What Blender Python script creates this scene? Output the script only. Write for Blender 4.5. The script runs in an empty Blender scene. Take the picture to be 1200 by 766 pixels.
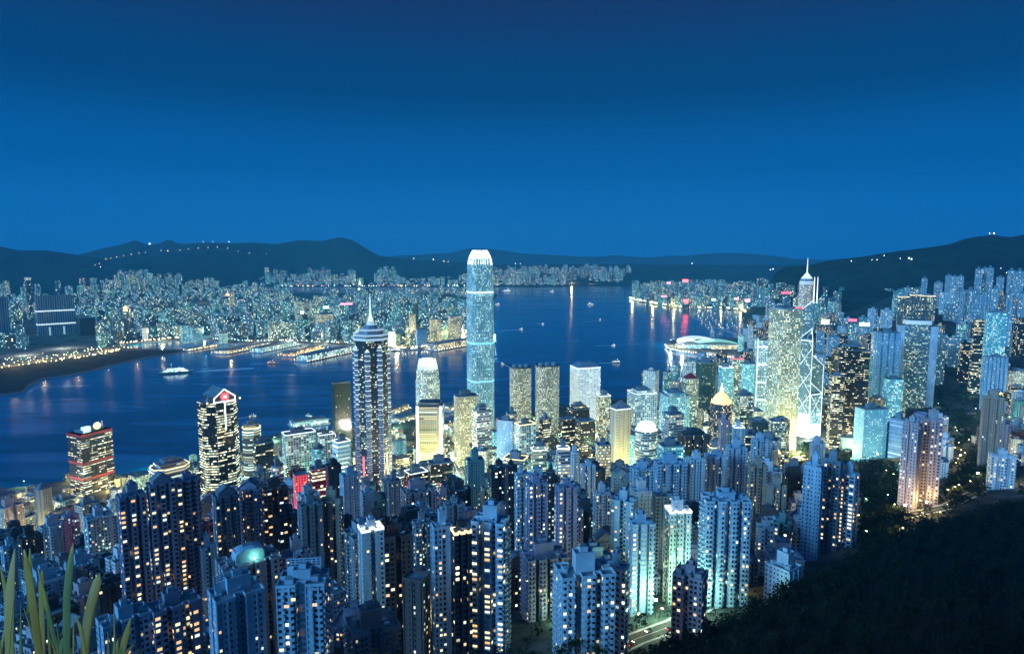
import bpy, bmesh, math, random
import numpy as np
from math import sin, cos, pi, radians as R, atan2, hypot, sqrt
random.seed(7)
S = bpy.context.scene
COL = S.collection
# ------------------------------------------------------------------ camera, sky, sun, exposure
CAM_Z = 404.0
PIT = R(6.4)
FOC = 763.0                      # focal length in photo pixels (photo 1200 wide)
cam_d = bpy.data.cameras.new('camera'); cam = bpy.data.objects.new('camera', cam_d); COL.objects.link(cam)
cam.location = (0, 0, CAM_Z); cam.rotation_euler = (R(90) - PIT, 0, 0)
cam_d.sensor_width = 36.0; cam_d.lens = 36.0 * FOC / 1200.0
cam_d.clip_start = 0.1; cam_d.clip_end = 90000
S.camera = cam
S.render.engine = 'CYCLES'
S.cycles.max_bounces = 5; S.cycles.diffuse_bounces = 2; S.cycles.glossy_bounces = 3
S.cycles.volume_bounces = 0; S.cycles.transmission_bounces = 2; S.cycles.transparent_max_bounces = 6
S.cycles.sample_clamp_indirect = 3.0; S.cycles.sample_clamp_direct = 0
S.cycles.use_denoising = True
S.cycles.caustics_reflective = False; S.cycles.caustics_refractive = False
S.view_settings.view_transform = 'Standard'; S.view_settings.look = 'None'
S.view_settings.exposure = 0.0; S.view_settings.gamma = 1.0; S.view_settings.use_curve_mapping = False

W = bpy.data.worlds.new("World"); S.world = W; W.use_nodes = True
nt = W.node_tree; N = nt.nodes; L = nt.links
for n in list(N): N.remove(n)
def nd(t, tree=None, **k):
    n = (tree or nt).nodes.new(t)
    for a, b in k.items(): setattr(n, a, b)
    return n
sky = nd('ShaderNodeTexSky', sky_type='NISHITA', sun_disc=False, sun_elevation=R(2.0), sun_rotation=R(205), altitude=400, air_density=1.0, dust_density=0.4, ozone_density=3.0)
tc = nd('ShaderNodeTexCoord'); sx = nd('ShaderNodeSeparateXYZ'); L.new(tc.outputs['Generated'], sx.inputs[0])
rp = nd('ShaderNodeValToRGB'); cr = rp.color_ramp; cr.interpolation = 'EASE'
SKYR = [(0.0, (.0002, .130, .445)), (.06, (.0002, .132, .445)), (.14, (.0002, .098, .345)), (.24, (.0005, .056, .20)), (.36, (.007, .034, .135)), (1.0, (.003, .045, .155))]
while len(cr.elements) < len(SKYR): cr.elements.new(0.5)
for e, (p, c) in zip(cr.elements, SKYR): e.position = p; e.color = (*c, 1)
L.new(sx.outputs['Z'], rp.inputs[0])
# afterglow in the west, behind the viewpoint
wy = nd('ShaderNodeMapRange'); wy.inputs[1].default_value = 0.05; wy.inputs[2].default_value = 1.0
dt = nd('ShaderNodeVectorMath', operation='DOT_PRODUCT'); dt.inputs[1].default_value = (-.62, -.78, .1)
L.new(tc.outputs['Generated'], dt.inputs[0]); L.new(dt.outputs['Value'], wy.inputs[0])
tint = nd('ShaderNodeMix', data_type='RGBA', blend_type='MULTIPLY'); tint.inputs[0].default_value = 1
tint.inputs[7].default_value = (.05, .55, 1.2, 1); L.new(sky.outputs[0], tint.inputs[6])
bgN = nd('ShaderNodeBackground'); L.new(tint.outputs[2], bgN.inputs[0])
mul = nd('ShaderNodeMath', operation='MULTIPLY'); mul.inputs[1].default_value = 0.3; L.new(wy.outputs[0], mul.inputs[0]); L.new(mul.outputs[0], bgN.inputs[1])
bgR = nd('ShaderNodeBackground'); bgR.inputs[1].default_value = 1.0; L.new(rp.outputs[0], bgR.inputs[0])
ad = nd('ShaderNodeAddShader'); L.new(bgN.outputs[0], ad.inputs[0]); L.new(bgR.outputs[0], ad.inputs[1])
out = nd('ShaderNodeOutputWorld'); L.new(ad.outputs[0], out.inputs[0])
sd_ = bpy.data.lights.new('sun', 'SUN'); sun = bpy.data.objects.new('sun', sd_); COL.objects.link(sun)
sd_.energy = 3.1; sd_.angle = R(22); sd_.color = (.15, .50, .98)
# afterglow direction: from behind and left of the camera
from mathutils import Vector, Matrix
sun.rotation_euler = Vector((.74, .58, -.34)).to_track_quat('-Z', 'Y').to_euler()

# ------------------------------------------------------------------ photo geometry -> metres
def ray(v):
    b = (383 - v) / FOC
    return (-sin(PIT) + b * cos(PIT)) / (cos(PIT) + b * sin(PIT))
def zat(v, Y): return CAM_Z + ray(v) * Y
def xat(u, Y, z): return (u - 600) / FOC * (Y * cos(PIT) + (CAM_Z - z) * sin(PIT))
def px(x, Y, z):
    d = Y * cos(PIT) + (CAM_Z - z) * sin(PIT)
    h = Y * sin(PIT) - (CAM_Z - z) * cos(PIT)
    return 600 + x / d * FOC, 383 - h / d * FOC
def sea(u, v, z=0.0):
    Y = (z - CAM_Z) / ray(v); return xat(u, Y, z), Y

# ------------------------------------------------------------------ materials
MATS = {}
def new_mat(name):
    m = bpy.data.materials.new(name); m.use_nodes = True
    t = m.node_tree
    for n in list(t.nodes): t.nodes.remove(n)
    return m, t
def plain(name, col, rough=.7, noise=.25, scale=.05, emis=None, es=0, metal=0, sample=False):
    if name in MATS: return MATS[name]
    m, t = new_mat(name)
    b = nd('ShaderNodeBsdfPrincipled', t); o = nd('ShaderNodeOutputMaterial', t); t.links.new(b.outputs[0], o.inputs[0])
    b.inputs['Roughness'].default_value = rough; b.inputs['Metallic'].default_value = metal
    tcn = nd('ShaderNodeTexCoord', t); nz = nd('ShaderNodeTexNoise', t); nz.inputs['Scale'].default_value = scale; nz.inputs['Detail'].default_value = 6
    t.links.new(tcn.outputs['Object'], nz.inputs['Vector'])
    mr = nd('ShaderNodeMapRange', t); mr.inputs[1].default_value = .3; mr.inputs[2].default_value = .7; mr.inputs[3].default_value = 1 - noise; mr.inputs[4].default_value = 1 + noise
    t.links.new(nz.outputs[0], mr.inputs[0])
    mx = nd('ShaderNodeVectorMath', t, operation='SCALE'); mx.inputs[0].default_value = col; t.links.new(mr.outputs[0], mx.inputs['Scale'])
    t.links.new(mx.outputs[0], b.inputs['Base Color'])
    if emis:
        b.inputs['Emission Color'].default_value = (*emis, 1); b.inputs['Emission Strength'].default_value = es
    if not sample: m.cycles.emission_sampling = 'NONE'
    MATS[name] = m
    return m
# window-pattern group: everything in metres along the wall (UV)
G = bpy.data.node_groups.new('facade_pattern', 'ShaderNodeTree')
def gi(n, t, d):
    s = G.interface.new_socket(name=n, in_out='INPUT', socket_type=t); s.default_value = d
gi('Wall', 'NodeSocketColor', (.4, .4, .4, 1)); gi('Glass', 'NodeSocketColor', (.03, .04, .05, 1))
for n, d in (('Bay', 3), ('Floor', 3), ('WinW', .5), ('WinH', .5), ('Lit', .2), ('Row', .0), ('Warm', .5), ('Strength', 2), ('GlassRough', .15), ('WallGlow', 0.0), ('Blank', 0.0)):
    gi(n, 'NodeSocketFloat', d)
gi('GlowTint', 'NodeSocketColor', (.5, 1, .8, 1))
G.interface.new_socket(name='Shader', in_out='OUTPUT', socket_type='NodeSocketShader')
gn = lambda t, **k: nd(t, G, **k)
gl = G.links.new
I = gn('NodeGroupInput'); O = gn('NodeGroupOutput')
def mt(op, a, b=None, c=None):
    n = gn('ShaderNodeMath', operation=op)
    for i, v in enumerate((a, b, c)):
        if v is None: continue
        if isinstance(v, (int, float)): n.inputs[i].default_value = v
        else: gl(v, n.inputs[i])
    return n.outputs[0]
uvn = gn('ShaderNodeUVMap'); uvn.uv_map = 'UVMap'
sp = gn('ShaderNodeSeparateXYZ'); gl(uvn.outputs[0], sp.inputs[0])
oi = gn('ShaderNodeObjectInfo')
uu = mt('DIVIDE', sp.outputs[0], I.outputs['Bay']); vv = mt('DIVIDE', sp.outputs[1], I.outputs['Floor'])
iu = mt('FLOOR', uu); iv = mt('FLOOR', vv); fu = mt('FRACT', uu); fv = mt('FRACT', vv)
rz = mt('MULTIPLY', oi.outputs['Random'], 977.0)
def comb(a, b, c):
    n = gn('ShaderNodeCombineXYZ')
    for i, v in enumerate((a, b, c)):
        if isinstance(v, (int, float)): n.inputs[i].default_value = v
        else: gl(v, n.inputs[i])
    return n.outputs[0]
def wn(vec):
    n = gn('ShaderNodeTexWhiteNoise', noise_dimensions='3D'); gl(vec, n.inputs[0]); return n
w1 = wn(comb(iu, iv, rz)); w2 = wn(comb(mt('FLOOR', mt('DIVIDE', iu, 5.0)), iv, mt('ADD', rz, 31.0)))
inu = mt('LESS_THAN', mt('ABSOLUTE', mt('SUBTRACT', fu, .5)), mt('MULTIPLY', I.outputs['WinW'], .5))
inv = mt('LESS_THAN', mt('ABSOLUTE', mt('SUBTRACT', fv, .52)), mt('MULTIPLY', I.outputs['WinH'], .5))
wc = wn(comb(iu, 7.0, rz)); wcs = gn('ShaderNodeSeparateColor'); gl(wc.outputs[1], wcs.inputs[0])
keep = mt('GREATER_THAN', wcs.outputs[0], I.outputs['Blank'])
inu = mt('LESS_THAN', mt('ABSOLUTE', mt('SUBTRACT', fu, mt('ADD', .42, mt('MULTIPLY', wcs.outputs[1], mt('MULTIPLY', I.outputs['Blank'], .8))))), mt('MULTIPLY', I.outputs['WinW'], mt('SUBTRACT', .5, mt('MULTIPLY', wcs.outputs[2], I.outputs['Blank']))))
win = mt('MULTIPLY', mt('MULTIPLY', inu, inv), keep)
acb = mt('MULTIPLY', mt('MULTIPLY', mt('LESS_THAN', mt('ABSOLUTE', mt('SUBTRACT', fu, .8)), .12), mt('LESS_THAN', mt('ABSOLUTE', mt('SUBTRACT', fv, .22)), .09)), mt('MULTIPLY', mt('GREATER_THAN', I.outputs['Blank'], .01), mt('LESS_THAN', wn(comb(iu, iv, mt('ADD', rz, 5.0))).outputs[0], .55)))
cl = gn('ShaderNodeTexNoise', noise_dimensions='3D'); cl.inputs['Scale'].default_value = 1.0; cl.inputs['Detail'].default_value = 1
gl(comb(mt('MULTIPLY', sp.outputs[0], .03), mt('MULTIPLY', sp.outputs[1], .03), rz), cl.inputs[0])
clm = mt('MULTIPLY', mt('SUBTRACT', cl.outputs[0], .15), 2.6)
lit = mt('MAXIMUM', mt('LESS_THAN', w1.outputs[0], mt('MULTIPLY', I.outputs['Lit'], clm)), mt('LESS_THAN', w2.outputs[0], mt('MULTIPLY', I.outputs['Row'], clm)))
spc = gn('ShaderNodeSeparateColor'); gl(w1.outputs[1], spc.inputs[0])
bright = mt('ADD', mt('MULTIPLY', mt('POWER', spc.outputs[1], 2.0), 1.3), .3)
es_ = mt('MULTIPLY', mt('MULTIPLY', mt('MULTIPLY', win, lit), bright), I.outputs['Strength'])
# window glow painted brighter towards the top, like rooms lit from the ceiling
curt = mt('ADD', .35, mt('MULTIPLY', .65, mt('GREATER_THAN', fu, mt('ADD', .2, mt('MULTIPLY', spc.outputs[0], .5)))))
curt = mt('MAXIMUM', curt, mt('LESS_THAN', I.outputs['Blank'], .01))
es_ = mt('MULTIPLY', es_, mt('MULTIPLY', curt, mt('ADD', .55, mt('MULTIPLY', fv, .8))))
wr = gn('ShaderNodeValToRGB'); r_ = wr.color_ramp
for p, c in ((0, (1, .46, .16)), (.25, (1, .74, .34)), (.5, (1, .95, .6)), (.75, (.8, 1, .8)), (1, (.45, .95, 1))):
    if p in (0, 1): e = r_.elements[0 if p == 0 else -1]
    else: e = r_.elements.new(p)
    e.color = (*c, 1)
gl(mt('ADD', mt('SUBTRACT', 1.0, I.outputs['Warm']), mt('MULTIPLY', mt('SUBTRACT', spc.outputs[2], .5), .55)), wr.inputs[0])
dn = gn('ShaderNodeTexNoise'); dn.inputs['Scale'].default_value = 1; dn.inputs['Detail'].default_value = 5
gl(comb(mt('MULTIPLY', sp.outputs[0], .35), mt('MULTIPLY', sp.outputs[1], .05), rz), dn.inputs[0])
slab = mt('GREATER_THAN', mt('ABSOLUTE', mt('SUBTRACT', fv, .5)), .455)
dirt_shade = mt('MULTIPLY', mt('ADD', .55, mt('MULTIPLY', dn.outputs[0], .9)), mt('SUBTRACT', 1.0, mt('MULTIPLY', slab, .28)))
dirt_shade = mt('MULTIPLY', dirt_shade, mt('SUBTRACT', 1.0, mt('MULTIPLY', acb, .6)))
dirt_shade = mt('MULTIPLY', dirt_shade, mt('SUBTRACT', 1.0, mt('MULTIPLY', mt('MULTIPLY', mt('GREATER_THAN', wcs.outputs[1], .72), I.outputs['Blank']), 1.3)))  # some bay columns painted darker, as if recessed and in shade
wsc = gn('ShaderNodeVectorMath', operation='SCALE'); gl(I.outputs['Wall'], wsc.inputs[0]); gl(dirt_shade, wsc.inputs['Scale'])
gsc = gn('ShaderNodeVectorMath', operation='SCALE'); gl(I.outputs['Glass'], gsc.inputs[0]); gl(mt('ADD', .45, mt('MULTIPLY', spc.outputs[0], 1.1)), gsc.inputs['Scale'])
bm_ = gn('ShaderNodeMix', data_type='RGBA'); gl(win, bm_.inputs[0]); gl(wsc.outputs[0], bm_.inputs[6]); gl(gsc.outputs[0], bm_.inputs[7])
bs = gn('ShaderNodeBsdfPrincipled'); gl(bm_.outputs[2], bs.inputs['Base Color'])
rm = gn('ShaderNodeMix', data_type='FLOAT'); gl(win, rm.inputs[0]); rm.inputs[2].default_value = .75; gl(I.outputs['GlassRough'], rm.inputs[3]); gl(rm.outputs[0], bs.inputs['Roughness'])
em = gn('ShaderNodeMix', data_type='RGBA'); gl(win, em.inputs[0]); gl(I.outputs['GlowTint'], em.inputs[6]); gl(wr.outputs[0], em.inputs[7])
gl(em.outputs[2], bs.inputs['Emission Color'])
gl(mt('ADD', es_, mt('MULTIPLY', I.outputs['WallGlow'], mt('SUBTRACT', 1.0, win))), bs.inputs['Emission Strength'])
gl(bs.outputs[0], O.inputs[0])
def facade(name, wall=(.4, .4, .4), glass=(.03, .045, .06), bay=3.2, fl=3.1, ww=.5, wh=.5, lit=.15, row=0, warm=.5, es=2.0, gr=.15, glow=0, tint=(.5, 1, .8), blank=0.0):
    if name in MATS: return MATS[name]
    m, t = new_mat(name)
    g = nd('ShaderNodeGroup', t); g.node_tree = G; o = nd('ShaderNodeOutputMaterial', t); t.links.new(g.outputs[0], o.inputs[0])
    g.inputs['Wall'].default_value = (*wall, 1); g.inputs['Glass'].default_value = (*glass, 1); g.inputs['GlowTint'].default_value = (*tint, 1)
    for k, v in (('Bay', bay), ('Floor', fl), ('WinW', ww), ('WinH', wh), ('Lit', lit), ('Row', row), ('Warm', warm), ('Strength', es), ('GlassRough', gr), ('WallGlow', glow), ('Blank', blank)):
        g.inputs[k].default_value = v
    m.cycles.emission_sampling = 'NONE'
    m['cell'] = (bay, fl, ww, wh)
    MATS[name] = m
    return m
roof_m = plain('roof_concrete', (.22, .24, .26), .85, .4, .12)
dark_m = plain('dark_metal', (.04, .045, .05), .5)
white_m = plain('white_paint', (.75, .76, .78), .5, .15, .1)
asphalt_m = plain('asphalt', (.05, .05, .052), .8, .3, .3)
conc_m = plain('pale_concrete', (.42, .43, .44), .8, .2, .2)
red_m = plain('red_panel', (.45, .03, .04), .5)
def glow_m(name, col, es, sample=False, base=(.4, .4, .4)): return plain(name, base, .5, 0, 1, col, es, 0, sample)

# ------------------------------------------------------------------ mesh builder
class MB:
    def __init__(s): s.v = []; s.f = []; s.m = []; s.uv = []; s.ms = []; s.segs = []
    def mi(s, m):
        if m not in s.ms: s.ms.append(m)
        return s.ms.index(m)
    def face(s, pts, m, uv=None):
        n = len(s.v); s.v.extend(pts); s.f.append(tuple(range(n, n + len(pts)))); s.m.append(s.mi(m))
        s.uv.extend(uv if uv else [(p[0] * .3 + .17, p[1] * .3 + .11) for p in pts])
    def prism(s, poly, z0, z1, m, top=None, top_scale=None, seg=True, bottom=False):
        """side walls carry UV in metres; poly is counter-clockwise"""
        k = len(poly); u = 0.0
        cx = sum(p[0] for p in poly) / k; cy = sum(p[1] for p in poly) / k
        ts = 1.0 if top_scale is None else top_scale
        tp = [(cx + (p[0] - cx) * ts, cy + (p[1] - cy) * ts) for p in poly]
        for i in range(k):
            a, b = poly[i], poly[(i + 1) % k]; a2, b2 = tp[i], tp[(i + 1) % k]
            l = hypot(b[0] - a[0], b[1] - a[1])
            if l < 1e-6: continue
            s.face([(a[0], a[1], z0), (b[0], b[1], z0), (b2[0], b2[1], z1), (a2[0], a2[1], z1)], m, [(u, z0), (u + l, z0), (u + l, z1), (u, z1)])
            if seg: s.segs.append((a, b, u, l, z0, z1))
            u += math.ceil(l)
        if top: s.face([(p[0], p[1], z1) for p in tp], top)
        if bottom: s.face([(p[0], p[1], z0) for p in reversed(poly)], top or m)
    def box(s, cx, cy, w, d, z0, z1, m, top=None, rot=0, bottom=False):
        c, n = cos(rot), sin(rot)
        P = [(cx + x * c - y * n, cy + x * n + y * c) for x, y in ((-w / 2, -d / 2), (w / 2, -d / 2), (w / 2, d / 2), (-w / 2, d / 2))]
        s.prism(P, z0, z1, m, top or m, seg=False, bottom=bottom)
    def bar(s, a, b, r, m, n=4):
        a = Vector(a); b = Vector(b); d = (b - a)
        if d.length < 1e-6: return
        d.normalize(); p = d.orthogonal().normalized(); q = d.cross(p)
        A = [a + (p * cos(2 * pi * (i + .5) / n) + q * sin(2 * pi * (i + .5) / n)) * r for i in range(n)]
        B = [x + (b - a) for x in A]
        for i in range(n):
            j = (i + 1) % n; s.face([tuple(A[i]), tuple(A[j]), tuple(B[j]), tuple(B[i])], m)
        s.face([tuple(x) for x in B], m); s.face([tuple(x) for x in reversed(A)], m)
    def revolve(s, prof, cx, cy, m, n=16):
        for (r0, z0), (r1, z1) in zip(prof, prof[1:]):
            for i in range(n):
                a, b = 2 * pi * i / n, 2 * pi * (i + 1) / n
                P = [(cx + r0 * cos(a), cy + r0 * sin(a), z0), (cx + r0 * cos(b), cy + r0 * sin(b), z0), (cx + r1 * cos(b), cy + r1 * sin(b), z1), (cx + r1 * cos(a), cy + r1 * sin(a), z1)]
                if r1 < 1e-4: P = P[:3]
                elif r0 < 1e-4: P = [P[0], P[2], P[3]]
                s.face(P, m)
    def ring(s, poly, z0, z1, t, m):
        """parapet: a band just outside the wall line with an inner face"""
        k = len(poly); cx = sum(p[0] for p in poly) / k; cy = sum(p[1] for p in poly) / k
        o = [offs(p, cx, cy, .15) for p in poly]; i_ = [offs(p, cx, cy, -t) for p in poly]
        for a in range(k):
            b = (a + 1) % k
            s.face([(*o[a], z0), (*o[b], z0), (*o[b], z1), (*o[a], z1)], m)
            s.face([(*i_[b], z0), (*i_[a], z0), (*i_[a], z1), (*i_[b], z1)], m)
            s.face([(*o[a], z1), (*o[b], z1), (*i_[b], z1), (*i_[a], z1)], m)
    def build(s, name, parent=None, smooth=False):
        me = bpy.data.meshes.new(name)
        nv = len(s.v); me.vertices.add(nv); me.vertices.foreach_set('co', np.array(s.v, dtype=np.float32).ravel())
        lt = np.array([len(f) for f in s.f], dtype=np.int32); ls = np.concatenate(([0], np.cumsum(lt)[:-1])).astype(np.int32)
        me.loops.add(int(lt.sum())); me.loops.foreach_set('vertex_index', np.concatenate([np.array(f, dtype=np.int32) for f in s.f]))
        me.polygons.add(len(s.f)); me.polygons.foreach_set('loop_start', ls); me.polygons.foreach_set('material_index', np.array(s.m, dtype=np.int32))
        uvl = me.uv_layers.new(name='UVMap'); uvl.data.foreach_set('uv', np.array(s.uv, dtype=np.float32).ravel())
        for m in s.ms: me.materials.append(m)
        me.update(calc_edges=True)
        o = bpy.data.objects.new(name, me); COL.objects.link(o)
        if parent: o.parent = parent
        return o
def offs(p, cx, cy, t):
    d = hypot(p[0] - cx, p[1] - cy) or 1
    k = (d + t) / d
    return (cx + (p[0] - cx) * k, cy + (p[1] - cy) * k)
def tag(o, label=None, cat=None, group=None, kind=None):
    if label: o['label'] = label
    if cat: o['category'] = cat
    if group: o['group'] = group
    if kind: o['kind'] = kind
    return o
def empty(name, loc, rz=0):
    o = bpy.data.objects.new(name, None); COL.objects.link(o); o.location = loc; o.rotation_euler = (0, 0, rz); o.empty_display_size = 1
    return o
def rect(w, d, ch=0):
    a, b = w / 2, d / 2
    if not ch: return [(-a, -b), (a, -b), (a, b), (-a, b)]
    return [(-a + ch, -b), (a - ch, -b), (a, -b + ch), (a, b - ch), (a - ch, b), (-a + ch, b), (-a, b - ch), (-a, -b + ch)]
def notched(w, d, n, dep, side=0):
    """front and back broken into n bays, every other one set back; side>0 notches the flanks too"""
    P = []
    def edge(x0, y0, x1, y1, nx, ny, n, dep):
        k = 2 * n + 1; out_ = []
        ws = [1.35 if i % 2 == 0 else .65 for i in range(k)]; t = sum(ws); acc = 0
        for i in range(k):
            f0 = acc / t; acc += ws[i]; f1 = acc / t
            q = dep if i % 2 else 0
            out_ += [(x0 + (x1 - x0) * f0 + nx * q, y0 + (y1 - y0) * f0 + ny * q), (x0 + (x1 - x0) * f1 + nx * q, y0 + (y1 - y0) * f1 + ny * q)]
        return out_
    a, b = w / 2, d / 2
    P += edge(-a, -b, a, -b, 0, 1, n, dep); P += edge(a, -b, a, b, -1, 0, side, dep) if side else []
    P += edge(a, b, -a, b, 0, -1, n, dep); P += edge(-a, b, -a, -b, 1, 0, side, dep) if side else []
    Q = []
    for p in P:
        if not Q or hypot(p[0] - Q[-1][0], p[1] - Q[-1][1]) > 1e-4: Q.append(p)
    if hypot(Q[0][0] - Q[-1][0], Q[0][1] - Q[-1][1]) < 1e-4: Q.pop()
    return Q
def cross(w, d, f=.3, g=.3):
    a, b = w / 2, d / 2; c, e = a * (1 - 2 * f) , b * (1 - 2 * g)
    return [(-c, -b), (c, -b), (c, -e), (a, -e), (a, e), (c, e), (c, b), (-c, b), (-c, e), (-a, e), (-a, -e), (-c, -e)]
def oct_(w, d): return rect(w, d, min(w, d) * .28)
def ngon(w, d, n=20): return [(w / 2 * cos(2 * pi * i / n - pi / 2), d / 2 * sin(2 * pi * i / n - pi / 2)) for i in range(n)]
# ------------------------------------------------------------------ terrain
YS = [0, 100, 200, 330, 450, 580, 700, 850, 1000, 1150, 1300, 1600, 1900, 2300, 2800, 3500, 5000, 9000]
PROF = {-400: [400, 280, 190, 140, 95, 65, 40, 18, 6, 4, 4, 4, 4, 4, 4, 4, 4, 4],
        0:    [402, 290, 205, 150, 108, 75, 48, 22, 7, 4, 4, 4, 4, 4, 4, 4, 4, 4],
        300:  [402, 295, 220, 172, 130, 98, 66, 36, 14, 5, 4, 4, 4, 4, 4, 4, 4, 4],
        600:  [402, 300, 236, 188, 152, 116, 82, 45, 20, 6, 4, 4, 4, 4, 4, 4, 4, 4],
        900:  [400, 300, 240, 202, 178, 146, 112, 75, 42, 18, 8, 5, 4, 4, 4, 4, 4, 4],
        1000: [395, 305, 245, 208, 190, 156, 125, 90, 60, 30, 15, 12, 30, 50, 70, 90, 60, 10],
        1050: [390, 300, 240, 205, 188, 168, 140, 104, 75, 44, 28, 40, 190, 190, 170, 180, 120, 10],
        1100: [385, 295, 235, 205, 188, 172, 148, 112, 84, 54, 38, 60, 195, 205, 210, 230, 200, 20],
        1200: [380, 285, 230, 200, 185, 182, 160, 138, 112, 90, 88, 95, 175, 235, 265, 300, 250, 30],
        1600: [380, 290, 240, 215, 200, 200, 220, 200, 190, 180, 170, 180, 240, 280, 310, 340, 300, 60]}
PU = sorted(PROF); PT = np.array([PROF[k] for k in PU], float)
COAST = [(-500, 640), (-100, 590), (0, 574), (60, 566), (140, 556), (200, 548), (250, 538), (290, 520), (330, 506), (400, 503), (440, 500), (480, 492), (560, 494), (610, 486), (660, 474), (720, 468), (780, 463), (815, 452), (840, 441), (862, 433), (897, 428),
         (870, 422), (835, 418), (800, 413), (783, 409), (779, 404), (786, 399), (810, 396), (860, 396), (888, 392), (893, 384), (884, 374), (872, 366), (850, 363), (800, 363), (767, 358), (742, 353.5), (736, 351), (737, 347), (752, 341), (790, 334), (850, 330), (950, 327)]
cp = np.array([sea(u, v) for u, v in COAST] + [(9000, 9000), (6000, -3000), (-4000, -3000)])
def sdist(X, Y):
    X = np.asarray(X, float); Y = np.asarray(Y, float)
    d = np.full(X.shape, 1e9); ins = np.zeros(X.shape, bool); n = len(cp)
    for i in range(n):
        x0, y0 = cp[i]; x1, y1 = cp[(i + 1) % n]
        ex, ey = x1 - x0, y1 - y0
        t = np.clip(((X - x0) * ex + (Y - y0) * ey) / (ex * ex + ey * ey), 0, 1)
        d = np.minimum(d, np.hypot(X - x0 - t * ex, Y - y0 - t * ey))
        c = ((y0 > Y) != (y1 > Y))
        with np.errstate(divide='ignore', invalid='ignore'):
            xi = x0 + (Y - y0) * ex / (ey if ey else 1e-9)
        ins ^= c & (X < xi)
    return np.where(ins, d, -d)
def uof(X, Y): return 600 + X / np.maximum(Y * cos(PIT) + 330 * sin(PIT), 60) * FOC
def base_h(X, Y):
    X = np.asarray(X, float); Y = np.asarray(Y, float)
    u = np.clip(uof(X, Y), PU[0], PU[-1]); yy = np.clip(Y, 0, 8999)
    iu_ = np.clip(np.searchsorted(PU, u, side='right') - 1, 0, len(PU) - 2); iy_ = np.clip(np.searchsorted(YS, yy, side='right') - 1, 0, len(YS) - 2)
    pu = np.array(PU, float); ys = np.array(YS, float)
    fu_ = (u - pu[iu_]) / (pu[iu_ + 1] - pu[iu_]); fy_ = (yy - ys[iy_]) / (ys[iy_ + 1] - ys[iy_])
    return (PT[iu_, iy_] * (1 - fu_) + PT[iu_ + 1, iy_] * fu_) * (1 - fy_) + (PT[iu_, iy_ + 1] * (1 - fu_) + PT[iu_ + 1, iy_ + 1] * fu_) * fy_
def island_h(X, Y):
    h = base_h(X, Y); sdv = sdist(X, Y)
    return np.minimum(h, np.maximum(sdv * .5, -6))
CX0, CY0 = cp[:, 0], cp[:, 1]; CX1, CY1 = np.roll(CX0, -1), np.roll(CY0, -1); CEX, CEY = CX1 - CX0, CY1 - CY0; CL = CEX ** 2 + CEY ** 2; CEYs = np.where(CEY == 0, 1e-9, CEY)
GC_ = {}
def sd1(x, y):
    t = np.minimum(1, np.maximum(0, ((x - CX0) * CEX + (y - CY0) * CEY) / CL)); d = np.sqrt(((x - CX0 - t * CEX) ** 2 + (y - CY0 - t * CEY) ** 2).min())
    return d if (((CY0 > y) != (CY1 > y)) & (x < CX0 + (y - CY0) * CEX / CEYs)).sum() % 2 else -d
def ground(x, y):
    k = (round(x, 1), round(y, 1))
    if k not in GC_: GC_[k] = min(float(base_h(np.array([x]), np.array([y]))[0]), max(sd1(x, y) * .5, -6))
    return GC_[k]

RIDGES = [  # (distance, front slope length, back length, [(u, v)])
    (7600, 2300, 1500, [(-260, 300), (-60, 290), (0, 288), (25, 294), (55, 293), (95, 299), (130, 303), (170, 300), (230, 290), (260, 285), (300, 284), (325, 286), (350, 281), (375, 282), (400, 277), (415, 281), (430, 291), (450, 302), (480, 313), (520, 325), (560, 336)]),
    (10500, 2500, 2000, [(-200, 300), (60, 302), (90, 299), (125, 290), (145, 286), (160, 281), (175, 287), (185, 286), (200, 280), (212, 286), (240, 284), (280, 285), (330, 288), (420, 296), (520, 310)]),
    (19000, 4000, 2500, [(380, 310), (430, 305), (460, 300), (490, 298), (530, 296), (550, 290), (580, 292), (610, 297), (650, 299), (700, 301), (720, 299), (760, 302), (800, 300), (830, 297), (860, 296), (900, 299), (930, 303), (1000, 306), (1100, 300), (1300, 300)]),
    (4600, 1500, 1500, [(870, 334), (895, 321), (930, 311), (965, 306), (1000, 301), (1050, 293), (1110, 286), (1130, 279), (1160, 275), (1180, 278), (1200, 274), (1260, 268), (1400, 262)]),
]
NT = {}
def smooth_noise(X, Y, sc, seed):
    if seed not in NT: NT[seed] = np.random.RandomState(seed).rand(64, 64)
    T = NT[seed]
    x = X / sc; y = Y / sc; xi = np.floor(x).astype(int); yi = np.floor(y).astype(int); fx = x - xi; fy = y - yi
    fx = fx * fx * (3 - 2 * fx); fy = fy * fy * (3 - 2 * fy)
    g = lambda a, b: T[a % 64, b % 64]
    return (g(xi, yi) * (1 - fx) + g(xi + 1, yi) * fx) * (1 - fy) + (g(xi, yi + 1) * (1 - fx) + g(xi + 1, yi + 1) * fx) * fy - .5
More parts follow.
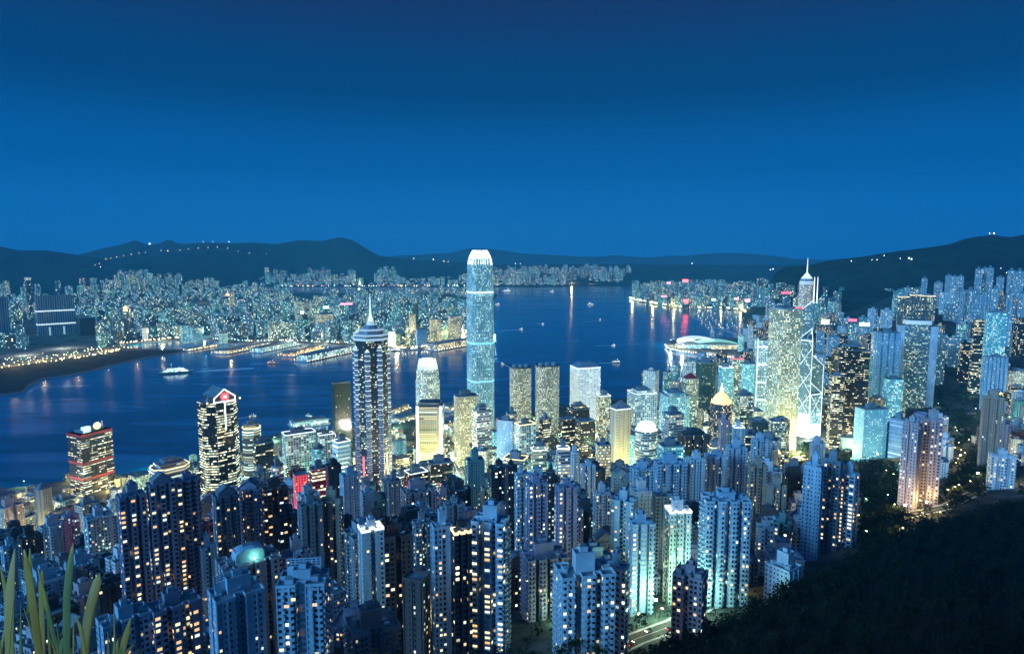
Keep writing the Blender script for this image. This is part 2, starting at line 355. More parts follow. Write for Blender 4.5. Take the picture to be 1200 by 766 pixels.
def hills_h(X, Y):
    X = np.asarray(X, float); Y = np.asarray(Y, float); H = np.full(X.shape, -30.0)
    ed = (smooth_noise(X, Y, 900, 1) * 1.0 + smooth_noise(X, Y, 380, 2) * .55 + smooth_noise(X, Y, 150, 3) * .25)
    for Yr, fr, bk, pts in RIDGES:
        u = 600 + X / (Y * cos(PIT) + 150 * sin(PIT)) * FOC
        rv = np.interp(u, [p[0] for p in pts], [p[1] for p in pts])
        yr = Yr + smooth_noise(X, Y * 0 + 7, 1300, 5) * 500
        if Yr == 7600: yr = yr + np.interp(u, [150, 350], [0, 2400]); fr = np.interp(u, [150, 340], [2300, 1500])
        rz_ = CAM_Z + np.array((-sin(PIT) + (383 - rv) / FOC * cos(PIT)) / (cos(PIT) + (383 - rv) / FOC * sin(PIT))) * yr
        lo, hi = pts[0][0], pts[-1][0]
        t = np.where(Y < yr, (yr - Y) / fr, (Y - yr) / bk)
        p = np.clip(1 - t, 0, 1); p = p * p * (3 - 2 * p) * .55 + p * .45
        h = rz_ * p + ed * 230 * p * np.clip(t * 3, 0, 1) - 12 * (p <= 0)
        fade = np.clip((u - lo) / 60, 0, 1) * np.clip((hi - u) / 60, 0, 1) if hi < 1000 and lo > -100 else np.clip((u - lo) / 40, 0, 1)
        H = np.maximum(H, np.where(p > 0, h * fade - 8 * (1 - fade) , -30))
    return H
def grid_obj(name, us, ys, hf, mat, ut):
    Yg, Ug = np.meshgrid(ys, us, indexing='ij'); Xg = (Ug - 600) / FOC * (Yg * cos(PIT) + ut * sin(PIT))
    Z = hf(Xg, Yg); nr, nc = Z.shape
    v = np.stack([Xg, Yg, Z], -1).reshape(-1, 3)
    i = np.arange(nr - 1)[:, None] * nc + np.arange(nc - 1)[None, :]
    q = np.stack([i, i + 1, i + nc + 1, i + nc], -1).reshape(-1, 4)
    keep = Z.reshape(-1)[q].max(1) > -5.9
    q = q[keep]
    me = bpy.data.meshes.new(name); me.from_pydata(v.tolist(), [], q.tolist()); me.materials.append(mat)
    me.polygons.foreach_set('use_smooth', [True] * len(me.polygons)); me.update()
    o = bpy.data.objects.new(name, me); COL.objects.link(o); o['kind'] = 'structure'
    return o
def terrain_mat(name, c1, c2, sc):
    m, t = new_mat(name)
    b = nd('ShaderNodeBsdfPrincipled', t); o = nd('ShaderNodeOutputMaterial', t); t.links.new(b.outputs[0], o.inputs[0]); b.inputs['Roughness'].default_value = .9
    b.inputs['Specular IOR Level'].default_value = .1
    tcn = nd('ShaderNodeTexCoord', t); nz = nd('ShaderNodeTexNoise', t); nz.inputs['Scale'].default_value = sc; nz.inputs['Detail'].default_value = 8; nz.inputs['Roughness'].default_value = .65
    t.links.new(tcn.outputs['Object'], nz.inputs[0])
    rr = nd('ShaderNodeValToRGB', t); rr.color_ramp.elements[0].position = .38; rr.color_ramp.elements[1].position = .62
    rr.color_ramp.elements[0].color = (*c1, 1); rr.color_ramp.elements[1].color = (*c2, 1)
    t.links.new(nz.outputs[0], rr.inputs[0]); t.links.new(rr.outputs[0], b.inputs['Base Color'])
    bp = nd('ShaderNodeBump', t); bp.inputs['Strength'].default_value = .6; bp.inputs['Distance'].default_value = 4
    t.links.new(nz.outputs[0], bp.inputs['Height']); t.links.new(bp.outputs[0], b.inputs['Normal'])
    return m
veg_m = terrain_mat('hill_vegetation', (.010, .018, .014), (.035, .05, .03), .012)
town_m = terrain_mat('town_ground', (.03, .032, .032), (.12, .12, .115), .03)
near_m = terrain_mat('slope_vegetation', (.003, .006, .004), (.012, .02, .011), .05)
kow_m = terrain_mat('city_ground', (.05, .05, .05), (.22, .21, .19), .012)
reclaim_m = terrain_mat('reclaimed_ground', (.012, .014, .012), (.04, .042, .038), .02)

# water: one sheet to the horizon
def water_mat():
    m, t = new_mat('harbour_water')
    b = nd('ShaderNodeBsdfPrincipled', t); o = nd('ShaderNodeOutputMaterial', t); t.links.new(b.outputs[0], o.inputs[0])
    b.inputs['Base Color'].default_value = (.001, .03, .11, 1); b.inputs['IOR'].default_value = 1.33
    tcn = nd('ShaderNodeTexCoord', t); mp = nd('ShaderNodeMapping', t); mp.inputs['Scale'].default_value = (.0009, .0042, 1); mp.inputs['Rotation'].default_value = (0, 0, R(-12))
    t.links.new(tcn.outputs['Object'], mp.inputs[0])
    n1 = nd('ShaderNodeTexNoise', t); n1.inputs['Scale'].default_value = 2.2; n1.inputs['Detail'].default_value = 7; n1.inputs['Distortion'].default_value = .9
    t.links.new(mp.outputs[0], n1.inputs[0])
    rr = nd('ShaderNodeMapRange', t); rr.inputs[1].default_value = .38; rr.inputs[2].default_value = .66; rr.inputs[3].default_value = .10; rr.inputs[4].default_value = .22
    t.links.new(n1.outputs[0], rr.inputs[0]); t.links.new(rr.outputs[0], b.inputs['Roughness'])
    # churned streaks left by ferries are milkier
    cr_ = nd('ShaderNodeValToRGB', t); cr_.color_ramp.elements[0].position = .42; cr_.color_ramp.elements[1].position = .68
    cr_.color_ramp.elements[0].color = (.0001, .072, .195, 1); cr_.color_ramp.elements[1].color = (.002, .19, .42, 1)
    t.links.new(n1.outputs[0], cr_.inputs[0]); t.links.new(cr_.outputs[0], b.inputs['Base Color'])
    n2 = nd('ShaderNodeTexNoise', t); n2.inputs['Scale'].default_value = .06; n2.inputs['Detail'].default_value = 4
    t.links.new(tcn.outputs['Object'], n2.inputs[0])
    bp = nd('ShaderNodeBump', t); bp.inputs['Strength'].default_value = .25; bp.inputs['Distance'].default_value = 1.0
    t.links.new(n2.outputs[0], bp.inputs['Height']); t.links.new(bp.outputs[0], b.inputs['Normal'])
    return m
mb = MB(); mb.face([(-30000, -4000, 0), (30000, -4000, 0), (30000, 45000, 0), (-30000, 45000, 0)], water_mat())
tag(mb.build('water'), kind='structure')

us = np.concatenate([np.arange(-420, -40, 20), np.arange(-40, 1260, 8), np.arange(1260, 1640, 20)])
ys = np.concatenate([np.arange(-60, 300, 15), np.arange(300, 1700, 14), np.arange(1700, 4200, 40), np.arange(4200, 9200, 250)])
grid_obj('island_ground', us, ys, island_h, town_m, 330)
us2 = np.arange(-260, 1460, 7.0); ys2 = np.concatenate([np.arange(3000, 5400, 75), np.arange(5400, 13000, 90), np.arange(13000, 22000, 180)])
grid_obj('hills', us2, ys2, hills_h, veg_m, 150)

# Kowloon: flat reclaimed land with a sea wall, in two sheets round the airport channel
KS = [(-260, 492), (-80, 470), (0, 463), (26, 460), (34, 452), (50, 444), (80, 440.5), (112, 433.5), (140, 426), (170, 420), (200, 415.5), (217, 412), (214, 410), (190, 409.5), (150, 409), (141, 406), (150, 402), (200, 399.5), (236, 397.5), (250, 399), (262, 403), (300, 403), (340, 403), (400, 405.5), (452, 406.5), (475, 411), (500, 409), (530, 403), (548, 396), (562, 388), (560, 375), (566, 362), (578, 352), (584, 345), (560, 343.5), (450, 343.5), (325, 343), (318, 340), (250, 338), (-260, 338)]
KN = [(-260, 339), (260, 339), (318, 339), (326, 337), (450, 337.2), (600, 336.6), (650, 335.6), (700, 335), (728, 334), (745, 331.5), (770, 329), (820, 326.5), (900, 325), (1000, 324)]
def slab_land(name, pts, z, mat, wall, extra=()):
    P = [sea(u, v) for u, v in pts] + list(extra)
    me_pts = [(x, y) for x, y in P]
    a = sum(P[i][0] * P[(i + 1) % len(P)][1] - P[(i + 1) % len(P)][0] * P[i][1] for i in range(len(P)))
    if a < 0: me_pts = me_pts[::-1]
    mb = MB(); mb.prism(me_pts, -2, z, wall, mat, seg=False)
    return tag(mb.build(name), kind='structure')
slab_land('kowloon_ground', KS, 3.0, kow_m, conc_m)
slab_land('far_shore_ground', KN, 3.004, kow_m, conc_m, [(9000, 20000), (-9000, 20000)])
slab_land('reclaimed_land', [(-260, 490), (-80, 468), (0, 461.5), (26, 458.5), (34, 450.5), (50, 443), (80, 439.5), (112, 432.5), (140, 425), (170, 419), (200, 414.7), (214, 411.8), (190, 411), (140, 411.5), (120, 416), (60, 424), (0, 432), (-260, 444)], 3.3, reclaim_m, conc_m)

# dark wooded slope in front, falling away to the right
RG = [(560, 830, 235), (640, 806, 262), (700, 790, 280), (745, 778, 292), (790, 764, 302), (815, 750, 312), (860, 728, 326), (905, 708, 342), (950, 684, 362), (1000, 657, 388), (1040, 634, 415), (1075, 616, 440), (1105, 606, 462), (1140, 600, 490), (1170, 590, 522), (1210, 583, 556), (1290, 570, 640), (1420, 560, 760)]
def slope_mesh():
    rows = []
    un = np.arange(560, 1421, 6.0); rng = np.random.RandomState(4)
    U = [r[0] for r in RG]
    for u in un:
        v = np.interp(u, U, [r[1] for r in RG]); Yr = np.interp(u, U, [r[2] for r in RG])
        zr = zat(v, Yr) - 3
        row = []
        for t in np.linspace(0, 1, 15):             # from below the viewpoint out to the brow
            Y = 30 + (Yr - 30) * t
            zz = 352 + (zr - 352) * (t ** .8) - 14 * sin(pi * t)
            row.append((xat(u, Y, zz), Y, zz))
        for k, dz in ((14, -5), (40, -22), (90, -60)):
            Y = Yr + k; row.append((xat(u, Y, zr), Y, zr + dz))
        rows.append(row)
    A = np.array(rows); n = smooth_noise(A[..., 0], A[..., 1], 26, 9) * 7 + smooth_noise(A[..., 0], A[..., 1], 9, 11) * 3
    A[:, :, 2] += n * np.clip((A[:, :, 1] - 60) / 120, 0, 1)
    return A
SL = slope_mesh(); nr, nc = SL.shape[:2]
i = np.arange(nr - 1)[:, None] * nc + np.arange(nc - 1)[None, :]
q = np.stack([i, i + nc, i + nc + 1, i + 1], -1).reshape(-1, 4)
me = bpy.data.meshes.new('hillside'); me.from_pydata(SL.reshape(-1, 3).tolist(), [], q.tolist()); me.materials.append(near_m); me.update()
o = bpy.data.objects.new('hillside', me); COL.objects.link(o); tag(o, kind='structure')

# foliage as small leaf faces: returns MB faces in clumps
leaf_dark = terrain_mat('leaf_dark', (.006, .012, .006), (.02, .034, .014), .6)
leaf_mid = terrain_mat('leaf_mid', (.02, .035, .014), (.06, .08, .03), .6)
def clump(mb, cx, cy, cz, r, n, size, mat, rnd, flat=.75):
    for _ in range(n):
        d = Vector((rnd.gauss(0, 1), rnd.gauss(0, 1), rnd.gauss(0, 1))).normalized() * r * (rnd.random() ** .4)
        c = Vector((cx + d.x, cy + d.y, cz + d.z * flat)); a = Vector((rnd.gauss(0, 1), rnd.gauss(0, 1), rnd.gauss(0, 1))).normalized(); b = a.orthogonal().normalized()
        s_ = size * (.6 + rnd.random() * .8)
        mb.face([tuple(c - a * s_), tuple(c + b * s_ * .55), tuple(c + a * s_), tuple(c - b * s_ * .55)], mat)
rnd = random.Random(5)
mb = MB()
for k in range(2300):
    a = rnd.randrange(nr); b = rnd.choice([4, 5, 6, 7, 8, 9, 10, 11, 12, 13, 14, 14, 14, 15, 15, 15, 16]); p = SL[a, b]
    r = 2.2 + rnd.random() * 3.2
    clump(mb, p[0] + rnd.uniform(-3, 3), p[1] + rnd.uniform(-6, 6), p[2] + r * .35, r, 26, .9, leaf_dark, rnd)
tag(mb.build('woodland_canopy'), 'dark dense woodland covering the near slope below the lookout', 'woodland', kind='stuff')
# ------------------------------------------------------------------ facades
PAL = {  # colour word: wall colour
    'white': (.66, .70, .72), 'pale blue': (.46, .58, .66), 'grey': (.30, .33, .35), 'pink': (.58, .42, .42), 'tan': (.46, .34, .25), 'cream': (.58, .54, .44),
    'brown': (.14, .085, .07), 'dark': (.045, .05, .058), 'green': (.20, .34, .30), 'lilac': (.38, .34, .44)}
def res_mat(col, style=0, lit=.13, warm=.65, es=2.2):
    bay, fl, ww, wh = [(2.6, 3.0, .6, .48), (2.2, 3.0, .62, .46), (3.1, 3.1, .7, .5), (2.5, 3.0, .42, .44), (3.6, 3.0, .78, .5)][style]
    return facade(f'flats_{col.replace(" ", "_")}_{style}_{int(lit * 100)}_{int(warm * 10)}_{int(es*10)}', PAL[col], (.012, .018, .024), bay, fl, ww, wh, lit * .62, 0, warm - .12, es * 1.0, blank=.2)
OM = {
    'dark_glass': lambda: facade('dark_glass', (.03, .035, .04), (.015, .02, .025), 3.0, 4.0, .94, .5, .10, .42, .42, 1.7),
    'dark_glass_sparse': lambda: facade('dark_glass_sparse', (.03, .03, .035), (.012, .015, .02), 2.8, 4.0, .9, .45, .10, .22, .5, 1.7),
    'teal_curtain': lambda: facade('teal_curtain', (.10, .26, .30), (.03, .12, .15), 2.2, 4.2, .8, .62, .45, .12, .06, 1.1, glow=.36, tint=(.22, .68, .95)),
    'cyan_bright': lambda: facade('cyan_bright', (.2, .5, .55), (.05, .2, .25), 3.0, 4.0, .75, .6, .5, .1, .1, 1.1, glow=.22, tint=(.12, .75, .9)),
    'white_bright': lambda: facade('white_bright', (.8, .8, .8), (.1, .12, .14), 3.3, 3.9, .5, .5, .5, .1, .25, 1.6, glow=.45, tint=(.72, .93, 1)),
    'green_office': lambda: facade('green_office', (.22, .26, .22), (.03, .06, .05), 2.6, 4.0, .85, .55, .35, .3, .28, 1.4, glow=.03),
    'yellow_office': lambda: facade('yellow_office', (.3, .3, .22), (.05, .05, .04), 2.4, 4.0, .8, .6, .6, .3, .42, 1.3, glow=.06, tint=(1, .9, .4)),
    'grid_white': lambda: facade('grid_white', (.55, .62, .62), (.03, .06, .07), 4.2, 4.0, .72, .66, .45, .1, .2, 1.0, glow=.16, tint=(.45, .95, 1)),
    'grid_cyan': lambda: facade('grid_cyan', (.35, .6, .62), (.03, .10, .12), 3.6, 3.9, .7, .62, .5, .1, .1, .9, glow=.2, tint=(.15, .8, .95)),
    'dark_green_glass': lambda: facade('dark_green_glass', (.05, .10, .09), (.02, .06, .055), 2.0, 4.0, .9, .8, .1, .03, .3, .5, .08),
    'banded': lambda: facade('banded', (.5, .55, .6), (.02, .025, .03), 3.0, 4.2, 1.0, .5, .15, .35, .35, 1.3),
    'blue_panel': lambda: facade('blue_panel', (.22, .42, .60), (.05, .12, .18), 2.4, 3.4, .5, .4, .12, .03, .3, 1.2, glow=.05, tint=(.1, .6, 1)),
    'twin_grid': lambda: facade('twin_grid', (.35, .36, .30), (.04, .05, .05), 1.8, 3.9, .7, .5, .45, .25, .33, 1.2, glow=.05, tint=(.8, .95, .6)),
    'far_mix': lambda: facade('far_mix', (.14, .24, .28), (.04, .06, .08), 7, 7, .5, .5, .42, 0, .42, 1.5, glow=.02, tint=(.1, .7, .8)),
}
FAR = []
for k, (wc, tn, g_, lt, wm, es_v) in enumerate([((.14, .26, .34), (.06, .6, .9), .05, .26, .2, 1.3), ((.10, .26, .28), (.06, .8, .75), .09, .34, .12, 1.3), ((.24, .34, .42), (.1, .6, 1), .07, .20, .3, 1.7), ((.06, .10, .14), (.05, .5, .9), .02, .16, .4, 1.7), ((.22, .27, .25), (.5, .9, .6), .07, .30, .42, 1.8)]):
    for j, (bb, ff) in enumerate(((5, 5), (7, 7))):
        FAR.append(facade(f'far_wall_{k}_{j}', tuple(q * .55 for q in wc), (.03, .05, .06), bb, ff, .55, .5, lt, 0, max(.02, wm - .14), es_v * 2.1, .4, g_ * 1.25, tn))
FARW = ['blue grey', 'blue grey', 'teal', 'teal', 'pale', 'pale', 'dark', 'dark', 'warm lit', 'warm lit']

OCC = []     # (x, Y, r) footprints already taken
TARGETS = [] # for labels of infill: (label name, u, v)
def solve(u0, u1, vt, Y, rot, asp):
    """footprint size and place so that the roof spans u0..u1 at height vt"""
    z = zat(vt, Y); xc = xat((u0 + u1) / 2, Y, z); az = atan2(xc, Y)
    wpx = (xat(u1, Y, z) - xat(u0, Y, z)) * cos(az)
    r = R(rot); w = wpx / (cos(r) + asp * abs(sin(r)))
    th = -az + r
    for _ in range(2):
        P = [(xc + x * cos(th) - y * sin(th), Y + x * sin(th) + y * cos(th)) for x, y in rect(w, w * asp)]
        pu = [px(p[0], p[1], z)[0] for p in P]
        k = (u1 - u0) / (max(pu) - min(pu)); w *= k; xc += (((u0 + u1) / 2) - (max(pu) + min(pu)) / 2) * Y / FOC
    return xc, Y, w, w * asp, th, z
def foot(shape, w, d):
    if shape == 'rect': return rect(w, d)
    if shape == 'ch': return rect(w, d, min(w, d) * .15)
    if shape == 'notch': return notched(w, d, max(2, round(w / 9)), min(4.5, d * .2), max(1, round(d / 12)))
    if shape == 'notch1': return notched(w, d, max(1, round(w / 16)), min(5.0, d * .25), 1)
    if shape == 'cross': return cross(w, d, .26, .26)
    if shape == 'oct': return oct_(w, d)
    if shape == 'round': return ngon(w, d, 20)
    if shape == 'hpl': return [(-w / 2, -d / 2), (-w * .14, -d / 2), (-w * .14, -d * .22), (w * .14, -d * .22), (w * .14, -d / 2), (w / 2, -d / 2), (w / 2, d / 2), (w * .14, d / 2), (w * .14, d * .22), (-w * .14, d * .22), (-w * .14, d / 2), (-w / 2, d / 2)]
wallmats = {}
def wallplain(col):
    return plain('render_' + col.replace(' ', '_'), PAL[col], .75, .18, .15)
WIN_ME = {}
def window_mesh(w, h, mat_key):
    key = (round(w, 1), round(h, 1), mat_key)
    if key in WIN_ME: return WIN_ME[key]
    mb = MB(); f = .12
    em_ = [glow_m('lamp_lit_amber', (1, .55, .2), 1.3), glow_m('lamp_lit_yellow', (1, .82, .45), 1.5), glow_m('lamp_lit_white', (.85, 1, .9), 1.3)][mat_key]
    mb.face([(-w / 2 + f, -.05, -h / 2 + f), (w / 2 - f, -.05, -h / 2 + f), (w / 2 - f, -.05, h / 2 - f), (-w / 2 + f, -.05, h / 2 - f)], em_)
    for (cx, cz, a, b) in ((0, -h / 2, w, f * 1.6), (0, h / 2, w, f), (-w / 2, 0, f, h), (w / 2, 0, f, h), (0, 0, .07, h)):
        mb.box(cx, -.07, a, .14, cz - b / 2, cz + b / 2, white_m)
    o = mb.build('window'); me = o.data; bpy.data.objects.remove(o); WIN_ME[key] = me
    return me
WB = [0]
def tower(u0, u1, vt, Y, label, shape='notch', mat='white', rot=25, asp=.8, name='apartment_tower', cat='apartment tower', det=1, style=0, lit=.13, warm=.65, es=2.2,
          top='plant', bal=0, crown=None, group=None, win=0, zb=None, led=True, loc=None):
    if loc: xc, Yc, w, d, th, z = loc
    else: xc, Yc, w, d, th, z = solve(u0, u1, vt, Y, rot, asp)
    g = ground(xc, Yc) if zb is None else zb
    rr = hypot(w, d) / 2
    g = min(g, ground(xc - rr * .7, Yc), ground(xc, Yc - rr * .7), ground(xc + rr * .7, Yc)) - 1.5 if zb is None else g
    g = max(g, -1); h = z - g
    if h < 6: print('LOW', label, round(h)); h = 8
    OCC.append((xc, Yc, max(w, d) * .55))
    m = mat if not isinstance(mat, str) else (OM[mat]() if mat in OM else res_mat(mat, style, lit, warm, es))
    wp = wallplain(mat) if isinstance(mat, str) and mat in PAL else (plain('cladding_' + (mat if isinstance(mat, str) else 'x'), (.2, .26, .3), .6))
    P = foot(shape, w, d)
    if det == 0:
        mb = MB(); mb.prism(P, 0, h, m, roof_m); k = random.random()
        mb.box(w * .08 * (k - .5), d * .05, w * .4, d * .4, h, h + min(5, h * .08), wp, roof_m)
        if k > .5: mb.box(w * .25 * (k - .6), -d * .2, w * .15, d * .15, h, h + 2.2, wp, roof_m)
        o = mb.build(name); o.location = (xc, Yc, g); o.rotation_euler = (0, 0, th)
        tag(o, label, cat, group); return o
    root = empty(name, (xc, Yc, g), th); tag(root, label, cat, group)
    # main body with floor ledges; balconies are part of the wall relief
    mb = MB(); mb.prism(P, 0, h, m, roof_m)
    fl = m['cell'][1]; bay = m['cell'][0]
    segs = list(mb.segs)
    vis = []
    for a, b, us_, l, z0, z1 in segs:
        n = ((b[1] - a[1]) / l, -(b[0] - a[0]) / l)          # outward for ccw
        wn_ = (n[0] * cos(th) - n[1] * sin(th), n[0] * sin(th) + n[1] * cos(th))
        mid = ((a[0] + b[0]) / 2, (a[1] + b[1]) / 2)
        wx = xc + mid[0] * cos(th) - mid[1] * sin(th); wy_ = Yc + mid[0] * sin(th) + mid[1] * cos(th)
        f = -(wn_[0] * wx + wn_[1] * wy_) / hypot(wx, wy_)
        vis.append((f, a, b, us_, l, n))
    zvis = max(0, h - (Yc * .70 - (CAM_Z - z)) - 10) if h > 30 else 0
    if det >= 2:
        k = 1
        while k * fl < h - 1:
            zz = k * fl
            if zz > zvis:
                for f, a, b, us_, l, n in vis:
                    if f < .05 or l < 2: continue
                    t = .22
                    mb.face([(a[0] + n[0] * t, a[1] + n[1] * t, zz - .12), (b[0] + n[0] * t, b[1] + n[1] * t, zz - .12), (b[0] + n[0] * t, b[1] + n[1] * t, zz + .16), (a[0] + n[0] * t, a[1] + n[1] * t, zz + .16)], wp)
                    mb.face([(a[0] + n[0] * t, a[1] + n[1] * t, zz + .16), (b[0] + n[0] * t, b[1] + n[1] * t, zz + .16), (b[0], b[1], zz + .16), (a[0], a[1], zz + .16)], wp)
            k += 1
        # vertical piers on the wider walls
        for f, a, b, us_, l, n in vis:
            if f < .05 or l < 7: continue
            nn = int(l // (bay * 2))
            for q_ in range(0, nn + 1):
                t = min(l - .3, max(.3, q_ * bay * 2)); cx_, cy_ = a[0] + (b[0] - a[0]) * t / l + n[0] * .2, a[1] + (b[1] - a[1]) * t / l + n[1] * .2
                mb.box(cx_, cy_, .5, .5, zvis, h + .02, wp, rot=atan2(n[1], n[0]))
    mb.build('wall', root)
    if bal and det >= 2:
        mbb = MB()
        for f, a, b, us_, l, n in vis:
            if f < .1 or l < 4: continue
            k = 1
            nb = max(1, int(l // (bal * 1.8)))
            while k * fl < h - 2:
                if k * fl > zvis:
                    for q_ in range(nb):
                        t = (q_ + .5) / nb; cx_, cy_ = a[0] + (b[0] - a[0]) * t + n[0] * .6, a[1] + (b[1] - a[1]) * t + n[1] * .6
                        mbb.box(cx_, cy_, 1.3, bal, k * fl - .1, k * fl + .95, wp, rot=atan2(n[1], n[0]), bottom=True)
                k += 1
        if mbb.f: tag(mbb.build('balconies', root), kind='stuff')
    if crown == 'bright': cm = glow_m('floodlit_white', (.85, .97, 1), 1.5)
    elif crown == 'yellow': cm = glow_m('floodlit_yellow', (1, .8, .35), 1.6)
    elif crown == 'red': cm = glow_m('sign_red', (1, .08, .06), 1.6)
    else: cm = wp
    mb = MB(); mb.ring(P, h - .2, h + 1.3, .35, cm); mb.build('parapet', root)
    rs = random.Random(int(u0 * 31 + vt * 7))
    if top == 'plant':
        mb = MB(); ph = 4 + rs.random() * 5; pw = w * (.3 + .2 * rs.random()); pd = d * (.3 + .25 * rs.random()); ox, oy = w * .12 * (rs.random() - .5), d * .1
        mb.box(ox, oy, pw, pd, h + .01, h + ph, wp, roof_m)
        mb.ring([(ox + x, oy + y) for x, y in rect(pw, pd)], h + ph - .3, h + ph + .7, .3, wp)
        mb.box(ox, oy + pd * .1, pw * .4, pd * .5, h + ph, h + ph + 2.6, wp, roof_m)
        mb.build('lift_tower', root)
        if det >= 2:
            for k in range(rs.randrange(2, 5)):
                mb = MB(); a = 1.5 + rs.random() * 2.5; sx_ = rs.choice((-1, 1))
                mb.box(sx_ * w * (.26 + .1 * rs.random()), (rs.random() - .5) * d * .5, a, a * .8, h + .02, h + 1.8 + rs.random(), wp, roof_m); mb.build('water_tank', root)
            for k in range(rs.randrange(0, 3)):
                mb = MB(); cx_, cy_ = (rs.random() - .5) * w * .6, -d * .3 * rs.random(); rr_ = 1.2 + rs.random()
                mb.bar((cx_, cy_, h), (cx_, cy_, h + 1.6), .15, dark_m)
                mb.revolve([(0.01, h + 1.5), (rr_ * .6, h + 1.75), (rr_, h + 2.4), (rr_ * .97, h + 2.42), (0, h + 1.6)], cx_, cy_, white_m, 12); mb.build('satellite_dish', root)
            mb = MB(); ax, ay = w * .1, d * .1
            mb.bar((ax, ay, h + ph), (ax, ay, h + ph + 7), .12, dark_m); mb.bar((ax - 1, ay, h + ph + 6), (ax + 1, ay, h + ph + 6), .08, dark_m); mb.build('aerial', root)
    elif top == 'gable':
        mb = MB(); a, b = w * .36, d * .36; e = h + 3.5; r_h = h + 3.5 + a * .7
        for x0, x1 in ((-a, a),):
            mb.prism([(-a, -b), (a, -b), (a, b), (-a, b)], h, e, wp, seg=False)
            mb.face([(-a, -b, e), (a, -b, e), (0, -b, r_h)], wp); mb.face([(a, b, e), (-a, b, e), (0, b, r_h)], wp)
            mb.face([(-a - .6, -b - .6, e - .3), (0, -b - .6, r_h + .3), (0, b + .6, r_h + .3), (-a - .6, b + .6, e - .3)], roof_m)
            mb.face([(0, -b - .6, r_h + .3), (a + .6, -b - .6, e - .3), (a + .6, b + .6, e - .3), (0, b + .6, r_h + .3)], roof_m)
        mb.build('gabled_roof', root)
    elif top == 'pyramid':
        mb = MB(); mb.prism(rect(w * .98, d * .98), h + 1.3, h + 1.3 + w * .42, red_m if crown == 'redroof' else roof_m, top_scale=.02, seg=False); mb.build('pyramid_roof', root)
    elif top == 'steps':
        mb = MB(); mb.box(0, 0, w * .7, d * .7, h, h + 6, m, roof_m); mb.box(0, 0, w * .42, d * .42, h + 6, h + 11, wp, roof_m); mb.build('stepped_roof', root)
    elif top == 'drum':
        mb = MB(); mb.revolve([(w * .42, h), (w * .42, h + w * .22), (w * .3, h + w * .25), (w * .3, h + w * .34), (0, h + w * .35)], 0, 0, cm, 24); mb.build('roof_drum', root)
    if win:
        win = int(win * .42); cand = []
        bay_, fl_, ww_, wh_ = m['cell']
        for f, a, b, us_, l, n in vis:
            if f < .12 or l < bay_: continue
            for c_ in range(int(math.ceil(us_ / bay_)), int((us_ + l) // bay_)):
                t = ((c_ + .5) * bay_ - us_) / l
                if not 0.02 < t < .98: continue
                for r__ in range(int(max(zvis, 3) // fl_) + 1, int(h // fl_)):
                    cand.append((a[0] + (b[0] - a[0]) * t, a[1] + (b[1] - a[1]) * t, (r__ + .52) * fl_, n))
        rs.shuffle(cand)
        for x_, y_, z_, n in cand[:win]:
            me_ = window_mesh(bay_ * ww_ + .2, fl_ * wh_ + .2, rs.choice((0, 0, 1, 1, 1, 2)))
            wo = bpy.data.objects.new('window', me_); COL.objects.link(wo); wo.parent = root
            wo.location = (x_ + n[0] * .06, y_ + n[1] * .06, z_); wo.rotation_euler = (0, 0, atan2(n[1], n[0]) + pi / 2)
    return root
def root_mesh(name, label, cat, x, y, z, th, parts, group=None):
    """parts: {part name: MB or list of MB}"""
    r = empty(name, (x, y, z), th); tag(r, label, cat, group)
    for k, v in parts.items():
        for b in (v if isinstance(v, list) else [v]): b.build(k, r)
    return r
# ------------------------------------------------------------------ landmarks
def lm(u0, u1, vt, Y, rot=20, asp=1.0, zb=3.0):
    xc, Yc, w, d, th, z = solve(u0, u1, vt, Y, rot, asp)
    OCC.append((xc, Yc, max(w, d) * .62))
    return xc, Yc, w, d, th, zb, z - zb
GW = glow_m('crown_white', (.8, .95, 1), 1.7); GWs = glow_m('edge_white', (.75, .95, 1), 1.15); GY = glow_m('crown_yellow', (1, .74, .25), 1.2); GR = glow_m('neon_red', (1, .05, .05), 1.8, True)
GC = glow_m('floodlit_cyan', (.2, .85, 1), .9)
# two-claw skyscraper on the waterfront
x, y, w, d, th, zb, h = lm(545, 580, 300, 1480, 18)
root = empty('skyscraper', (x, y, zb), th); tag(root, 'tallest tower, pale cyan, with white glowing claw crown, standing at the water', 'skyscraper')
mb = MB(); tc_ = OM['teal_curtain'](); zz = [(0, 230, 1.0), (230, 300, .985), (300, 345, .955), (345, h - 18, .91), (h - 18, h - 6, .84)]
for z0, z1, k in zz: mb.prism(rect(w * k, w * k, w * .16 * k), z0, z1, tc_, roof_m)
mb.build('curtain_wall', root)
mb = MB()
for z0, z1, k in zz:
    P = rect(w * k, w * k, w * .16 * k)
    for i in range(8):
        a, b = P[i], P[(i + 1) % 8]; n = max(1, round(hypot(b[0] - a[0], b[1] - a[1]) / 4.5))
        for j in range(n):
            t = j / n; mb.box(a[0] + (b[0] - a[0]) * t, a[1] + (b[1] - a[1]) * t, .7, .7, z0, z1, plain('fin_metal', (.35, .5, .55), .35), rot=pi / 4)
mb.build('fins', root).data
bpy.data.objects['fins'].name = 'facade_ribbing'
for zz_ in (h * .28, h * .5, h * .79):
    mb = MB(); k = 1.015 if zz_ < 300 else .99; mb.prism(rect(w * k, w * k, w * .16 * k), zz_, zz_ + 4.5, GC if zz_ < 280 else GWs, GC, seg=False); mb.build('plant_floor_band', root)
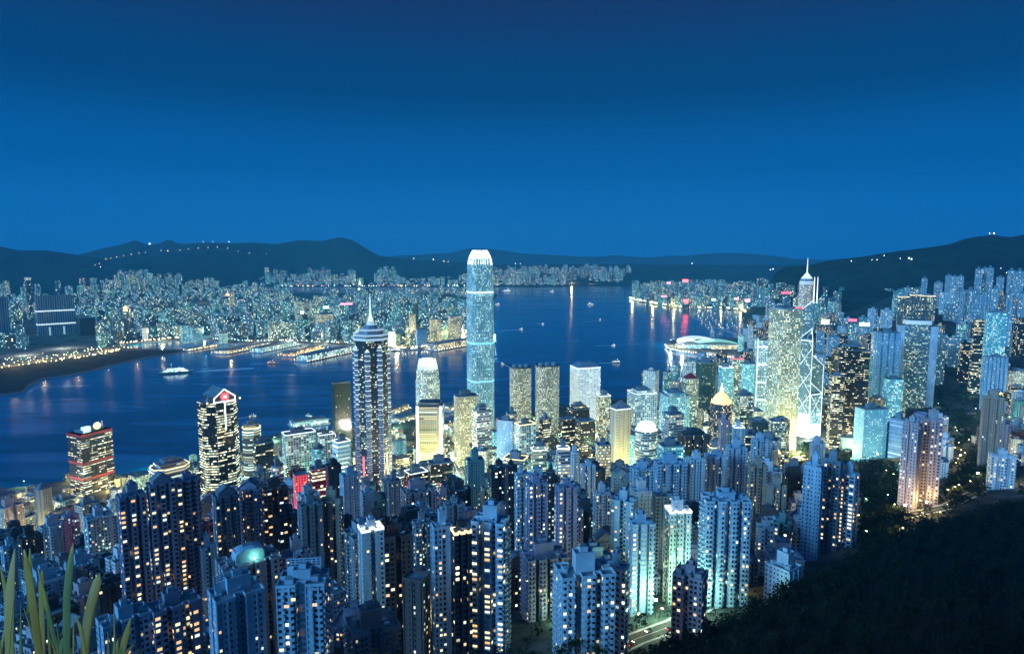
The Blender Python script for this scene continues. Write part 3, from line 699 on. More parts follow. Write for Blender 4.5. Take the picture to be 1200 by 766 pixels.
for i in range(28):
    a = 2 * pi * i / 28; ca, sa = cos(a), sin(a); k = 1 / max(abs(ca), abs(sa)); k = min(k, 1.25)
    r0 = w * .435 * k; mb = MB(); pts = []
    tall = 1.0 if abs(sin(2 * a)) > .35 else .86
    for t in (0, .35, .7, 1):
        r = r0 * (1 - .42 * t * t); pts.append((r * ca, r * sa, h - 20 + (33 * tall) * t))
    for p, q in zip(pts, pts[1:]): mb.bar(p, q, 1.15, GW)
    mb.build('crown_claw', root)
mb = MB(); mb.prism(rect(w * .62, w * .62, w * .12), h - 6, h + 4, GW, GWs, seg=False); mb.build('crown_core', root)

# shorter sibling
x, y, w, d, th, zb, h = lm(484, 518, 428, 1330, 22)
r = empty('office_tower', (x, y, zb), th); tag(r, 'stout pale tower with floodlit white rounded stepped crown, behind ribbed bank', 'office tower')
mb = MB(); yo = facade('silver_lit', (.4, .45, .45), (.05, .08, .08), 2.6, 4, .8, .55, .5, .2, .3, 1.4, glow=.2, tint=(.7, 1, .8))
mb.prism(oct_(w, w), 0, h - 30, yo, roof_m); mb.prism(oct_(w * .93, w * .93), h - 30, h - 8, yo, roof_m); mb.build('wall', r)
mb = MB(); mb.prism(oct_(w * .84, w * .84), h - 8, h + 1, facade('crown_lit', (.5, .55, .5), (.3, .35, .3), 2.5, 3, .6, .6, .9, 0, .35, 2, glow=.5, tint=(.8, 1, .8)), GWs, seg=False); mb.prism(oct_(w * .72, w * .72), h + 1, h + 9, GWs, GWs, top_scale=.92, seg=False); mb.prism(oct_(w * .5, w * .5), h + 9, h + 15, GW, GWs, seg=False); mb.build('crown', r)
for i in range(14):
    a = 2 * pi * i / 14; mb = MB(); mb.bar((w * .46 * cos(a), w * .46 * sin(a), h - 12), (w * .36 * cos(a), w * .36 * sin(a), h + 14), .9, GWs); mb.build('crown_fin', r)

# ribbed bank tower in front
x, y, w, d, th, zb, h = lm(487, 521, 474, 1130, -8, .8)
r = empty('office_tower', (x, y, zb), th); tag(r, 'ribbed bank tower with white corner piers and yellow floodlit foot', 'office tower')
mb = MB(); mb.prism(rect(w * .96, d), 0, h, facade('ribbon_bank', (.3, .34, .34), (.05, .07, .07), 40, 3.9, .98, .5, .5, .4, .35, 1.15), roof_m); mb.build('wall', r)
for sx_ in (-1, 1):
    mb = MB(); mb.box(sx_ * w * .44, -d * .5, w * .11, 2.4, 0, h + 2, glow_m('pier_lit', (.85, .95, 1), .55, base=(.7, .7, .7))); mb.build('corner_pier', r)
for k in range(10):
    mb = MB(); mb.bar((-w * .36 + w * .08 * k, -d * .5 - .4, 14), (-w * .36 + w * .08 * k, -d * .5 - .4, h * .99), .28, plain('rib_metal', (.5, .54, .56), .4)); mb.build('rib', r)
mb = MB(); mb.prism(rect(w * .8, d * .8), h, h + 7, plain('plant_grille', (.2, .24, .28), .6), roof_m, seg=False); mb.build('plant_room', r)

# star-plan tower with striped neon floors and a needle
x, y, w, d, th, zb, h = lm(411, 459, 397, 1045, 8)
r = empty('skyscraper', (x, y, zb), th); tag(r, 'dark star plan skyscraper with white striped bays, stepped crown and tall needle', 'skyscraper')
dg = facade('star_glass', (.035, .05, .06), (.02, .03, .035), 2.6, 4.0, .85, .5, .22, .1, .38, 1.3)
mb = MB(); s8 = w * .40
mb.prism(oct_(w * .9, w * .9), 0, h, dg, roof_m); mb.build('wall', r)
stripe = facade('star_bay', (.16, .25, .36), (.03, .05, .07), 5, 4.0, .9, .4, .12, .1, .3, .8, glow=.06, tint=(.35, .6, 1))
for i in range(8):
    a = 2 * pi * i / 8 + pi / 8; mb = MB(); k = w * .42
    tri = [(k * cos(a) + 6.5 * cos(a + t), k * sin(a) + 6.5 * sin(a + t)) for t in (-pi / 2, 0, pi / 2)]
    top_h = h - 12 - (6 if i % 2 else 0)
    mb.prism(tri, 0, top_h, stripe, roof_m); mb.prism(tri, top_h, top_h + 8, GWs, top_scale=.05, seg=False)
    b = mb.build('bay', r)
    mb = MB()
    tri2 = [(k * cos(a) + 6.9 * cos(a + t), k * sin(a) + 6.9 * sin(a + t)) for t in (-pi / 2, 0, pi / 2)]
    zz_ = 16
    while zz_ < top_h:
        mb.prism(tri2, zz_, zz_ + (1.1 if zz_ < h * .55 else 1.7), glow_m('stripe_white', (.65, .88, 1), .75) if zz_ > h * .45 else glow_m('stripe_dim', (.5, .75, 1), .28), seg=False); zz_ += 12 if zz_ < h * .5 else 8
    tag(mb.build('neon_stripes', b), kind='stuff')
for k, (s_, a_, b_) in enumerate(((.98, 0, 3), (.9, 3, 7), (.94, 7, 9), (.66, 9, 15), (.7, 15, 17), (.36, 17, 23), (.2, 23, 29))):
    mb = MB(); mb.prism(oct_(w * s_, w * s_), h + a_, h + b_, glow_m('tier_lit', (.6, .85, 1), .62) if k % 2 == 0 else plain('crown_grey', (.25, .3, .34), .5), glow_m('crown_top', (.6, .85, 1), .22), top_scale=.93, seg=False); mb.build('crown_tier', r)
mb = MB(); mb.revolve([(w * .07, h + 29), (w * .03, h + 42), (1.0, h + 50), (.6, h + 66), (0.02, h + 75)], 0, 0, GWs, 8); mb.build('needle', r)
for zz_, col in ((h * .16, (1, .1, .12)),):
    for i in (4, 6):
        a = 2 * pi * i / 8 + pi / 8 + pi / 8; mb = MB(); k = w * .462; mb.box(k * cos(a), k * sin(a), 1, 4, zz_, zz_ + 34, glow_m('red_wash', col, .7), rot=a); mb.build('red_light_panel', r)

# black tower with gable crest and round red emblem
x, y, w, d, th, zb, h = lm(226, 283, 468, 950, 24, .9)
r = empty('office_tower', (x, y, zb), th); tag(r, 'black glass tower with white outlined gable and round red emblem on its crest', 'office tower')
bg = facade('black_office', (.02, .022, .025), (.012, .015, .018), 2.6, 3.9, .93, .5, .12, .62, .4, 1.8)
mb = MB(); mb.prism(oct_(w, d), 0, h, bg, roof_m); mb.build('wall', r)
mb = MB(); fd = -d / 2 - .4; hw = w * .3
mb.prism([(-hw, -d / 2), (hw, -d / 2), (hw, d * .3), (-hw, d * .3)], h, h + 8, plain('crest', (.06, .08, .11), .5), seg=False)
mb.face([(-hw, fd + .4, h + 8), (hw, fd + .4, h + 8), (0, fd + .4, h + 20)], plain('crest', (.06, .08, .11)))
mb.face([(-hw, fd, h + 8), (0, fd, h + 20.2), (0, d * .3, h + 20.2), (-hw, d * .3, h + 8)], roof_m); mb.face([(0, fd, h + 20.2), (hw, fd, h + 8), (hw, d * .3, h + 8), (0, d * .3, h + 20.2)], roof_m)
mb.build('gable_crest', r)
mb = MB()
for a, b in (((-hw, fd - .5, h + 7), (0, fd - .5, h + 19)), ((0, fd - .5, h + 19), (hw, fd - .5, h + 7)), ((-hw, fd - .5, h + 1), (hw, fd - .5, h + 1)), ((-hw, fd - .5, h - 1), (-hw, fd - .5, h + 8)), ((hw, fd - .5, h - 1), (hw, fd - .5, h + 8)), ((0, fd - .5, h - 42), (0, fd - .5, h + 1))):
    mb.bar(a, b, 1.0, GW)
mb.build('light_outline', r)
mb = MB(); mb.revolve([(0, -.6), (6.2, -.6), (6.2, .6), (0, .6)], 0, 0, GR, 24); e_ = mb.build('emblem', r); e_.rotation_euler = (pi / 2, 0, 0); e_.location = (0, fd - 1.5, h + 8)
mb = MB(); mb.box(-1.6, -.9, 1.1, 4.5, -.1, .1, GW); mb.box(1.6, -.9, 1.1, 4.5, -.1, .1, GW); mb.box(0, 0, 3, 1.1, -.1, .1, GW, rot=0)
o_ = mb.build('emblem_mark', e_); o_.location = (0, .9, .75)
for sx_ in (-1, 1):
    mb = MB(); mb.prism(rect(w * .16, w * .16), h, h + 4, plain('crest', (.06, .08, .11)), seg=False); mb.prism(rect(w * .16, w * .16), h + 4, h + 12, roof_m, top_scale=.03, seg=False); t_ = mb.build('corner_turret', r); t_.location = (sx_ * w * .38, -d * .36, 0)
    mb = MB(); mb.revolve([(0, -1.6), (1.2, -1.1), (1.6, 0), (1.2, 1.1), (0, 1.6)], 0, 0, GW, 8); t_ = mb.build('roof_lamp', r); t_.location = (sx_ * w * .47, -d * .46, h + 1.6)

# dark tower with red bands on the left shore
x, y, w, d, th, zb, h = lm(78, 131, 504, 1070, 30, .75)
r = empty('office_tower', (x, y, zb), th); tag(r, 'dark tower with red trim bands, white box and round yellow sign on its roof', 'office tower')
mb = MB(); mb.prism(rect(w, d), 0, h, facade('dark_ferry_tower', (.035, .035, .045), (.015, .018, .022), 2.6, 3.9, .95, .42, .08, .42, .45, 1.7), roof_m); mb.build('wall', r)
for zz_ in (h - 4, h * .52, h * .27):
    mb = MB(); mb.prism(rect(w + .8, d + .8), zz_, zz_ + 4, red_m, red_m, seg=False); mb.build('red_band', r)
mb = MB(); mb.box(0, 0, w * .7, d * .6, h, h + 5, roof_m); mb.build('plant_room', r)
mb = MB(); mb.box(-w * .22, -d * .25, w * .22, d * .2, h + 1, h + 10, glow_m('roof_box_lit', (.5, .9, 1), 1.5)); mb.build('roof_sign', r)
mb = MB(); mb.revolve([(0, -1), (6, -1), (6, 1), (0, 1)], 0, 0, glow_m('round_sign', (1, .8, .4), 1.5), 24); t_ = mb.build('round_sign', r); t_.rotation_euler = (pi / 2, 0, 0); t_.location = (w * .12, -d * .3, h + 8)
for sx_ in (0.3, .42): mb = MB(); mb.bar((w * sx_, 0, h), (w * sx_, 0, h + 12), .4, GWs); mb.build('aerial', r)

# square tower with a grid of lights
x, y, w, d, th, zb, h = lm(901, 942, 362, 1265, -8 + 38, 1.0)
r = empty('skyscraper', (x, y, zb), th); tag(r, 'square tower covered in a grid of pale yellow lights, left of the cross braced tower', 'skyscraper')
mb = MB(); mb.prism(rect(w, d, 3), 0, h, facade('light_grid', (.22, .26, .22), (.07, .10, .09), 3.4, 4.1, .58, .55, .75, .1, .3, 1.7, glow=.16, tint=(.7, 1, .7)), roof_m); mb.build('wall', r)
mb = MB(); mb.ring(rect(w, d, 3), h, h + 3, .6, conc_m); mb.build('parapet', r)
mb = MB(); mb.box(0, 0, w * .6, d * .5, h, h + 6, roof_m); mb.build('plant_room', r)
mb = MB(); mb.box(w * .3, -d * .48, 16, 1, h + 1, h + 5, GR); mb.build('roof_sign', r)

# cross braced prism tower with twin masts
x, y, w, d, th, zb, h = lm(938, 969, 352, 1385, 52)
r = empty('skyscraper', (x, y, zb), th); tag(r, 'prism shaped tower with glowing white cross bracing and twin white masts', 'skyscraper')
a = w / 2; q4 = [((-a, -a), (a, -a)), ((a, -a), (a, a)), ((a, a), (-a, a)), ((-a, a), (-a, -a))]
hs = [h * .42, h * .62, h, h * .8]
bo = facade('prism_glass', (.16, .26, .32), (.05, .10, .13), 2.2, 4, .85, .7, .2, .1, .15, .8, .07, glow=.2, tint=(.2, .75, 1))
bo2 = facade('prism_glass_lit', (.4, .5, .55), (.2, .3, .33), 2.2, 4, .85, .7, .6, .3, .15, 1.0, .1, glow=.45, tint=(.6, 1, 1))
for k, ((p0, p1), hh) in enumerate(zip(q4, hs)):
    mb = MB(); tri = [p0, p1, (0, 0)]; sl = 24; mm = bo
    for i in range(3):
        u0_, u1_ = tri[i], tri[(i + 1) % 3]; z0 = hh - (sl if i < 1 or i == 1 and False else 0)
        za = hh - sl if u0_ != (0, 0) else hh; zb_ = hh - sl if u1_ != (0, 0) else hh
        l = hypot(u1_[0] - u0_[0], u1_[1] - u0_[1])
        zs = min(60, hh * .3)
        mb.face([(*u0_, 0), (*u1_, 0), (*u1_, zs), (*u0_, zs)], bo2, [(0, 0), (l, 0), (l, zs), (0, zs)])
        mb.face([(*u0_, zs), (*u1_, zs), (*u1_, zb_), (*u0_, za)], bo, [(0, zs), (l, zs), (l, zb_), (0, za)])
    mb.face([(*p0, hh - sl), (*p1, hh - sl), (0, 0, hh)], bo); mb.build('shaft', r)
    n = ((p1[1] - p0[1]) / w, -(p1[0] - p0[0]) / w); o0 = (p0[0] + n[0] * .8, p0[1] + n[1] * .8); o1 = (p1[0] + n[0] * .8, p1[1] + n[1] * .8)
    zz_ = 4; st = 50
    mb = MB()
    while zz_ < hh - sl - 4:
        t = min(st, hh - sl - zz_) / st; e1 = (o0[0] + (o1[0] - o0[0]) * t, o0[1] + (o1[1] - o0[1]) * t, zz_ + st * t); e2 = (o1[0] + (o0[0] - o1[0]) * t, o1[1] + (o0[1] - o1[1]) * t, zz_ + st * t)
        mb.bar((*o0, zz_), e1, .38, GW); mb.bar((*o1, zz_), e2, .38, GW); zz_ += st
    mb.bar((*o0, 4), (*o0, hh - sl), .6, GW); mb.bar((*o1, 4), (*o1, hh - sl), .6, GW); mb.bar((*o0, hh - sl), (*o1, hh - sl), .8, GW)
    mb.bar((*o0, hh - sl), (0, 0, hh + .6), .7, GW); mb.bar((*o1, hh - sl), (0, 0, hh + .6), .7, GW)
    mb.build('lit_bracing', r)
for sx_ in (-5, 5):
    mb = MB(); mb.revolve([(1.2, h - 6), (1.0, h + 20), (.6, h + 48), (0, h + 52)], sx_, -4, GW, 8); mb.build('mast', r)

# pale tower with pyramid top and spire behind it
x, y, w, d, th, zb, h = lm(936, 955, 330, 2480, 10)
r = empty('skyscraper', (x, y, zb), th); tag(r, 'slim lit tower with glowing pyramid top and spire, farther off behind the cross braced tower', 'skyscraper')
mb = MB(); mb.prism(oct_(w, w), 0, h - 10, facade('spire_tower', (.4, .42, .4), (.1, .12, .12), 4, 5, .6, .6, .4, .1, .4, 1.3, glow=.18, tint=(1, .85, .5)), roof_m); mb.build('wall', r)
mb = MB(); mb.prism(oct_(w * .98, w * .98), h - 10, h + 2, glow_m('tier_lit', (.6, .85, 1), .62), GWs, seg=False); mb.prism(oct_(w * .86, w * .86), h + 2, h + 12, plain('spire_grey', (.3, .34, .38)), roof_m, seg=False); mb.prism(oct_(w * .8, w * .8), h + 12, h + 34, GWs, top_scale=.18, seg=False); mb.build('pyramid_top', r)
mb = MB(); mb.revolve([(2.4, h + 30), (1.4, h + 60), (.8, h + 84), (0, h + 92)], 0, 0, GW, 8); mb.build('spire', r)

# white tower with round windows
x, y, w, d, th, zb, h = lm(668, 704, 429, 1345, 24, .8)
r = empty('office_tower', (x, y, zb), th); tag(r, 'brilliant white floodlit tower with rows of small round windows and blue hipped roof', 'office tower')
mb = MB(); mb.prism(rect(w, d), 0, h, OM['white_bright'](), roof_m); mb.build('wall', r)
mb = MB(); mb.prism(rect(w * .98, d * .98), h, h + 10, plain('blue_roof', (.2, .3, .4), .6), plain('blue_roof', (.2, .3, .4)), top_scale=.55, seg=False); mb.build('hipped_roof', r)
mb = MB(); mb.ring(rect(w, d), h - 1, h + .6, .5, GW); mb.build('lit_cornice', r)

# pair of rounded towers
for u0, u1, vt, Yd, lb in ((596, 624, 430, 1310, 'left tower of the twin rounded towers with glowing lift bay'), (626, 657, 428, 1290, 'right tower of the twin rounded towers with bright square window')):
    x, y, w, d, th, zb, h = lm(u0, u1, vt, Yd, 12, .9)
    r = empty('office_tower', (x, y, zb), th); tag(r, lb, 'office tower', 'twin rounded towers by the harbour')
    P = []
    for (sx_, sy_, a0) in ((-1, -1, pi), (1, -1, -pi / 2), (1, 1, 0), (-1, 1, pi / 2)):
        rr_ = w * .3
        for t in (0, .25, .5, .75, 1): P.append((sx_ * (w / 2 - rr_) + rr_ * cos(a0 + t * pi / 2), sy_ * (d / 2 - rr_ * .9) + rr_ * sin(a0 + t * pi / 2)))
    mb = MB(); mb.prism(P, 0, h, OM['twin_grid'](), roof_m); mb.build('wall', r)
    mb = MB(); mb.box(0, -d / 2 - .3, w * .14, 1.5, 8, h - 8, glow_m('lift_bay' + str(u0), (1, .5, .3) if u0 < 620 else (.9, 1, .7), .35 if u0 < 620 else .8)); mb.build('lift_bay', r)
    for k in range(3): mb = MB(); mb.revolve([(w * .14, h), (w * .14, h + 5), (w * .1, h + 6), (0, h + 6)], (k - 1) * w * .28, 0, conc_m, 12); mb.build('roof_drum', r)
    mb = MB(); mb.ring(P, h, h + 2.5, .5, dark_m); mb.build('parapet', r)

# slab complex with stripes of light, across the harbour
for k, (u0, u1, vt, Yd, lb) in enumerate([(40, 86, 347, 3230, 'wide dark blue slab tower with two glowing horizontal bands and arched openings'), (-22, 9, 349, 3150, 'dark towers cut by the left edge, beside the banded slab'), ]):
    x, y, w, d, th, zb, h = lm(u0, u1, vt, Yd, 8 if k == 0 else 15, .3)
    r = empty('apartment_tower', (x, y, zb), th); tag(r, lb, 'apartment tower')
    mb = MB(); n = 7 if k == 0 else 3
    mb.prism(notched(w, d, n, 6), 0, h, facade('harbour_slab', (.16, .32, .5), (.015, .03, .05), 8, 60, .45, .97, .0, 0, .3, .7, glow=.05, tint=(.1, .5, 1)), roof_m); mb.build('wall', r)
    if k == 0:
        for zz_ in (h * .28, h * .62): mb = MB(); mb.box(0, 0, w + 3, d + 3, zz_, zz_ + 5.5, GWs); mb.build('light_band', r)
        for t in (-.2, .18): mb = MB(); mb.box(w * t, -d / 2 - 1, 7, 2, 2, h * .22, glow_m('arch_glow', (.5, .85, 1), .6)); mb.build('arched_opening', r)
    mb = MB(); mb.ring(notched(w, d, n, 6), h, h + 4, 1.0, plain('slab_cap', (.2, .26, .32))); mb.build('parapet', r)
tower(89, 111, 372, 3220, 'dark squat unlit block right of the banded slab across the water', 'rect', facade('dark_block', (.02, .03, .035), (.01, .015, .018), 7, 7, .4, .4, .02, 0, .5, .8), 15, .8, 'apartment_tower', 'apartment tower', det=1, top='', zb=3)
tower(28, 37, 326, 3900, 'thin dark tower with lit white top left of the banded slab', 'ch', FAR[6], 15, 1, 'apartment_tower', 'apartment tower', det=1, crown='bright', zb=3)

# ladder-like bank building
x, y, w, d, th, zb, h = lm(886, 902, 398, 1480, 10, .8)
r = empty('office_tower', (x, y, zb), th); tag(r, 'ladder like bank building with white trusses between floors, behind the light grid tower', 'office tower')
mb = MB(); mb.prism(rect(w, d), 0, h, OM['grid_white'](), roof_m); mb.build('wall', r)
for k in range(5): mb = MB(); mb.box(0, -d / 2 - .8, w + 1, 1.4, h * (.12 + .2 * k), h * (.12 + .2 * k) + 4, GWs); mb.build('truss', r)
for sx_ in (-1, 1): mb = MB(); mb.box(sx_ * w * .46, -d / 2 - .8, 2, 2, 0, h + 4, GWs); mb.build('mast_column', r)

# golden domed tower
x, y, w, d, th, zb, h = lm(829, 862, 472, 1130, 30, .95)
r = empty('office_tower', (x, y, zb), th); tag(r, 'dark tower crowned by a golden floodlit dome and lantern', 'office tower')
mb = MB(); mb.prism(oct_(w, d), 0, h, facade('dome_tower', (.08, .08, .09), (.03, .035, .04), 2.6, 3.9, .7, .55, .3, .1, .5, 1.5), roof_m); mb.build('wall', r)
mb = MB(); mb.revolve([(w * .44, h - 1), (w * .46, h + 2), (w * .42, h + 4), (w * .40, h + 8), (w * .33, h + 13), (w * .22, h + 17), (w * .11, h + 20)], 0, 0, GY, 20); mb.build('dome', r)
mb = MB(); mb.revolve([(w * .1, h + 20), (w * .1, h + 26), (w * .05, h + 29), (.5, h + 35), (0, h + 38)], 0, 0, glow_m('lantern', (1, .85, .45), 1.3), 10); mb.build('lantern', r)
for i in range(8): a = pi / 8 + i * pi / 4; mb = MB(); mb.prism(rect(3, 3), h, h + 9, GY, top_scale=.1, seg=False); t_ = mb.build('finial', r); t_.location = (w * .46 * cos(a), w * .46 * sin(a), 0)

# convention hall with wing roofs on the point
cx_, cy_ = sea(828, 407)
r = empty('convention_hall', (cx_, cy_, 3), 0); tag(r, 'convention hall with pale curved wing roofs on the promontory in the harbour', 'convention hall')
GH = facade('hall_glass', (.2, .35, .4), (.1, .2, .25), 5, 6, .85, .7, .5, .2, .3, 1.1, glow=.3, tint=(.2, .8, 1))
GHY = facade('hall_glass_warm', (.4, .35, .25), (.3, .25, .15), 5, 6, .85, .7, .85, .3, .6, 1.6, glow=.25, tint=(1, .8, .4))
mb = MB(); mb.prism(rect(210, 120), 0, 18, GH, roof_m); mb.build('wall', r)
mb = MB(); mb.prism(rect(120, 30), 0, 17, GHY, roof_m); t_ = mb.build('lit_foyer', r); t_.location = (60, -62, 0)
mb = MB(); mb.prism(ngon(60, 60, 24), 0, 14, GHY, roof_m); t_ = mb.build('glazed_rotunda', r); t_.location = (-112, -20, 0)
def wing(cx, cy, w, d, z, rise, m, tilt):
    mb = MB(); nx_, ny_ = 20, 8
    def hgt(s, t): return z + rise * (1 - (2 * s - 1) ** 2) + tilt * s + 5 * (2 * t - 1) ** 2
    def pt(i, j, o_=0): s = i / nx_; t = j / ny_; k = .35 + .65 * sin(pi * min(1, .18 + s * .75)); return (cx - w / 2 + w * s, cy + (t - .5) * d * k, hgt(s, t) + o_)
    for i in range(nx_):
        for j in range(ny_):
            mb.face([pt(i, j), pt(i + 1, j), pt(i + 1, j + 1), pt(i, j + 1)], m); mb.face([pt(i, j + 1, -2), pt(i + 1, j + 1, -2), pt(i + 1, j, -2), pt(i, j, -2)], m)
        mb.face([pt(i, 0, -2), pt(i + 1, 0, -2), pt(i + 1, 0), pt(i, 0)], m)
    return mb
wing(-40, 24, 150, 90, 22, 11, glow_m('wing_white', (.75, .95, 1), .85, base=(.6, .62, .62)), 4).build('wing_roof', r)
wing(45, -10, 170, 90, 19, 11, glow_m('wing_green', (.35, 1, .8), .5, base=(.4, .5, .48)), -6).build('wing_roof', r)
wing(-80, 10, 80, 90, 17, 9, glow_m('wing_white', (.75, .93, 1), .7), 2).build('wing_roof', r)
# ------------------------------------------------------------------ buildings listed one by one, from the water up to the slope
OT = dict(name='office_tower', cat='office tower')
T = tower
# waterfront and business district
T(388, 411, 448, 1150, 'olive glass slab with a small rooftop crane light, left of the star plan skyscraper', 'rect', facade('olive_glass', (.07, .10, .07), (.03, .05, .035), 2, 4, .9, .8, .03, 0, .4, .6), 20, .5, det=1, top='', zb=3, **OT)
T(281, 308, 500, 1050, 'round fronted tower with yellow lit crown and orange band, beside the black gabled tower', 'round', facade('ring_office', (.12, .13, .12), (.03, .04, .03), 60, 4.2, .99, .5, .4, .6, .35, 1.3), 15, .9, top='steps', crown='yellow', zb=3, **OT)
T(171, 226, 545, 900, 'low octagonal office block with yellow lit attic, behind the three ribbed flats', 'oct', facade('striped_low', (.35, .38, .42), (.03, .04, .05), 30, 3.8, .99, .5, .3, .6, .4, 1.3), 20, .8, top='steps', crown='yellow', **OT)
T(38, 62, 572, 800, 'slim pale tower with pointed roof and amber light at its foot', 'oct', 'grey', 20, 1, top='pyramid', det=2, style=3, lit=.05)
T(531, 561, 463, 1215, 'grid fronted office block in front of the tallest tower', 'ch', 'twin_grid', 15, .8, **OT)
T(553, 576, 480, 1120, 'stepped black and white office block at the foot of the tallest tower', 'rect', 'banded', 25, .8, top='steps', **OT)
T(582, 604, 492, 1060, 'blank pale blue gable wall office block with a small sign, right of the tallest tower', 'rect', 'blue_panel', -20, .5, **OT)
T(603, 628, 496, 1020, 'slim office slab with blue flank and glowing cream lantern top', 'rect', 'grid_white', 28, .6, crown='yellow', **OT)
T(593, 606, 484, 1100, 'narrow amber lit strip tower left of the cream topped slab', 'rect', 'yellow_office', 10, 1, **OT)
T(632, 646, 490, 1090, 'small dark glass block below the twin rounded towers', 'rect', 'dark_glass_sparse', 30, .8, **OT)
T(664, 691, 478, 1160, 'tallest of the black stepped glass blocks below the white tower', 'rect', 'dark_glass_sparse', 28, .7, top='steps', **OT)
T(654, 674, 490, 1120, 'left one of the black stepped glass blocks below the white tower', 'rect', 'dark_glass_sparse', 28, .8, top='', **OT)
T(674, 698, 492, 1085, 'right one of the black stepped glass blocks below the white tower', 'rect', 'dark_glass_sparse', 28, .8, top='', **OT)
T(699, 716, 463, 1240, 'yellow striped office block with white lit box top, right of the white tower', 'rect', 'yellow_office', 20, .8, crown='bright', **OT)
T(714, 741, 478, 1090, 'beige slab with steep white cap and needle, yellow light at its foot', 'ch', facade('beige_slab', (.5, .46, .36), (.1, .1, .08), 9, 5, .2, .3, .05, 0, .5, 1, glow=.07, tint=(1, .9, .55)), 30, .7, top='pyramid', crown='bright', **OT)
T(735, 770, 459, 1290, 'white lattice fronted office block with rooftop lights', 'rect', 'grid_white', 24, .9, top='steps', crown='bright', **OT)
T(773, 809, 462, 1235, 'cyan lattice office block right of the white lattice one', 'rect', 'grid_cyan', 24, .9, top='steps', **OT)
T(741, 774, 503, 1030, 'black and cream banded tower with glowing round drum on top', 'round', 'banded', 20, .9, top='drum', crown='bright', **OT)
T(800, 819, 443, 1330, 'white cornered tower with dark red pyramid roof', 'rect', 'green_office', 22, .9, top='pyramid', crown='redroof', zb=3, **OT)
T(815, 840, 424, 1420, 'dark green glass tower standing before the convention hall', 'ch', 'dark_green_glass', 20, .8, zb=3, **OT)
T(842, 860, 430, 1400, 'cyan finned tower with sloping lit roof sign', 'rect', 'cyan_bright', 22, .8, crown='bright', zb=3, **OT)
T(856, 872, 420, 1430, 'tower under a pink white lit rooftop sign', 'rect', 'green_office', 20, .8, crown='red', zb=3, **OT)
T(868, 886, 426, 1380, 'tall pale cyan glass slab next to the ladder like bank', 'ch', 'cyan_bright', 25, .8, zb=3, **OT)
T(862, 884, 462, 1180, 'dark teal office block with slanted top right of the golden dome', 'rect', 'green_office', 25, .8, **OT)
T(776, 802, 484, 1020, 'brown office block with stacked ledges, below the cyan lattice block', 'rect', 'banded', 30, .8, det=2, **OT)
T(795, 832, 508, 960, 'broad dark stepped block below the golden dome', 'notch1', 'dark', 24, .8, det=2, style=2)
T(842, 856, 492, 900, 'narrow block with pink lit side below the golden dome', 'rect', 'pink', 20, .8)
T(858, 873, 500, 860, 'plain blue box block with small white lit sign on its roof', 'rect', 'pale blue', 15, .9, crown='bright', lit=.03)
T(975, 1020, 409, 1300, 'black tower with scattered yellow office windows', 'rect', facade('black_mosaic', (.018, .018, .02), (.01, .01, .012), 3.2, 4.0, .8, .42, .16, .12, .5, 1.5), 22, .7, top='steps', zb=8, **OT)
T(972, 990, 440, 1260, 'lower black wing leaning on the black mosaic tower', 'rect', 'dark_glass', 22, .7, zb=8, **OT)
T(1025, 1056, 389, 1430, 'blue tower with two tall blank pillars, left of the curved top slab', 'notch1', 'blue_panel', 15, .6, zb=12, **OT)
T(1002, 1041, 478, 1120, 'wide bright cyan box with stepped lit windows beside the dark park', 'rect', facade('cyan_box', (.22, .5, .62), (.15, .45, .5), 3, 3.6, .5, .5, .25, .06, .2, 1.2, glow=.16, tint=(.12, .72, 1)), 38, .55, zb=None, **OT)
T(1043, 1064, 490, 1090, 'blue box with white floor stripes right of the bright cyan box', 'rect', facade('blue_stripes', (.22, .42, .62), (.1, .2, .3), 30, 7, .99, .2, .5, .3, .2, 1.2), -25, .8, **OT)
# curved hotel slab
x, y, w, d, th, zb, h = lm(1051, 1101, 376, 1520, 5, .45, 20)
r = empty('hotel_tower', (x, y, zb), th); tag(r, 'broad slab with curved front, pale flanks and white cap, right of the pillared blue tower', 'hotel tower')
P = [(-w * .3 + w * .6 * t, -d * .5 - d * .18 * sin(pi * t)) for t in [k / 10 for k in range(11)]] + [(w * .3, d / 2), (-w * .3, d / 2)]
mb = MB(); mb.prism(P, 0, h - 6, facade('hotel_face', (.16, .24, .27), (.06, .12, .14), 3.4, 3.6, .85, .5, .3, .12, .25, 1.0, glow=.03, tint=(.1, .8, .8)), roof_m); mb.build('curved_front', r)
for sx_ in (-1, 1): mb = MB(); mb.box(sx_ * w * .4, 0, w * .18, d, 0, h - 10, plain('hotel_flank', (.42, .52, .62), .6), roof_m); mb.build('flank', r)
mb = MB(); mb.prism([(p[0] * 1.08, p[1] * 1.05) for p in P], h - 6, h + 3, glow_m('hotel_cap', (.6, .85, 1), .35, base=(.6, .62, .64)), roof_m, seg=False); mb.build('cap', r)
T(1152, 1182, 418, 1380, 'ribbed blue slab with lit foot standing above the dark park', 'notch', 'blue_panel', 14, .5, **OT)
T(1155, 1181, 366, 1500, 'blue green tower rising behind the ribbed slab above the park', 'notch1', 'cyan_bright', 14, .6, **OT)
T(1140, 1154, 374, 1540, 'dark speckled yellow tower left of the blue green tower', 'rect', 'dark_glass', 14, .8, **OT)
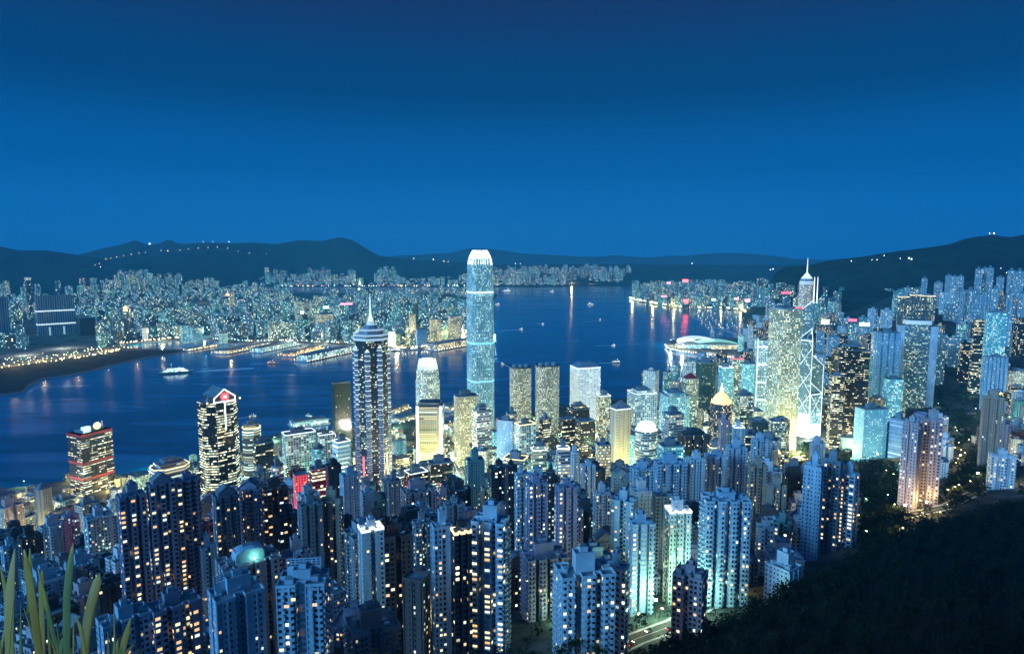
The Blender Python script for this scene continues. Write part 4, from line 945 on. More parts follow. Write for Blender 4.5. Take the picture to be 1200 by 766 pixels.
# residential towers in the middle, listed one by one
A = T
A(1058, 1082, 495, 575, 'left wing of the pair of pink towers over the lit forecourt', 'notch1', 'pink', -22, .7, det=2, style=3, lit=.10, group='pink tower pair over the lit forecourt', win=40)
A(1080, 1106, 492, 590, 'right wing of the pair of pink towers over the lit forecourt', 'notch', 'pink', 15, .6, det=2, style=0, lit=.12, group='pink tower pair over the lit forecourt', win=60)
A(1071, 1088, 485, 612, 'round lift shaft tower rising between the paired pink towers', 'round', 'lilac', 0, 1, det=2, style=3, lit=.02, top='')
A(1151, 1178, 466, 800, 'tall beige ribbed flats at the edge of the dark park', 'notch', 'tan', 14, .6, det=2, style=1, lit=.06)
A(1158, 1192, 534, 640, 'stubby white notched flats on the wooded slope', 'notch', 'white', 14, .6, det=2, style=0, lit=.12, win=30)
A(942, 966, 546, 455, 'blank white gabled end of the tall slab trio by the dark slope', 'rect', 'pale blue', -14, .8, det=2, style=3, lit=.02, win=6)
A(962, 988, 542, 475, 'middle block of the tall slab trio by the dark slope', 'notch1', 'grey', -10, .7, det=2, style=1, lit=.12, win=40)
A(984, 1008, 556, 480, 'right block of the tall slab trio, many warm windows', 'notch1', 'pale blue', -20, .8, det=2, style=4, lit=.24, warm=.8, win=60)
A(897, 940, 662, 385, 'low white block with flat roof terrace and red lamps, at the edge of the slope', 'rect', 'white', -30, .9, det=2, style=3, lit=.01, win=4)
A(886, 908, 617, 440, 'narrow white flats left of the flat roofed white block', 'notch1', 'white', 10, .9, det=2, style=1, lit=.10, win=20)
A(906, 931, 612, 465, 'teal dark flats behind the flat roofed white block', 'notch1', 'green', -12, .9, det=2, style=4, lit=.14, win=20)
A(821, 881, 584, 385, 'broad pale blue flats with a corona of lit top floors, above the dark slope', 'notch', 'pale blue', 16, .6, det=2, style=1, lit=.15, warm=.45, bal=2.4, win=90)
A(788, 830, 672, 335, 'short pink flats with black flat roof beside the lit road', 'notch1', 'pink', -14, .8, det=2, style=0, lit=.12, win=30)
A(779, 811, 597, 400, 'white finned flats with a floodlit corner on the roof', 'notch', 'white', 20, .8, det=2, style=1, lit=.14, crown='bright', win=50)
A(737, 768, 612, 385, 'black capped white finned flats next to the floodlit roof flats', 'notch', 'pale blue', 14, .8, det=2, style=0, lit=.12, win=50)
A(716, 748, 585, 450, 'white double slab flats with black top storeys', 'notch1', 'pale blue', -16, .8, det=2, style=0, lit=.08, win=30)
A(738, 764, 574, 480, 'plain pale slab behind the black capped flats', 'rect', 'white', 18, .8, det=2, style=3, lit=.03, win=10)
A(764, 790, 580, 495, 'grey notched slab with stepped roof right of the plain pale slab', 'notch', 'pale blue', 18, .8, det=2, style=0, lit=.09)
A(649, 722, 668, 292, 'broad white flats nearest in the middle, with small square windows and roof dishes', 'notch1', 'white', 18, .6, det=2, style=0, lit=.13, warm=.4, bal=1.8, win=70)
A(708, 738, 664, 310, 'pale wing attached behind the broad white flats, with lit stair', 'notch1', 'pale blue', -20, .7, det=2, style=4, lit=.2, warm=.5, win=40)
A(616, 642, 566, 440, 'lilac flats with dotted dark spine, left of a twin with the same dots', 'notch', 'lilac', 16, .8, det=2, style=0, lit=.12, win=60)
A(641, 650, 556, 462, 'very thin dark shaft with a column of white dots', 'rect', 'dark', 10, 1, det=2, style=0, lit=.7, warm=.35, es=1.4)
A(650, 678, 570, 430, 'lilac blue flats right of the thin dotted shaft', 'notch', 'lilac', 18, .8, det=2, style=0, lit=.10, win=60)
A(592, 606, 548, 490, 'black narrow tower with a column of white dots', 'rect', 'dark', 20, .9, det=2, style=3, lit=.35, warm=.4)
A(603, 619, 556, 470, 'pale slim flats between the black narrow tower and the lilac flats', 'notch1', 'pale blue', 16, .9, det=2, style=1, lit=.12, win=30)
A(552, 597, 609, 345, 'pale blue flats with rows of curved balconies', 'notch', 'pale blue', -16, .7, det=2, style=4, lit=.16, bal=3.2, win=90)
A(505, 530, 616, 345, 'white slab flats with thin fins, left half of the pair under a glowing roof', 'rect', 'pale blue', 12, .8, det=2, style=1, lit=.10, win=50)
A(528, 553, 622, 330, 'dark balconied flats with glowing orange roof terrace', 'notch', 'dark', 16, .8, det=2, style=2, lit=.28, warm=.75, bal=2.4, crown='yellow', win=80)
A(419, 450, 618, 365, 'white diagonal striped flats with floodlit white roof', 'notch1', 'white', 14, .8, det=2, style=1, lit=.08, crown='bright', win=30)
A(446, 484, 626, 372, 'dark brown flats attached right of the white striped flats', 'notch1', 'brown', 10, .7, det=2, style=2, lit=.09, warm=.85, win=40)
A(472, 504, 676, 318, 'rust brown blank wall block with a single column of white lights', 'rect', 'brown', -28, .8, det=2, style=3, lit=.25, warm=.4, top='', win=20)
A(483, 508, 612, 440, 'grey striped flats behind the brown flats', 'notch1', 'grey', 14, .8, det=2, style=1, lit=.3, warm=.4, win=30)
A(348, 378, 590, 440, 'blue grey flats with boxed cap and tall blank cylinder fins', 'notch', 'grey', 14, .8, det=2, style=3, lit=.06, win=30)
A(374, 402, 586, 450, 'brown tinged flats right of the blue grey boxed cap flats', 'notch', 'tan', -12, .7, det=2, style=0, lit=.09, win=40)
A(322, 352, 603, 470, 'dark flats with bright white square windows between two pale towers', 'notch1', 'dark', 14, .8, det=2, style=2, lit=.14, warm=.55, win=30)
A(302, 338, 571, 500, 'dark slab with a ladder of yellow stair windows', 'notch1', 'brown', 12, .8, det=2, style=4, lit=.2, warm=.8, win=50)
A(248, 280, 580, 450, 'grey flats under a triangular pediment, left of the yellow ladder slab', 'notch', 'grey', 12, .8, det=2, style=0, lit=.12, warm=.75, top='gable', win=50)
A(277, 308, 572, 470, 'grey balconied flats with low gable, warm lit corner', 'notch', 'lilac', -14, .8, det=2, style=1, lit=.16, warm=.85, top='gable', bal=2.2, win=60)
A(135, 171, 580, 400, 'left tower of the three ribbed flats joined in a row', 'notch', 'lilac', 12, .7, det=2, style=2, lit=.10, warm=.85, group='three ribbed flats joined in a row', win=90)
A(171, 205, 566, 410, 'middle tower of the three ribbed flats, with pediment roof', 'notch', 'lilac', 12, .7, det=2, style=2, lit=.09, warm=.85, top='gable', group='three ribbed flats joined in a row', win=90)
A(203, 234, 562, 425, 'right tower of the three ribbed flats, with blue dish on its roof', 'notch', 'lilac', 12, .7, det=2, style=2, lit=.09, warm=.85, group='three ribbed flats joined in a row', win=80)
rl_1 = A(243, 310, 692, 292, 'near blue flats with lattice topped blank wall, left of a matching tower', 'notch1', 'pale blue', 14, .7, det=2, style=3, lit=.06, win=40)
rl_2 = A(323, 386, 678, 300, 'near blue flats with lattice topped wall and one glowing balcony', 'notch1', 'pale blue', -12, .7, det=2, style=2, lit=.12, bal=2.4, win=50)
rc_ = A(252, 330, 655, 345, 'pale blue block with curved parapet cap and green roof lamp behind the near blue flats', 'notch', 'pink', 14, .6, det=2, style=0, lit=.06, win=30)
A(330, 366, 648, 362, 'pinkish block right of the curved parapet block', 'notch1', 'pink', 10, .8, det=2, style=0, lit=.06, win=20)
A(112, 178, 722, 292, 'near bottom flats with parapet planters left of the dish topped flats', 'notch', 'pale blue', 14, .6, det=2, style=0, lit=.12, warm=.6, win=40)
A(172, 236, 706, 305, 'near bottom flats topped by satellite dishes, warm windows', 'notch', 'lilac', 14, .6, det=2, style=2, lit=.2, warm=.8, win=80)
A(232, 254, 640, 425, 'small stepped pale flats between the three ribbed flats and the near blue flats', 'notch1', 'pale blue', 14, .8, det=2, style=1, lit=.08, win=10)
A(97, 134, 604, 560, 'white framed block enclosing a tall teal glass atrium', 'notch1', 'white', 12, .7, det=2, style=1, lit=.2, warm=.2, win=20)
A(72, 93, 604, 640, 'blue flats speckled with white windows left of the atrium block', 'notch1', 'pale blue', 14, .8, det=2, style=3, lit=.4, warm=.3)
A(20, 50, 628, 560, 'dark block with pink grey flank and dotted windows at the left', 'notch1', 'brown', 14, .8, det=2, style=3, lit=.35, warm=.5)
A(0, 22, 640, 540, 'bluish narrow flats left of the dotted dark block', 'notch1', 'pale blue', 14, .8, det=2, style=0, lit=.1)
A(108, 150, 682, 420, 'low dark block behind the strap leaved plant', 'notch1', 'dark', 14, .8, det=2, style=2, lit=.16)
A(398, 421, 556, 620, 'light blue slab with a dark top, below the star plan skyscraper', 'rect', 'pale blue', 16, .8, det=2, style=3, lit=.12)
A(381, 400, 545, 660, 'black unlit narrow block left of the light blue slab', 'rect', 'dark', 16, .8, style=2, lit=.03)
A(422, 438, 577, 560, 'white box flats with rooftop lamp below the star plan skyscraper', 'rect', 'white', 16, .8, det=2, style=0, lit=.15)
A(452, 470, 563, 640, 'dark blue flat block right of the white box flats', 'rect', 'grey', 16, .8, det=2, style=3, lit=.03)
A(469, 512, 574, 560, 'brown pink flats with a chequered spine of lit windows', 'notch', 'pink', 16, .7, det=2, style=0, lit=.13, win=30)
A(519, 545, 590, 470, 'cluster of pale flats with rooftop sheds, left of the curved balcony flats', 'notch1', 'grey', 14, .8, det=2, style=1, lit=.12)
A(572, 596, 548, 600, 'dark fronted flats with round white window lamps', 'notch1', 'dark', 14, .8, det=2, style=2, lit=.22, warm=.4)
A(545, 568, 538, 660, 'dark teal slab with a single column of lights', 'rect', 'green', 14, .8, style=3, lit=.1)
A(652, 668, 524, 800, 'cyan roofed office block with bands of lit floors', 'rect', 'banded', 14, .8, crown='bright', **OT)
A(668, 680, 530, 780, 'white tapered tower with glazed stair, right of the cyan roofed block', 'oct', 'white', 14, 1, style=1, lit=.2)
A(680, 698, 545, 720, 'white slab with black windows left of the amber glowing block', 'notch', 'white', 14, .8, det=2, style=1, lit=.12)
A(698, 716, 520, 860, 'block glowing yellow under the beige slab', 'rect', 'yellow_office', 14, .8, **OT)
A(622, 641, 526, 840, 'small block with a dazzling white twin arched roof', 'rect', 'green_office', 14, .8, crown='bright', top='steps', **OT)
A(716, 738, 556, 680, 'cream gabled low flats lit by street lamps', 'notch1', 'cream', 14, .8, det=2, style=1, lit=.15, top='gable')
A(738, 768, 549, 620, 'white blue flats in the middle with stepped water tanks', 'notch', 'pale blue', 16, .7, det=2, style=0, lit=.1)
A(766, 806, 542, 600, 'broad blue flats with square penthouse in the middle of the slope', 'notch', 'pale blue', 16, .6, det=2, style=0, lit=.1)
A(806, 827, 538, 600, 'ribbed pale flats with aligned fins left of the tall penthouse flats', 'notch', 'white', 16, .8, det=2, style=3, lit=.05)
A(825, 852, 534, 620, 'pale flats with dark window stacks under a set back top', 'notch', 'pale blue', 16, .7, det=2, style=1, lit=.1)
A(850, 876, 524, 650, 'tallest of the pale flats in the middle row, square penthouse', 'notch', 'pale blue', 16, .8, det=2, style=0, lit=.09)
A(876, 900, 545, 580, 'tan flats with many warm windows, left of the dark park', 'notch', 'tan', 16, .8, det=2, style=0, lit=.16, warm=.85)
A(898, 922, 570, 540, 'brown flats with dotted yellow windows before the dark park', 'notch', 'tan', 16, .8, det=2, style=3, lit=.25, warm=.75)
A(880, 902, 515, 740, 'grey blue flats above the tan flats', 'notch', 'pale blue', 16, .8, det=2, style=1, lit=.12)
A(695, 716, 578, 560, 'small white flats between the lilac flats and the double slab', 'notch', 'white', 16, .8, det=2, style=1, lit=.14)
A(316, 334, 545, 760, 'round dark office block striped with white floors', 'round', 'banded', 14, 1, **OT)
A(296, 320, 518, 960, 'long dark waterfront block with one lit storey', 'rect', 'dark_glass_sparse', 14, .6, **OT)
A(343, 361, 555, 700, 'red floodlit narrow block', 'rect', facade('red_lit_wall', (.5, .2, .2), (.1, .03, .03), 3, 3, .5, .5, .2, 0, .6, 1.2, glow=.5, tint=(1, .1, .13)), 14, .8, top='', **OT)
A(362, 384, 548, 720, 'dark office block with warm windows beside the red floodlit block', 'rect', 'dark_glass', 14, .8, **OT)
A(389, 411, 516, 900, 'white office block banded with bright floors over a cyan foot', 'rect', facade('bright_band', (.6, .65, .68), (.1, .15, .2), 20, 6, .99, .45, .6, .5, .1, 1.5, glow=.2, tint=(.3, .8, 1)), 25, .9, crown='bright', **OT)
A(366, 381, 525, 860, 'slim cyan lit slab left of the bright banded block', 'rect', 'cyan_bright', 20, .7, **OT)
A(330, 370, 506, 1060, 'low bright market hall roof by the ferry piers', 'rect', 'grid_white', 14, .5, crown='bright', zb=3, **OT)
A(372, 392, 508, 1050, 'low glittering pier hall by the water left of the olive slab', 'rect', 'grid_white', 14, .6, crown='bright', zb=3, **OT)
# hillside and far right apartment towers
B_ = [(1052, 1066, 348, 1930, 'left section of the curved lit crown apartment row'), (1066, 1080, 346, 1920, 'middle section of the curved lit crown apartment row'), (1080, 1097, 347, 1910, 'right section of the curved lit crown apartment row')]
for a_ in B_: T(*a_, shape='notch', mat=facade('crown_row', (.18, .2, .18), (.04, .05, .05), 5, 6, .55, .5, .42, 0, .45, 1.5), rot=8, asp=.5, det=1, crown='yellow', group='curved apartment row with lit crown')
for a_ in [(1143, 1152, 315, 2350, 'left tower of the white hilltop cluster under the ridge'), (1151, 1158, 314, 2380, 'middle tower of the white hilltop cluster under the ridge'), (1157, 1165, 314, 2340, 'right tower of the white hilltop cluster under the ridge'),
           (1168, 1177, 325, 2250, 'small squat tower beside the hilltop cluster'), (1181, 1190, 317, 2200, 'tall pale tower at the right on the ridge slope'), (1190, 1201, 318, 2150, 'tall pale tower cut by the right edge on the ridge slope'),
           (1080, 1087, 326, 2450, 'single thin tower on the hill above the lit crown row'), (1061, 1067, 337, 2480, 'tiny tower behind the lit crown row'), (1095, 1105, 331, 2400, 'rounded pale tower right of the thin hill tower'),
           (1108, 1116, 323, 2350, 'left tower of the ribbed trio on the hill'), (1115, 1123, 324, 2330, 'middle tower of the ribbed trio on the hill'), (1122, 1130, 324, 2310, 'right tower of the ribbed trio on the hill'),
           (1120, 1131, 340, 1980, 'pale slab below the ribbed trio'), (1131, 1143, 340, 1990, 'ribbed pale blue tower below the hilltop cluster'), (1142, 1151, 345, 1960, 'thin tower right of the ribbed pale blue tower'), (1151, 1160, 342, 1950, 'lit foot tower below the hilltop cluster'), (1161, 1171, 338, 1940, 'tall ribbed tower with square top below the hilltop cluster'),
           (1180, 1188, 344, 1900, 'left of two dark windowed towers at the right edge'), (1194, 1203, 344, 1880, 'right of two dark windowed towers at the right edge')]:
    T(*a_, shape='notch', mat=facade('hill_flats', (.40, .50, .56), (.05, .08, .1), 5, 6, .5, .5, .26, 0, .35, 1.1, glow=.045, tint=(.2, .7, 1)), rot=12, asp=.8, det=1)

def lattice_top(r, x0, x1, y, h0, hh):
    """blank rendered wall with an open concrete lattice along its head"""
    wb = [c for c in r.children if c.name.startswith('wall')][0].data; zt = max(v.co.z for v in wb.vertices)
    mb = MB(); mb.box((x0 + x1) / 2, y, x1 - x0, .8, zt - .5, zt + hh * .6, wallplain('pale blue')); mb.build('blank_wall', r)
    mb = MB(); n = 8
    for i in range(n + 1): mb.box(x0 + (x1 - x0) * i / n, y, .4, .6, zt + hh * .6, zt + hh, wallplain('pale blue'))
    for k in range(3): mb.box((x0 + x1) / 2, y, x1 - x0 + .4, .62, zt + hh * (.74 + k * .13) - .2, zt + hh * (.74 + k * .13) + .2, wallplain('pale blue'))
    mb.build('lattice', r)
    mb = MB()
    for a_, b_ in (((0, 0), (3.2, 0)), ((0, 1.6), (3.2, 1.6)), ((0, 3.2), (3.2, 3.2)), ((0, 0), (0, 3.2)), ((1.6, 0), (1.6, 3.2)), ((3.2, 0), (3.2, 3.2))):
        f_ = lambda p: (x0 + 3 + p[0] * .9, y + 1.4 + p[0] * .3, zt + hh + p[1] * .8 + p[0] * .35); mb.bar(f_(a_), f_(b_), .13, white_m)
    mb.build('tilted_rack', r)
lattice_top(rl_1, -9, 6, 2, 0, 9); lattice_top(rl_2, -8, 8, 3, 0, 9)
wb = [c for c in rc_.children if c.name.startswith('wall')][0].data; zt = max(v.co.z for v in wb.vertices); mb = MB()
for i in range(10):
    a0, a1 = pi * i / 10, pi * (i + 1) / 10; R_ = 7.5
    for q_ in ((R_, 0), ):
        mb.face([(R_ * cos(a0), -4, zt + 5 + R_ * .35 * sin(a0)), (R_ * cos(a1), -4, zt + 5 + R_ * .35 * sin(a1)), (R_ * cos(a1), 5, zt + 5 + R_ * .35 * sin(a1)), (R_ * cos(a0), 5, zt + 5 + R_ * .35 * sin(a0))], wallplain('pale blue'))
        mb.face([(R_ * cos(a1), -4, zt), (R_ * cos(a0), -4, zt), (R_ * cos(a0), -4, zt + 5 + R_ * .35 * sin(a0)), (R_ * cos(a1), -4, zt + 5 + R_ * .35 * sin(a1))], wallplain('pale blue'))
for sx_ in (-1, 1): mb.face([(sx_ * 7.5, -4, zt), (sx_ * 7.5, 5, zt), (sx_ * 7.5, 5, zt + 5), (sx_ * 7.5, -4, zt + 5)], wallplain('pale blue'))
mb.build('curved_cap', rc_)
mb = MB(); mb.revolve([(0, 0), (.5, .2), (.6, .7), (0, 1.2)], 0, 0, glow_m('roof_lamp_green', (.3, 1, .7), 12, True), 8); t_ = mb.build('roof_lamp', rc_); t_.location = (2, -4.9, zt + 1.5)
ld = bpy.data.lights.new('roof_lamp_light', 'POINT'); ld.energy = 900; ld.color = (.3, 1, .75); ld.shadow_soft_size = .4
lo = bpy.data.objects.new('roof_lamp_light', ld); COL.objects.link(lo); lo.parent = rc_; lo.location = (2, -7, zt + 3)
# ------------------------------------------------------------------ the rest of the near city, block by block
def inpoly(pt, poly):
    x, y = pt; c = False; n = len(poly)
    for i in range(n):
        x0, y0 = poly[i]; x1, y1 = poly[(i + 1) % n]
        if (y0 > y) != (y1 > y) and x < x0 + (y - y0) * (x1 - x0) / (y1 - y0): c = not c
    return c
PARKS = [[(915, 528), (960, 520), (1000, 530), (1050, 548), (1064, 606), (1015, 662), (1008, 580), (945, 560), (925, 600)],
         [(1062, 474), (1110, 452), (1150, 444), (1150, 540), (1168, 566), (1110, 604), (1106, 520), (1062, 520)],
         [(1180, 428), (1230, 428), (1230, 470), (1180, 466)], [(1085, 330), (1125, 330), (1125, 366), (1085, 368)], [(985, 345), (1050, 345), (1050, 388), (985, 388)]]
NOB = [[(770, 392), (800, 388), (868, 386), (868, 432), (840, 448), (770, 415)], [(28, 374), (116, 374), (116, 425), (28, 425)], [(520, 543), (548, 543), (550, 604), (524, 604)], [(476, 548), (500, 548), (498, 580), (478, 580)], [(692, 548), (714, 548), (712, 578), (694, 578)], [(928, 506), (985, 498), (990, 528), (925, 536)], [(434, 575), (452, 575), (452, 604), (434, 604)], [(40, 610), (72, 610), (72, 650), (40, 650)], [(590, 520), (602, 520), (602, 548), (590, 548)], [(636, 548), (650, 548), (650, 575), (636, 575)], [(84, 333), (132, 330), (134, 342), (86, 343)], [(340, 344), (375, 340), (384, 353), (345, 357)], [(222, 354), (248, 353), (248, 363), (224, 364)], [(395, 340), (425, 340), (425, 347), (395, 347)]]
ENV = [  # Y up to, [(u, lowest allowed roof v)]
    (400, [(0, 735), (240, 735), (390, 735), (410, 725), (640, 742), (760, 742), (900, 760)]),
    (470, [(0, 700), (110, 700), (240, 660), (390, 690), (420, 690), (600, 650), (640, 640), (780, 650), (930, 640), (1000, 690)]),
    (600, [(0, 655), (140, 650), (232, 625), (420, 600), (640, 598), (700, 590), (880, 600), (940, 600), (1000, 640), (1200, 620)]),
    (760, [(0, 612), (150, 612), (232, 600), (330, 575), (420, 580), (560, 570), (640, 560), (860, 545), (940, 545), (1020, 600), (1200, 570)]),
    (900, [(0, 580), (160, 590), (230, 590), (300, 560), (420, 570), (560, 560), (640, 538), (740, 545), (860, 520), (940, 520), (1050, 560), (1200, 520)]),
    (1080, [(0, 575), (140, 585), (230, 575), (300, 545), (420, 545), (480, 540), (560, 540), (640, 515), (740, 530), (860, 495), (960, 515), (1050, 530), (1120, 500), (1200, 480)]),
    (1300, [(0, 575), (300, 530), (390, 530), (470, 515), (560, 505), (640, 500), (740, 490), (860, 480), (900, 480), (960, 500), (1040, 480), (1110, 450), (1150, 450), (1210, 440)]),
    (1620, [(0, 575), (470, 510), (560, 500), (740, 482), (800, 470), (900, 470), (960, 470), (975, 420), (1050, 415), (1100, 410), (1150, 405), (1210, 400)])]
def envv(u, Y):
    for ym, pts in ENV:
        if Y <= ym: return np.interp(u, [p[0] for p in pts], [p[1] for p in pts])
    return None
BR_U = [r[0] for r in RG]
LAND = [('black gabled emblem tower', 254, 480), ('red banded shore tower', 104, 520), ('star plan skyscraper', 434, 440), ('tallest tower', 562, 440), ('ribbed bank tower', 503, 500), ('white round windowed tower', 686, 450),
        ('golden domed tower', 845, 470), ('black mosaic tower', 997, 450), ('curved top hotel slab', 1076, 410), ('pink tower pair', 1082, 540), ('light grid tower', 921, 450), ('cross braced tower', 953, 420), ('three ribbed flats', 185, 620),
        ('white striped flats', 434, 660), ('curved balcony flats', 574, 660), ('thin dotted shaft', 645, 610), ('broad white nearest flats', 690, 700), ('corona topped flats', 850, 640), ('tall slab trio', 975, 590), ('near lattice topped flats', 320, 700),
        ('teal atrium block', 115, 630), ('ladder slab', 320, 590), ('drum topped tower', 757, 510), ('stubby white hillside flats', 1175, 560), ('bright cyan box', 1020, 500), ('ribbed blue slab over the park', 1167, 440), ('twin rounded towers', 626, 450),
        ('white lattice office block', 752, 480), ('beige slab with needle', 727, 510), ('pointed pale tower', 50, 590), ('red floodlit block', 352, 570), ('dish topped bottom flats', 204, 740), ('lilac dotted flats', 630, 590), ('middle row penthouse flats', 786, 550),
        ('red lamp roof terrace block', 918, 680), ('brown flats', 465, 650), ('gabled grey flats', 278, 590), ('black stepped blocks', 676, 490), ('cream topped slab', 616, 510), ('banded white office', 400, 530)]
FARL = [('banded shore slab', 63, 380), ('dark squat shore block', 100, 390), ('tallest tower', 562, 330), ('star plan skyscraper needle', 431, 350), ('convention hall', 830, 400), ('cross braced tower', 953, 350), ('slim spired tower', 945, 320), ('red neon signs', 800, 350),
        ('harbour point', 740, 350), ('lit crown apartment row', 1074, 355), ('peninsula ridge end', 440, 300), ('pale ridge estate', 175, 325), ('ferry piers', 370, 405), ('yellow lit pier finger', 235, 407), ('curved top hotel slab', 1076, 380), ('white hilltop cluster', 1155, 320),
        ('far yellow shore road', 720, 330), ('light grid tower', 921, 365), ('pink lit shore hotel', 480, 370), ('green lit shore block', 380, 385), ('black mosaic tower', 997, 400), ('pillared blue tower', 1040, 400), ('twin rounded towers', 626, 420), ('dark city hill', 110, 335), ('golden shore terminal', 510, 395),
        ('quay end', 130, 330), ('bluish shore office pair', 225, 390), ('city hill park', 400, 345), ('speckled shore tower', 270, 360), ('airport channel', 450, 340)]
ORD = ['', 'second ', 'third ', 'fourth ', 'fifth ', 'sixth ', 'seventh ', 'eighth ', 'ninth ', 'tenth ', 'eleventh ', 'twelfth ', 'thirteenth ', 'fourteenth ', 'fifteenth ', 'sixteenth ', 'seventeenth ', 'eighteenth ', 'nineteenth ', 'twentieth ']
AUTO = []
def auto_label(o, x, y, z, wpx, hpx, col, what, land, lo, hi):
    u, v = px(x, y, z); AUTO.append((o, u, v, wpx, hpx, col, what, land, lo, hi))
PRUNED = {3, 10, 12, 13, 15, 21, 26, 36, 37, 38, 45, 46, 51, 55, 61, 63, 64, 65, 69, 70, 74, 79, 80, 82, 83, 84, 87, 88, 89, 93, 95, 96, 97, 99, 100, 101, 102, 103, 104, 105, 106, 107, 109, 118, 119, 120, 122, 125, 126, 130, 131, 133, 135, 136, 138, 139, 143, 144, 145, 148, 149, 150, 152, 153, 154, 156, 157, 158, 160, 161, 162, 163, 164, 166, 167, 168, 169, 170, 172, 173, 175, 177, 179, 180, 182, 183, 185, 187, 188, 190, 191, 192, 193, 194, 198, 199, 200, 201, 203, 205, 206, 207, 208, 209, 211, 213, 214, 216, 218, 219, 220, 221, 222, 223, 224, 225, 226, 227, 233, 235, 238, 239, 241, 242, 245, 248, 250, 251, 252, 253, 256, 258, 260, 261, 263, 264, 265, 267, 268, 269, 271, 272, 274, 276, 278, 279, 280, 282, 285, 289, 290, 291, 294, 296, 297, 298, 299, 300, 301, 302, 303, 304, 307, 308, 309, 312, 315, 316, 317, 318, 322, 323, 324, 325, 328, 329, 335, 336, 341, 343, 344, 349, 352, 358, 361, 363, 373, 375, 376, 381, 384, 390, 392, 394, 395, 398, 399, 400, 401, 404, 405, 406, 407, 410, 412, 413, 415, 417, 419, 420, 424, 426, 427, 429, 431, 435, 436, 437, 439, 445, 448, 450, 451, 453, 455, 457, 459, 463, 464, 468, 469, 471, 472, 476, 477, 478, 479, 480, 481, 483, 485, 486, 490, 493, 494, 495, 499, 501, 504, 506, 507, 508, 509, 510, 511, 514, 517, 518, 520, 523, 524, 526, 527, 528, 529, 531, 532, 533, 535, 536, 539, 540, 541, 542, 545, 546, 549, 551, 552, 553, 554, 558, 563, 565, 566, 568, 569, 570, 572, 574, 575, 576, 577, 578, 580, 581, 582, 583, 584, 585, 586, 587, 589, 590, 592, 593, 594, 595, 596, 597, 598, 599, 600, 602, 605, 606, 607, 608, 609, 610, 611, 612, 614, 616, 617, 618, 619, 620, 621, 623, 624, 625, 626, 627, 628, 629, 631, 632, 633, 634, 635, 636, 637, 638, 639, 640, 641, 642, 644, 646, 647, 648, 649, 650, 651, 652, 653, 654, 655, 656, 657, 658, 659, 660, 661, 662, 663, 664, 665, 666, 668, 669, 670, 671, 672, 673, 674, 675, 676, 677, 678, 680, 681, 682, 686, 687, 688, 689, 690, 692, 693, 694, 695, 696, 697, 698, 699, 701, 702, 703, 704, 705, 708, 709, 710, 714, 715, 716, 718, 719, 725, 727, 728, 729, 730, 731, 732, 733, 737, 739, 740, 741, 742, 743, 744, 745, 746, 748, 749, 750, 751, 755, 757, 758, 759, 760, 761, 762, 763, 765, 766, 767, 768, 770, 771, 772, 773, 775, 776, 777, 778, 780, 782, 783, 785, 787, 788, 789, 791, 792, 793, 794, 795, 796, 797, 798, 799, 801, 802, 803, 804, 806, 808, 809, 810, 811, 812, 813, 816, 818, 819, 820, 821, 822, 823, 824, 828, 829, 830, 831, 832, 833, 834, 835, 836, 837, 839, 840, 841, 846, 847, 848, 850, 851, 854, 855, 859, 861, 862, 866, 867, 869, 871, 873, 875, 877, 878, 879, 883, 885, 889, 890, 891, 892, 895, 897, 898, 899, 900, 902, 904, 910, 911, 912, 914, 915, 917, 918, 919, 923, 924, 925, 926, 935, 936, 937, 939, 941, 944, 945, 949, 950, 951, 953, 954, 955, 956, 957, 958, 959, 960, 963, 964, 965, 966, 967, 969, 972, 973, 975, 976, 977, 978, 980, 982, 983, 986, 988, 990, 992, 994, 995, 997, 998, 1001, 1005, 1008, 1009, 1010, 1014, 1015, 1016, 1017, 1019, 1021, 1022, 1024, 1026, 1028, 1029, 1034, 1035, 1039, 1043, 1044, 1045, 1046, 1050, 1053, 1056, 1058, 1059, 1060, 1061, 1063, 1067, 1068, 1071, 1072, 1074, 1075, 1077, 1080, 1081, 1084, 1087, 1091, 1092, 1094, 1097, 1099, 1101, 1103, 1106, 1107, 1108, 1124, 1130, 1135, 1149, 1175, 1181, 1193, 1194, 1197, 1217, 1218, 1230, 1246, 1248, 1258, 1260, 1279, 1286, 1288, 1293, 1294, 1297, 1302, 1308, 1312, 1317, 1319, 1321, 1333, 1340, 1357, 1358, 1359, 1362, 1374, 1378, 1381, 1391, 1394, 1396, 1397, 1401, 1407, 1414, 1419, 1432, 1433, 1437, 1438, 1440, 1444, 1445}
def finish_labels():
    for k in sorted(PRUNED, reverse=True):          # wholly hidden behind others
        o = AUTO.pop(k)[0]
        for c__ in list(o.children_recursive): bpy.data.objects.remove(c__)
        bpy.data.objects.remove(o)
    groups = {}
    for o, u, v, wpx, hpx, col, what, land, lo, hi in AUTO:
        best = min(land, key=lambda t: abs(t[1] - u) + 1.2 * abs(t[2] - v)); du, dv = u - best[1], v - best[2]
        rel = ('left of' if du < 0 else 'right of') if abs(du) > abs(dv) * .9 else ('beyond' if dv < 0 else 'in front of')
        sz = 'low' if hpx < lo else ('tall' if hpx > hi else 'mid height')
        shp = 'thin' if wpx < (9 if land is LAND else 4) else ('broad' if wpx > (17 if land is LAND else 7.5) else '')
        base = ' '.join(f'{sz} {shp} {col} {what}'.split())
        groups.setdefault((base, rel, best[0]), []).append((abs(du) + abs(dv), o))
    for (base, rel, ref), lst in groups.items():
        lst.sort(key=lambda t: t[0])
        for k, (_, o) in enumerate(lst):
            if len(base.split()) + len(rel.split()) + len(ref.split()) > 13: base = base.replace('office block', 'block').replace('distant building', 'building')
            o['label'] = f'{base} {rel} the {ref}' if len(lst) == 1 else f'{ORD[min(k, 19)] if k else ""}nearest {base} {rel} the {ref}'
rnd = random.Random(21)
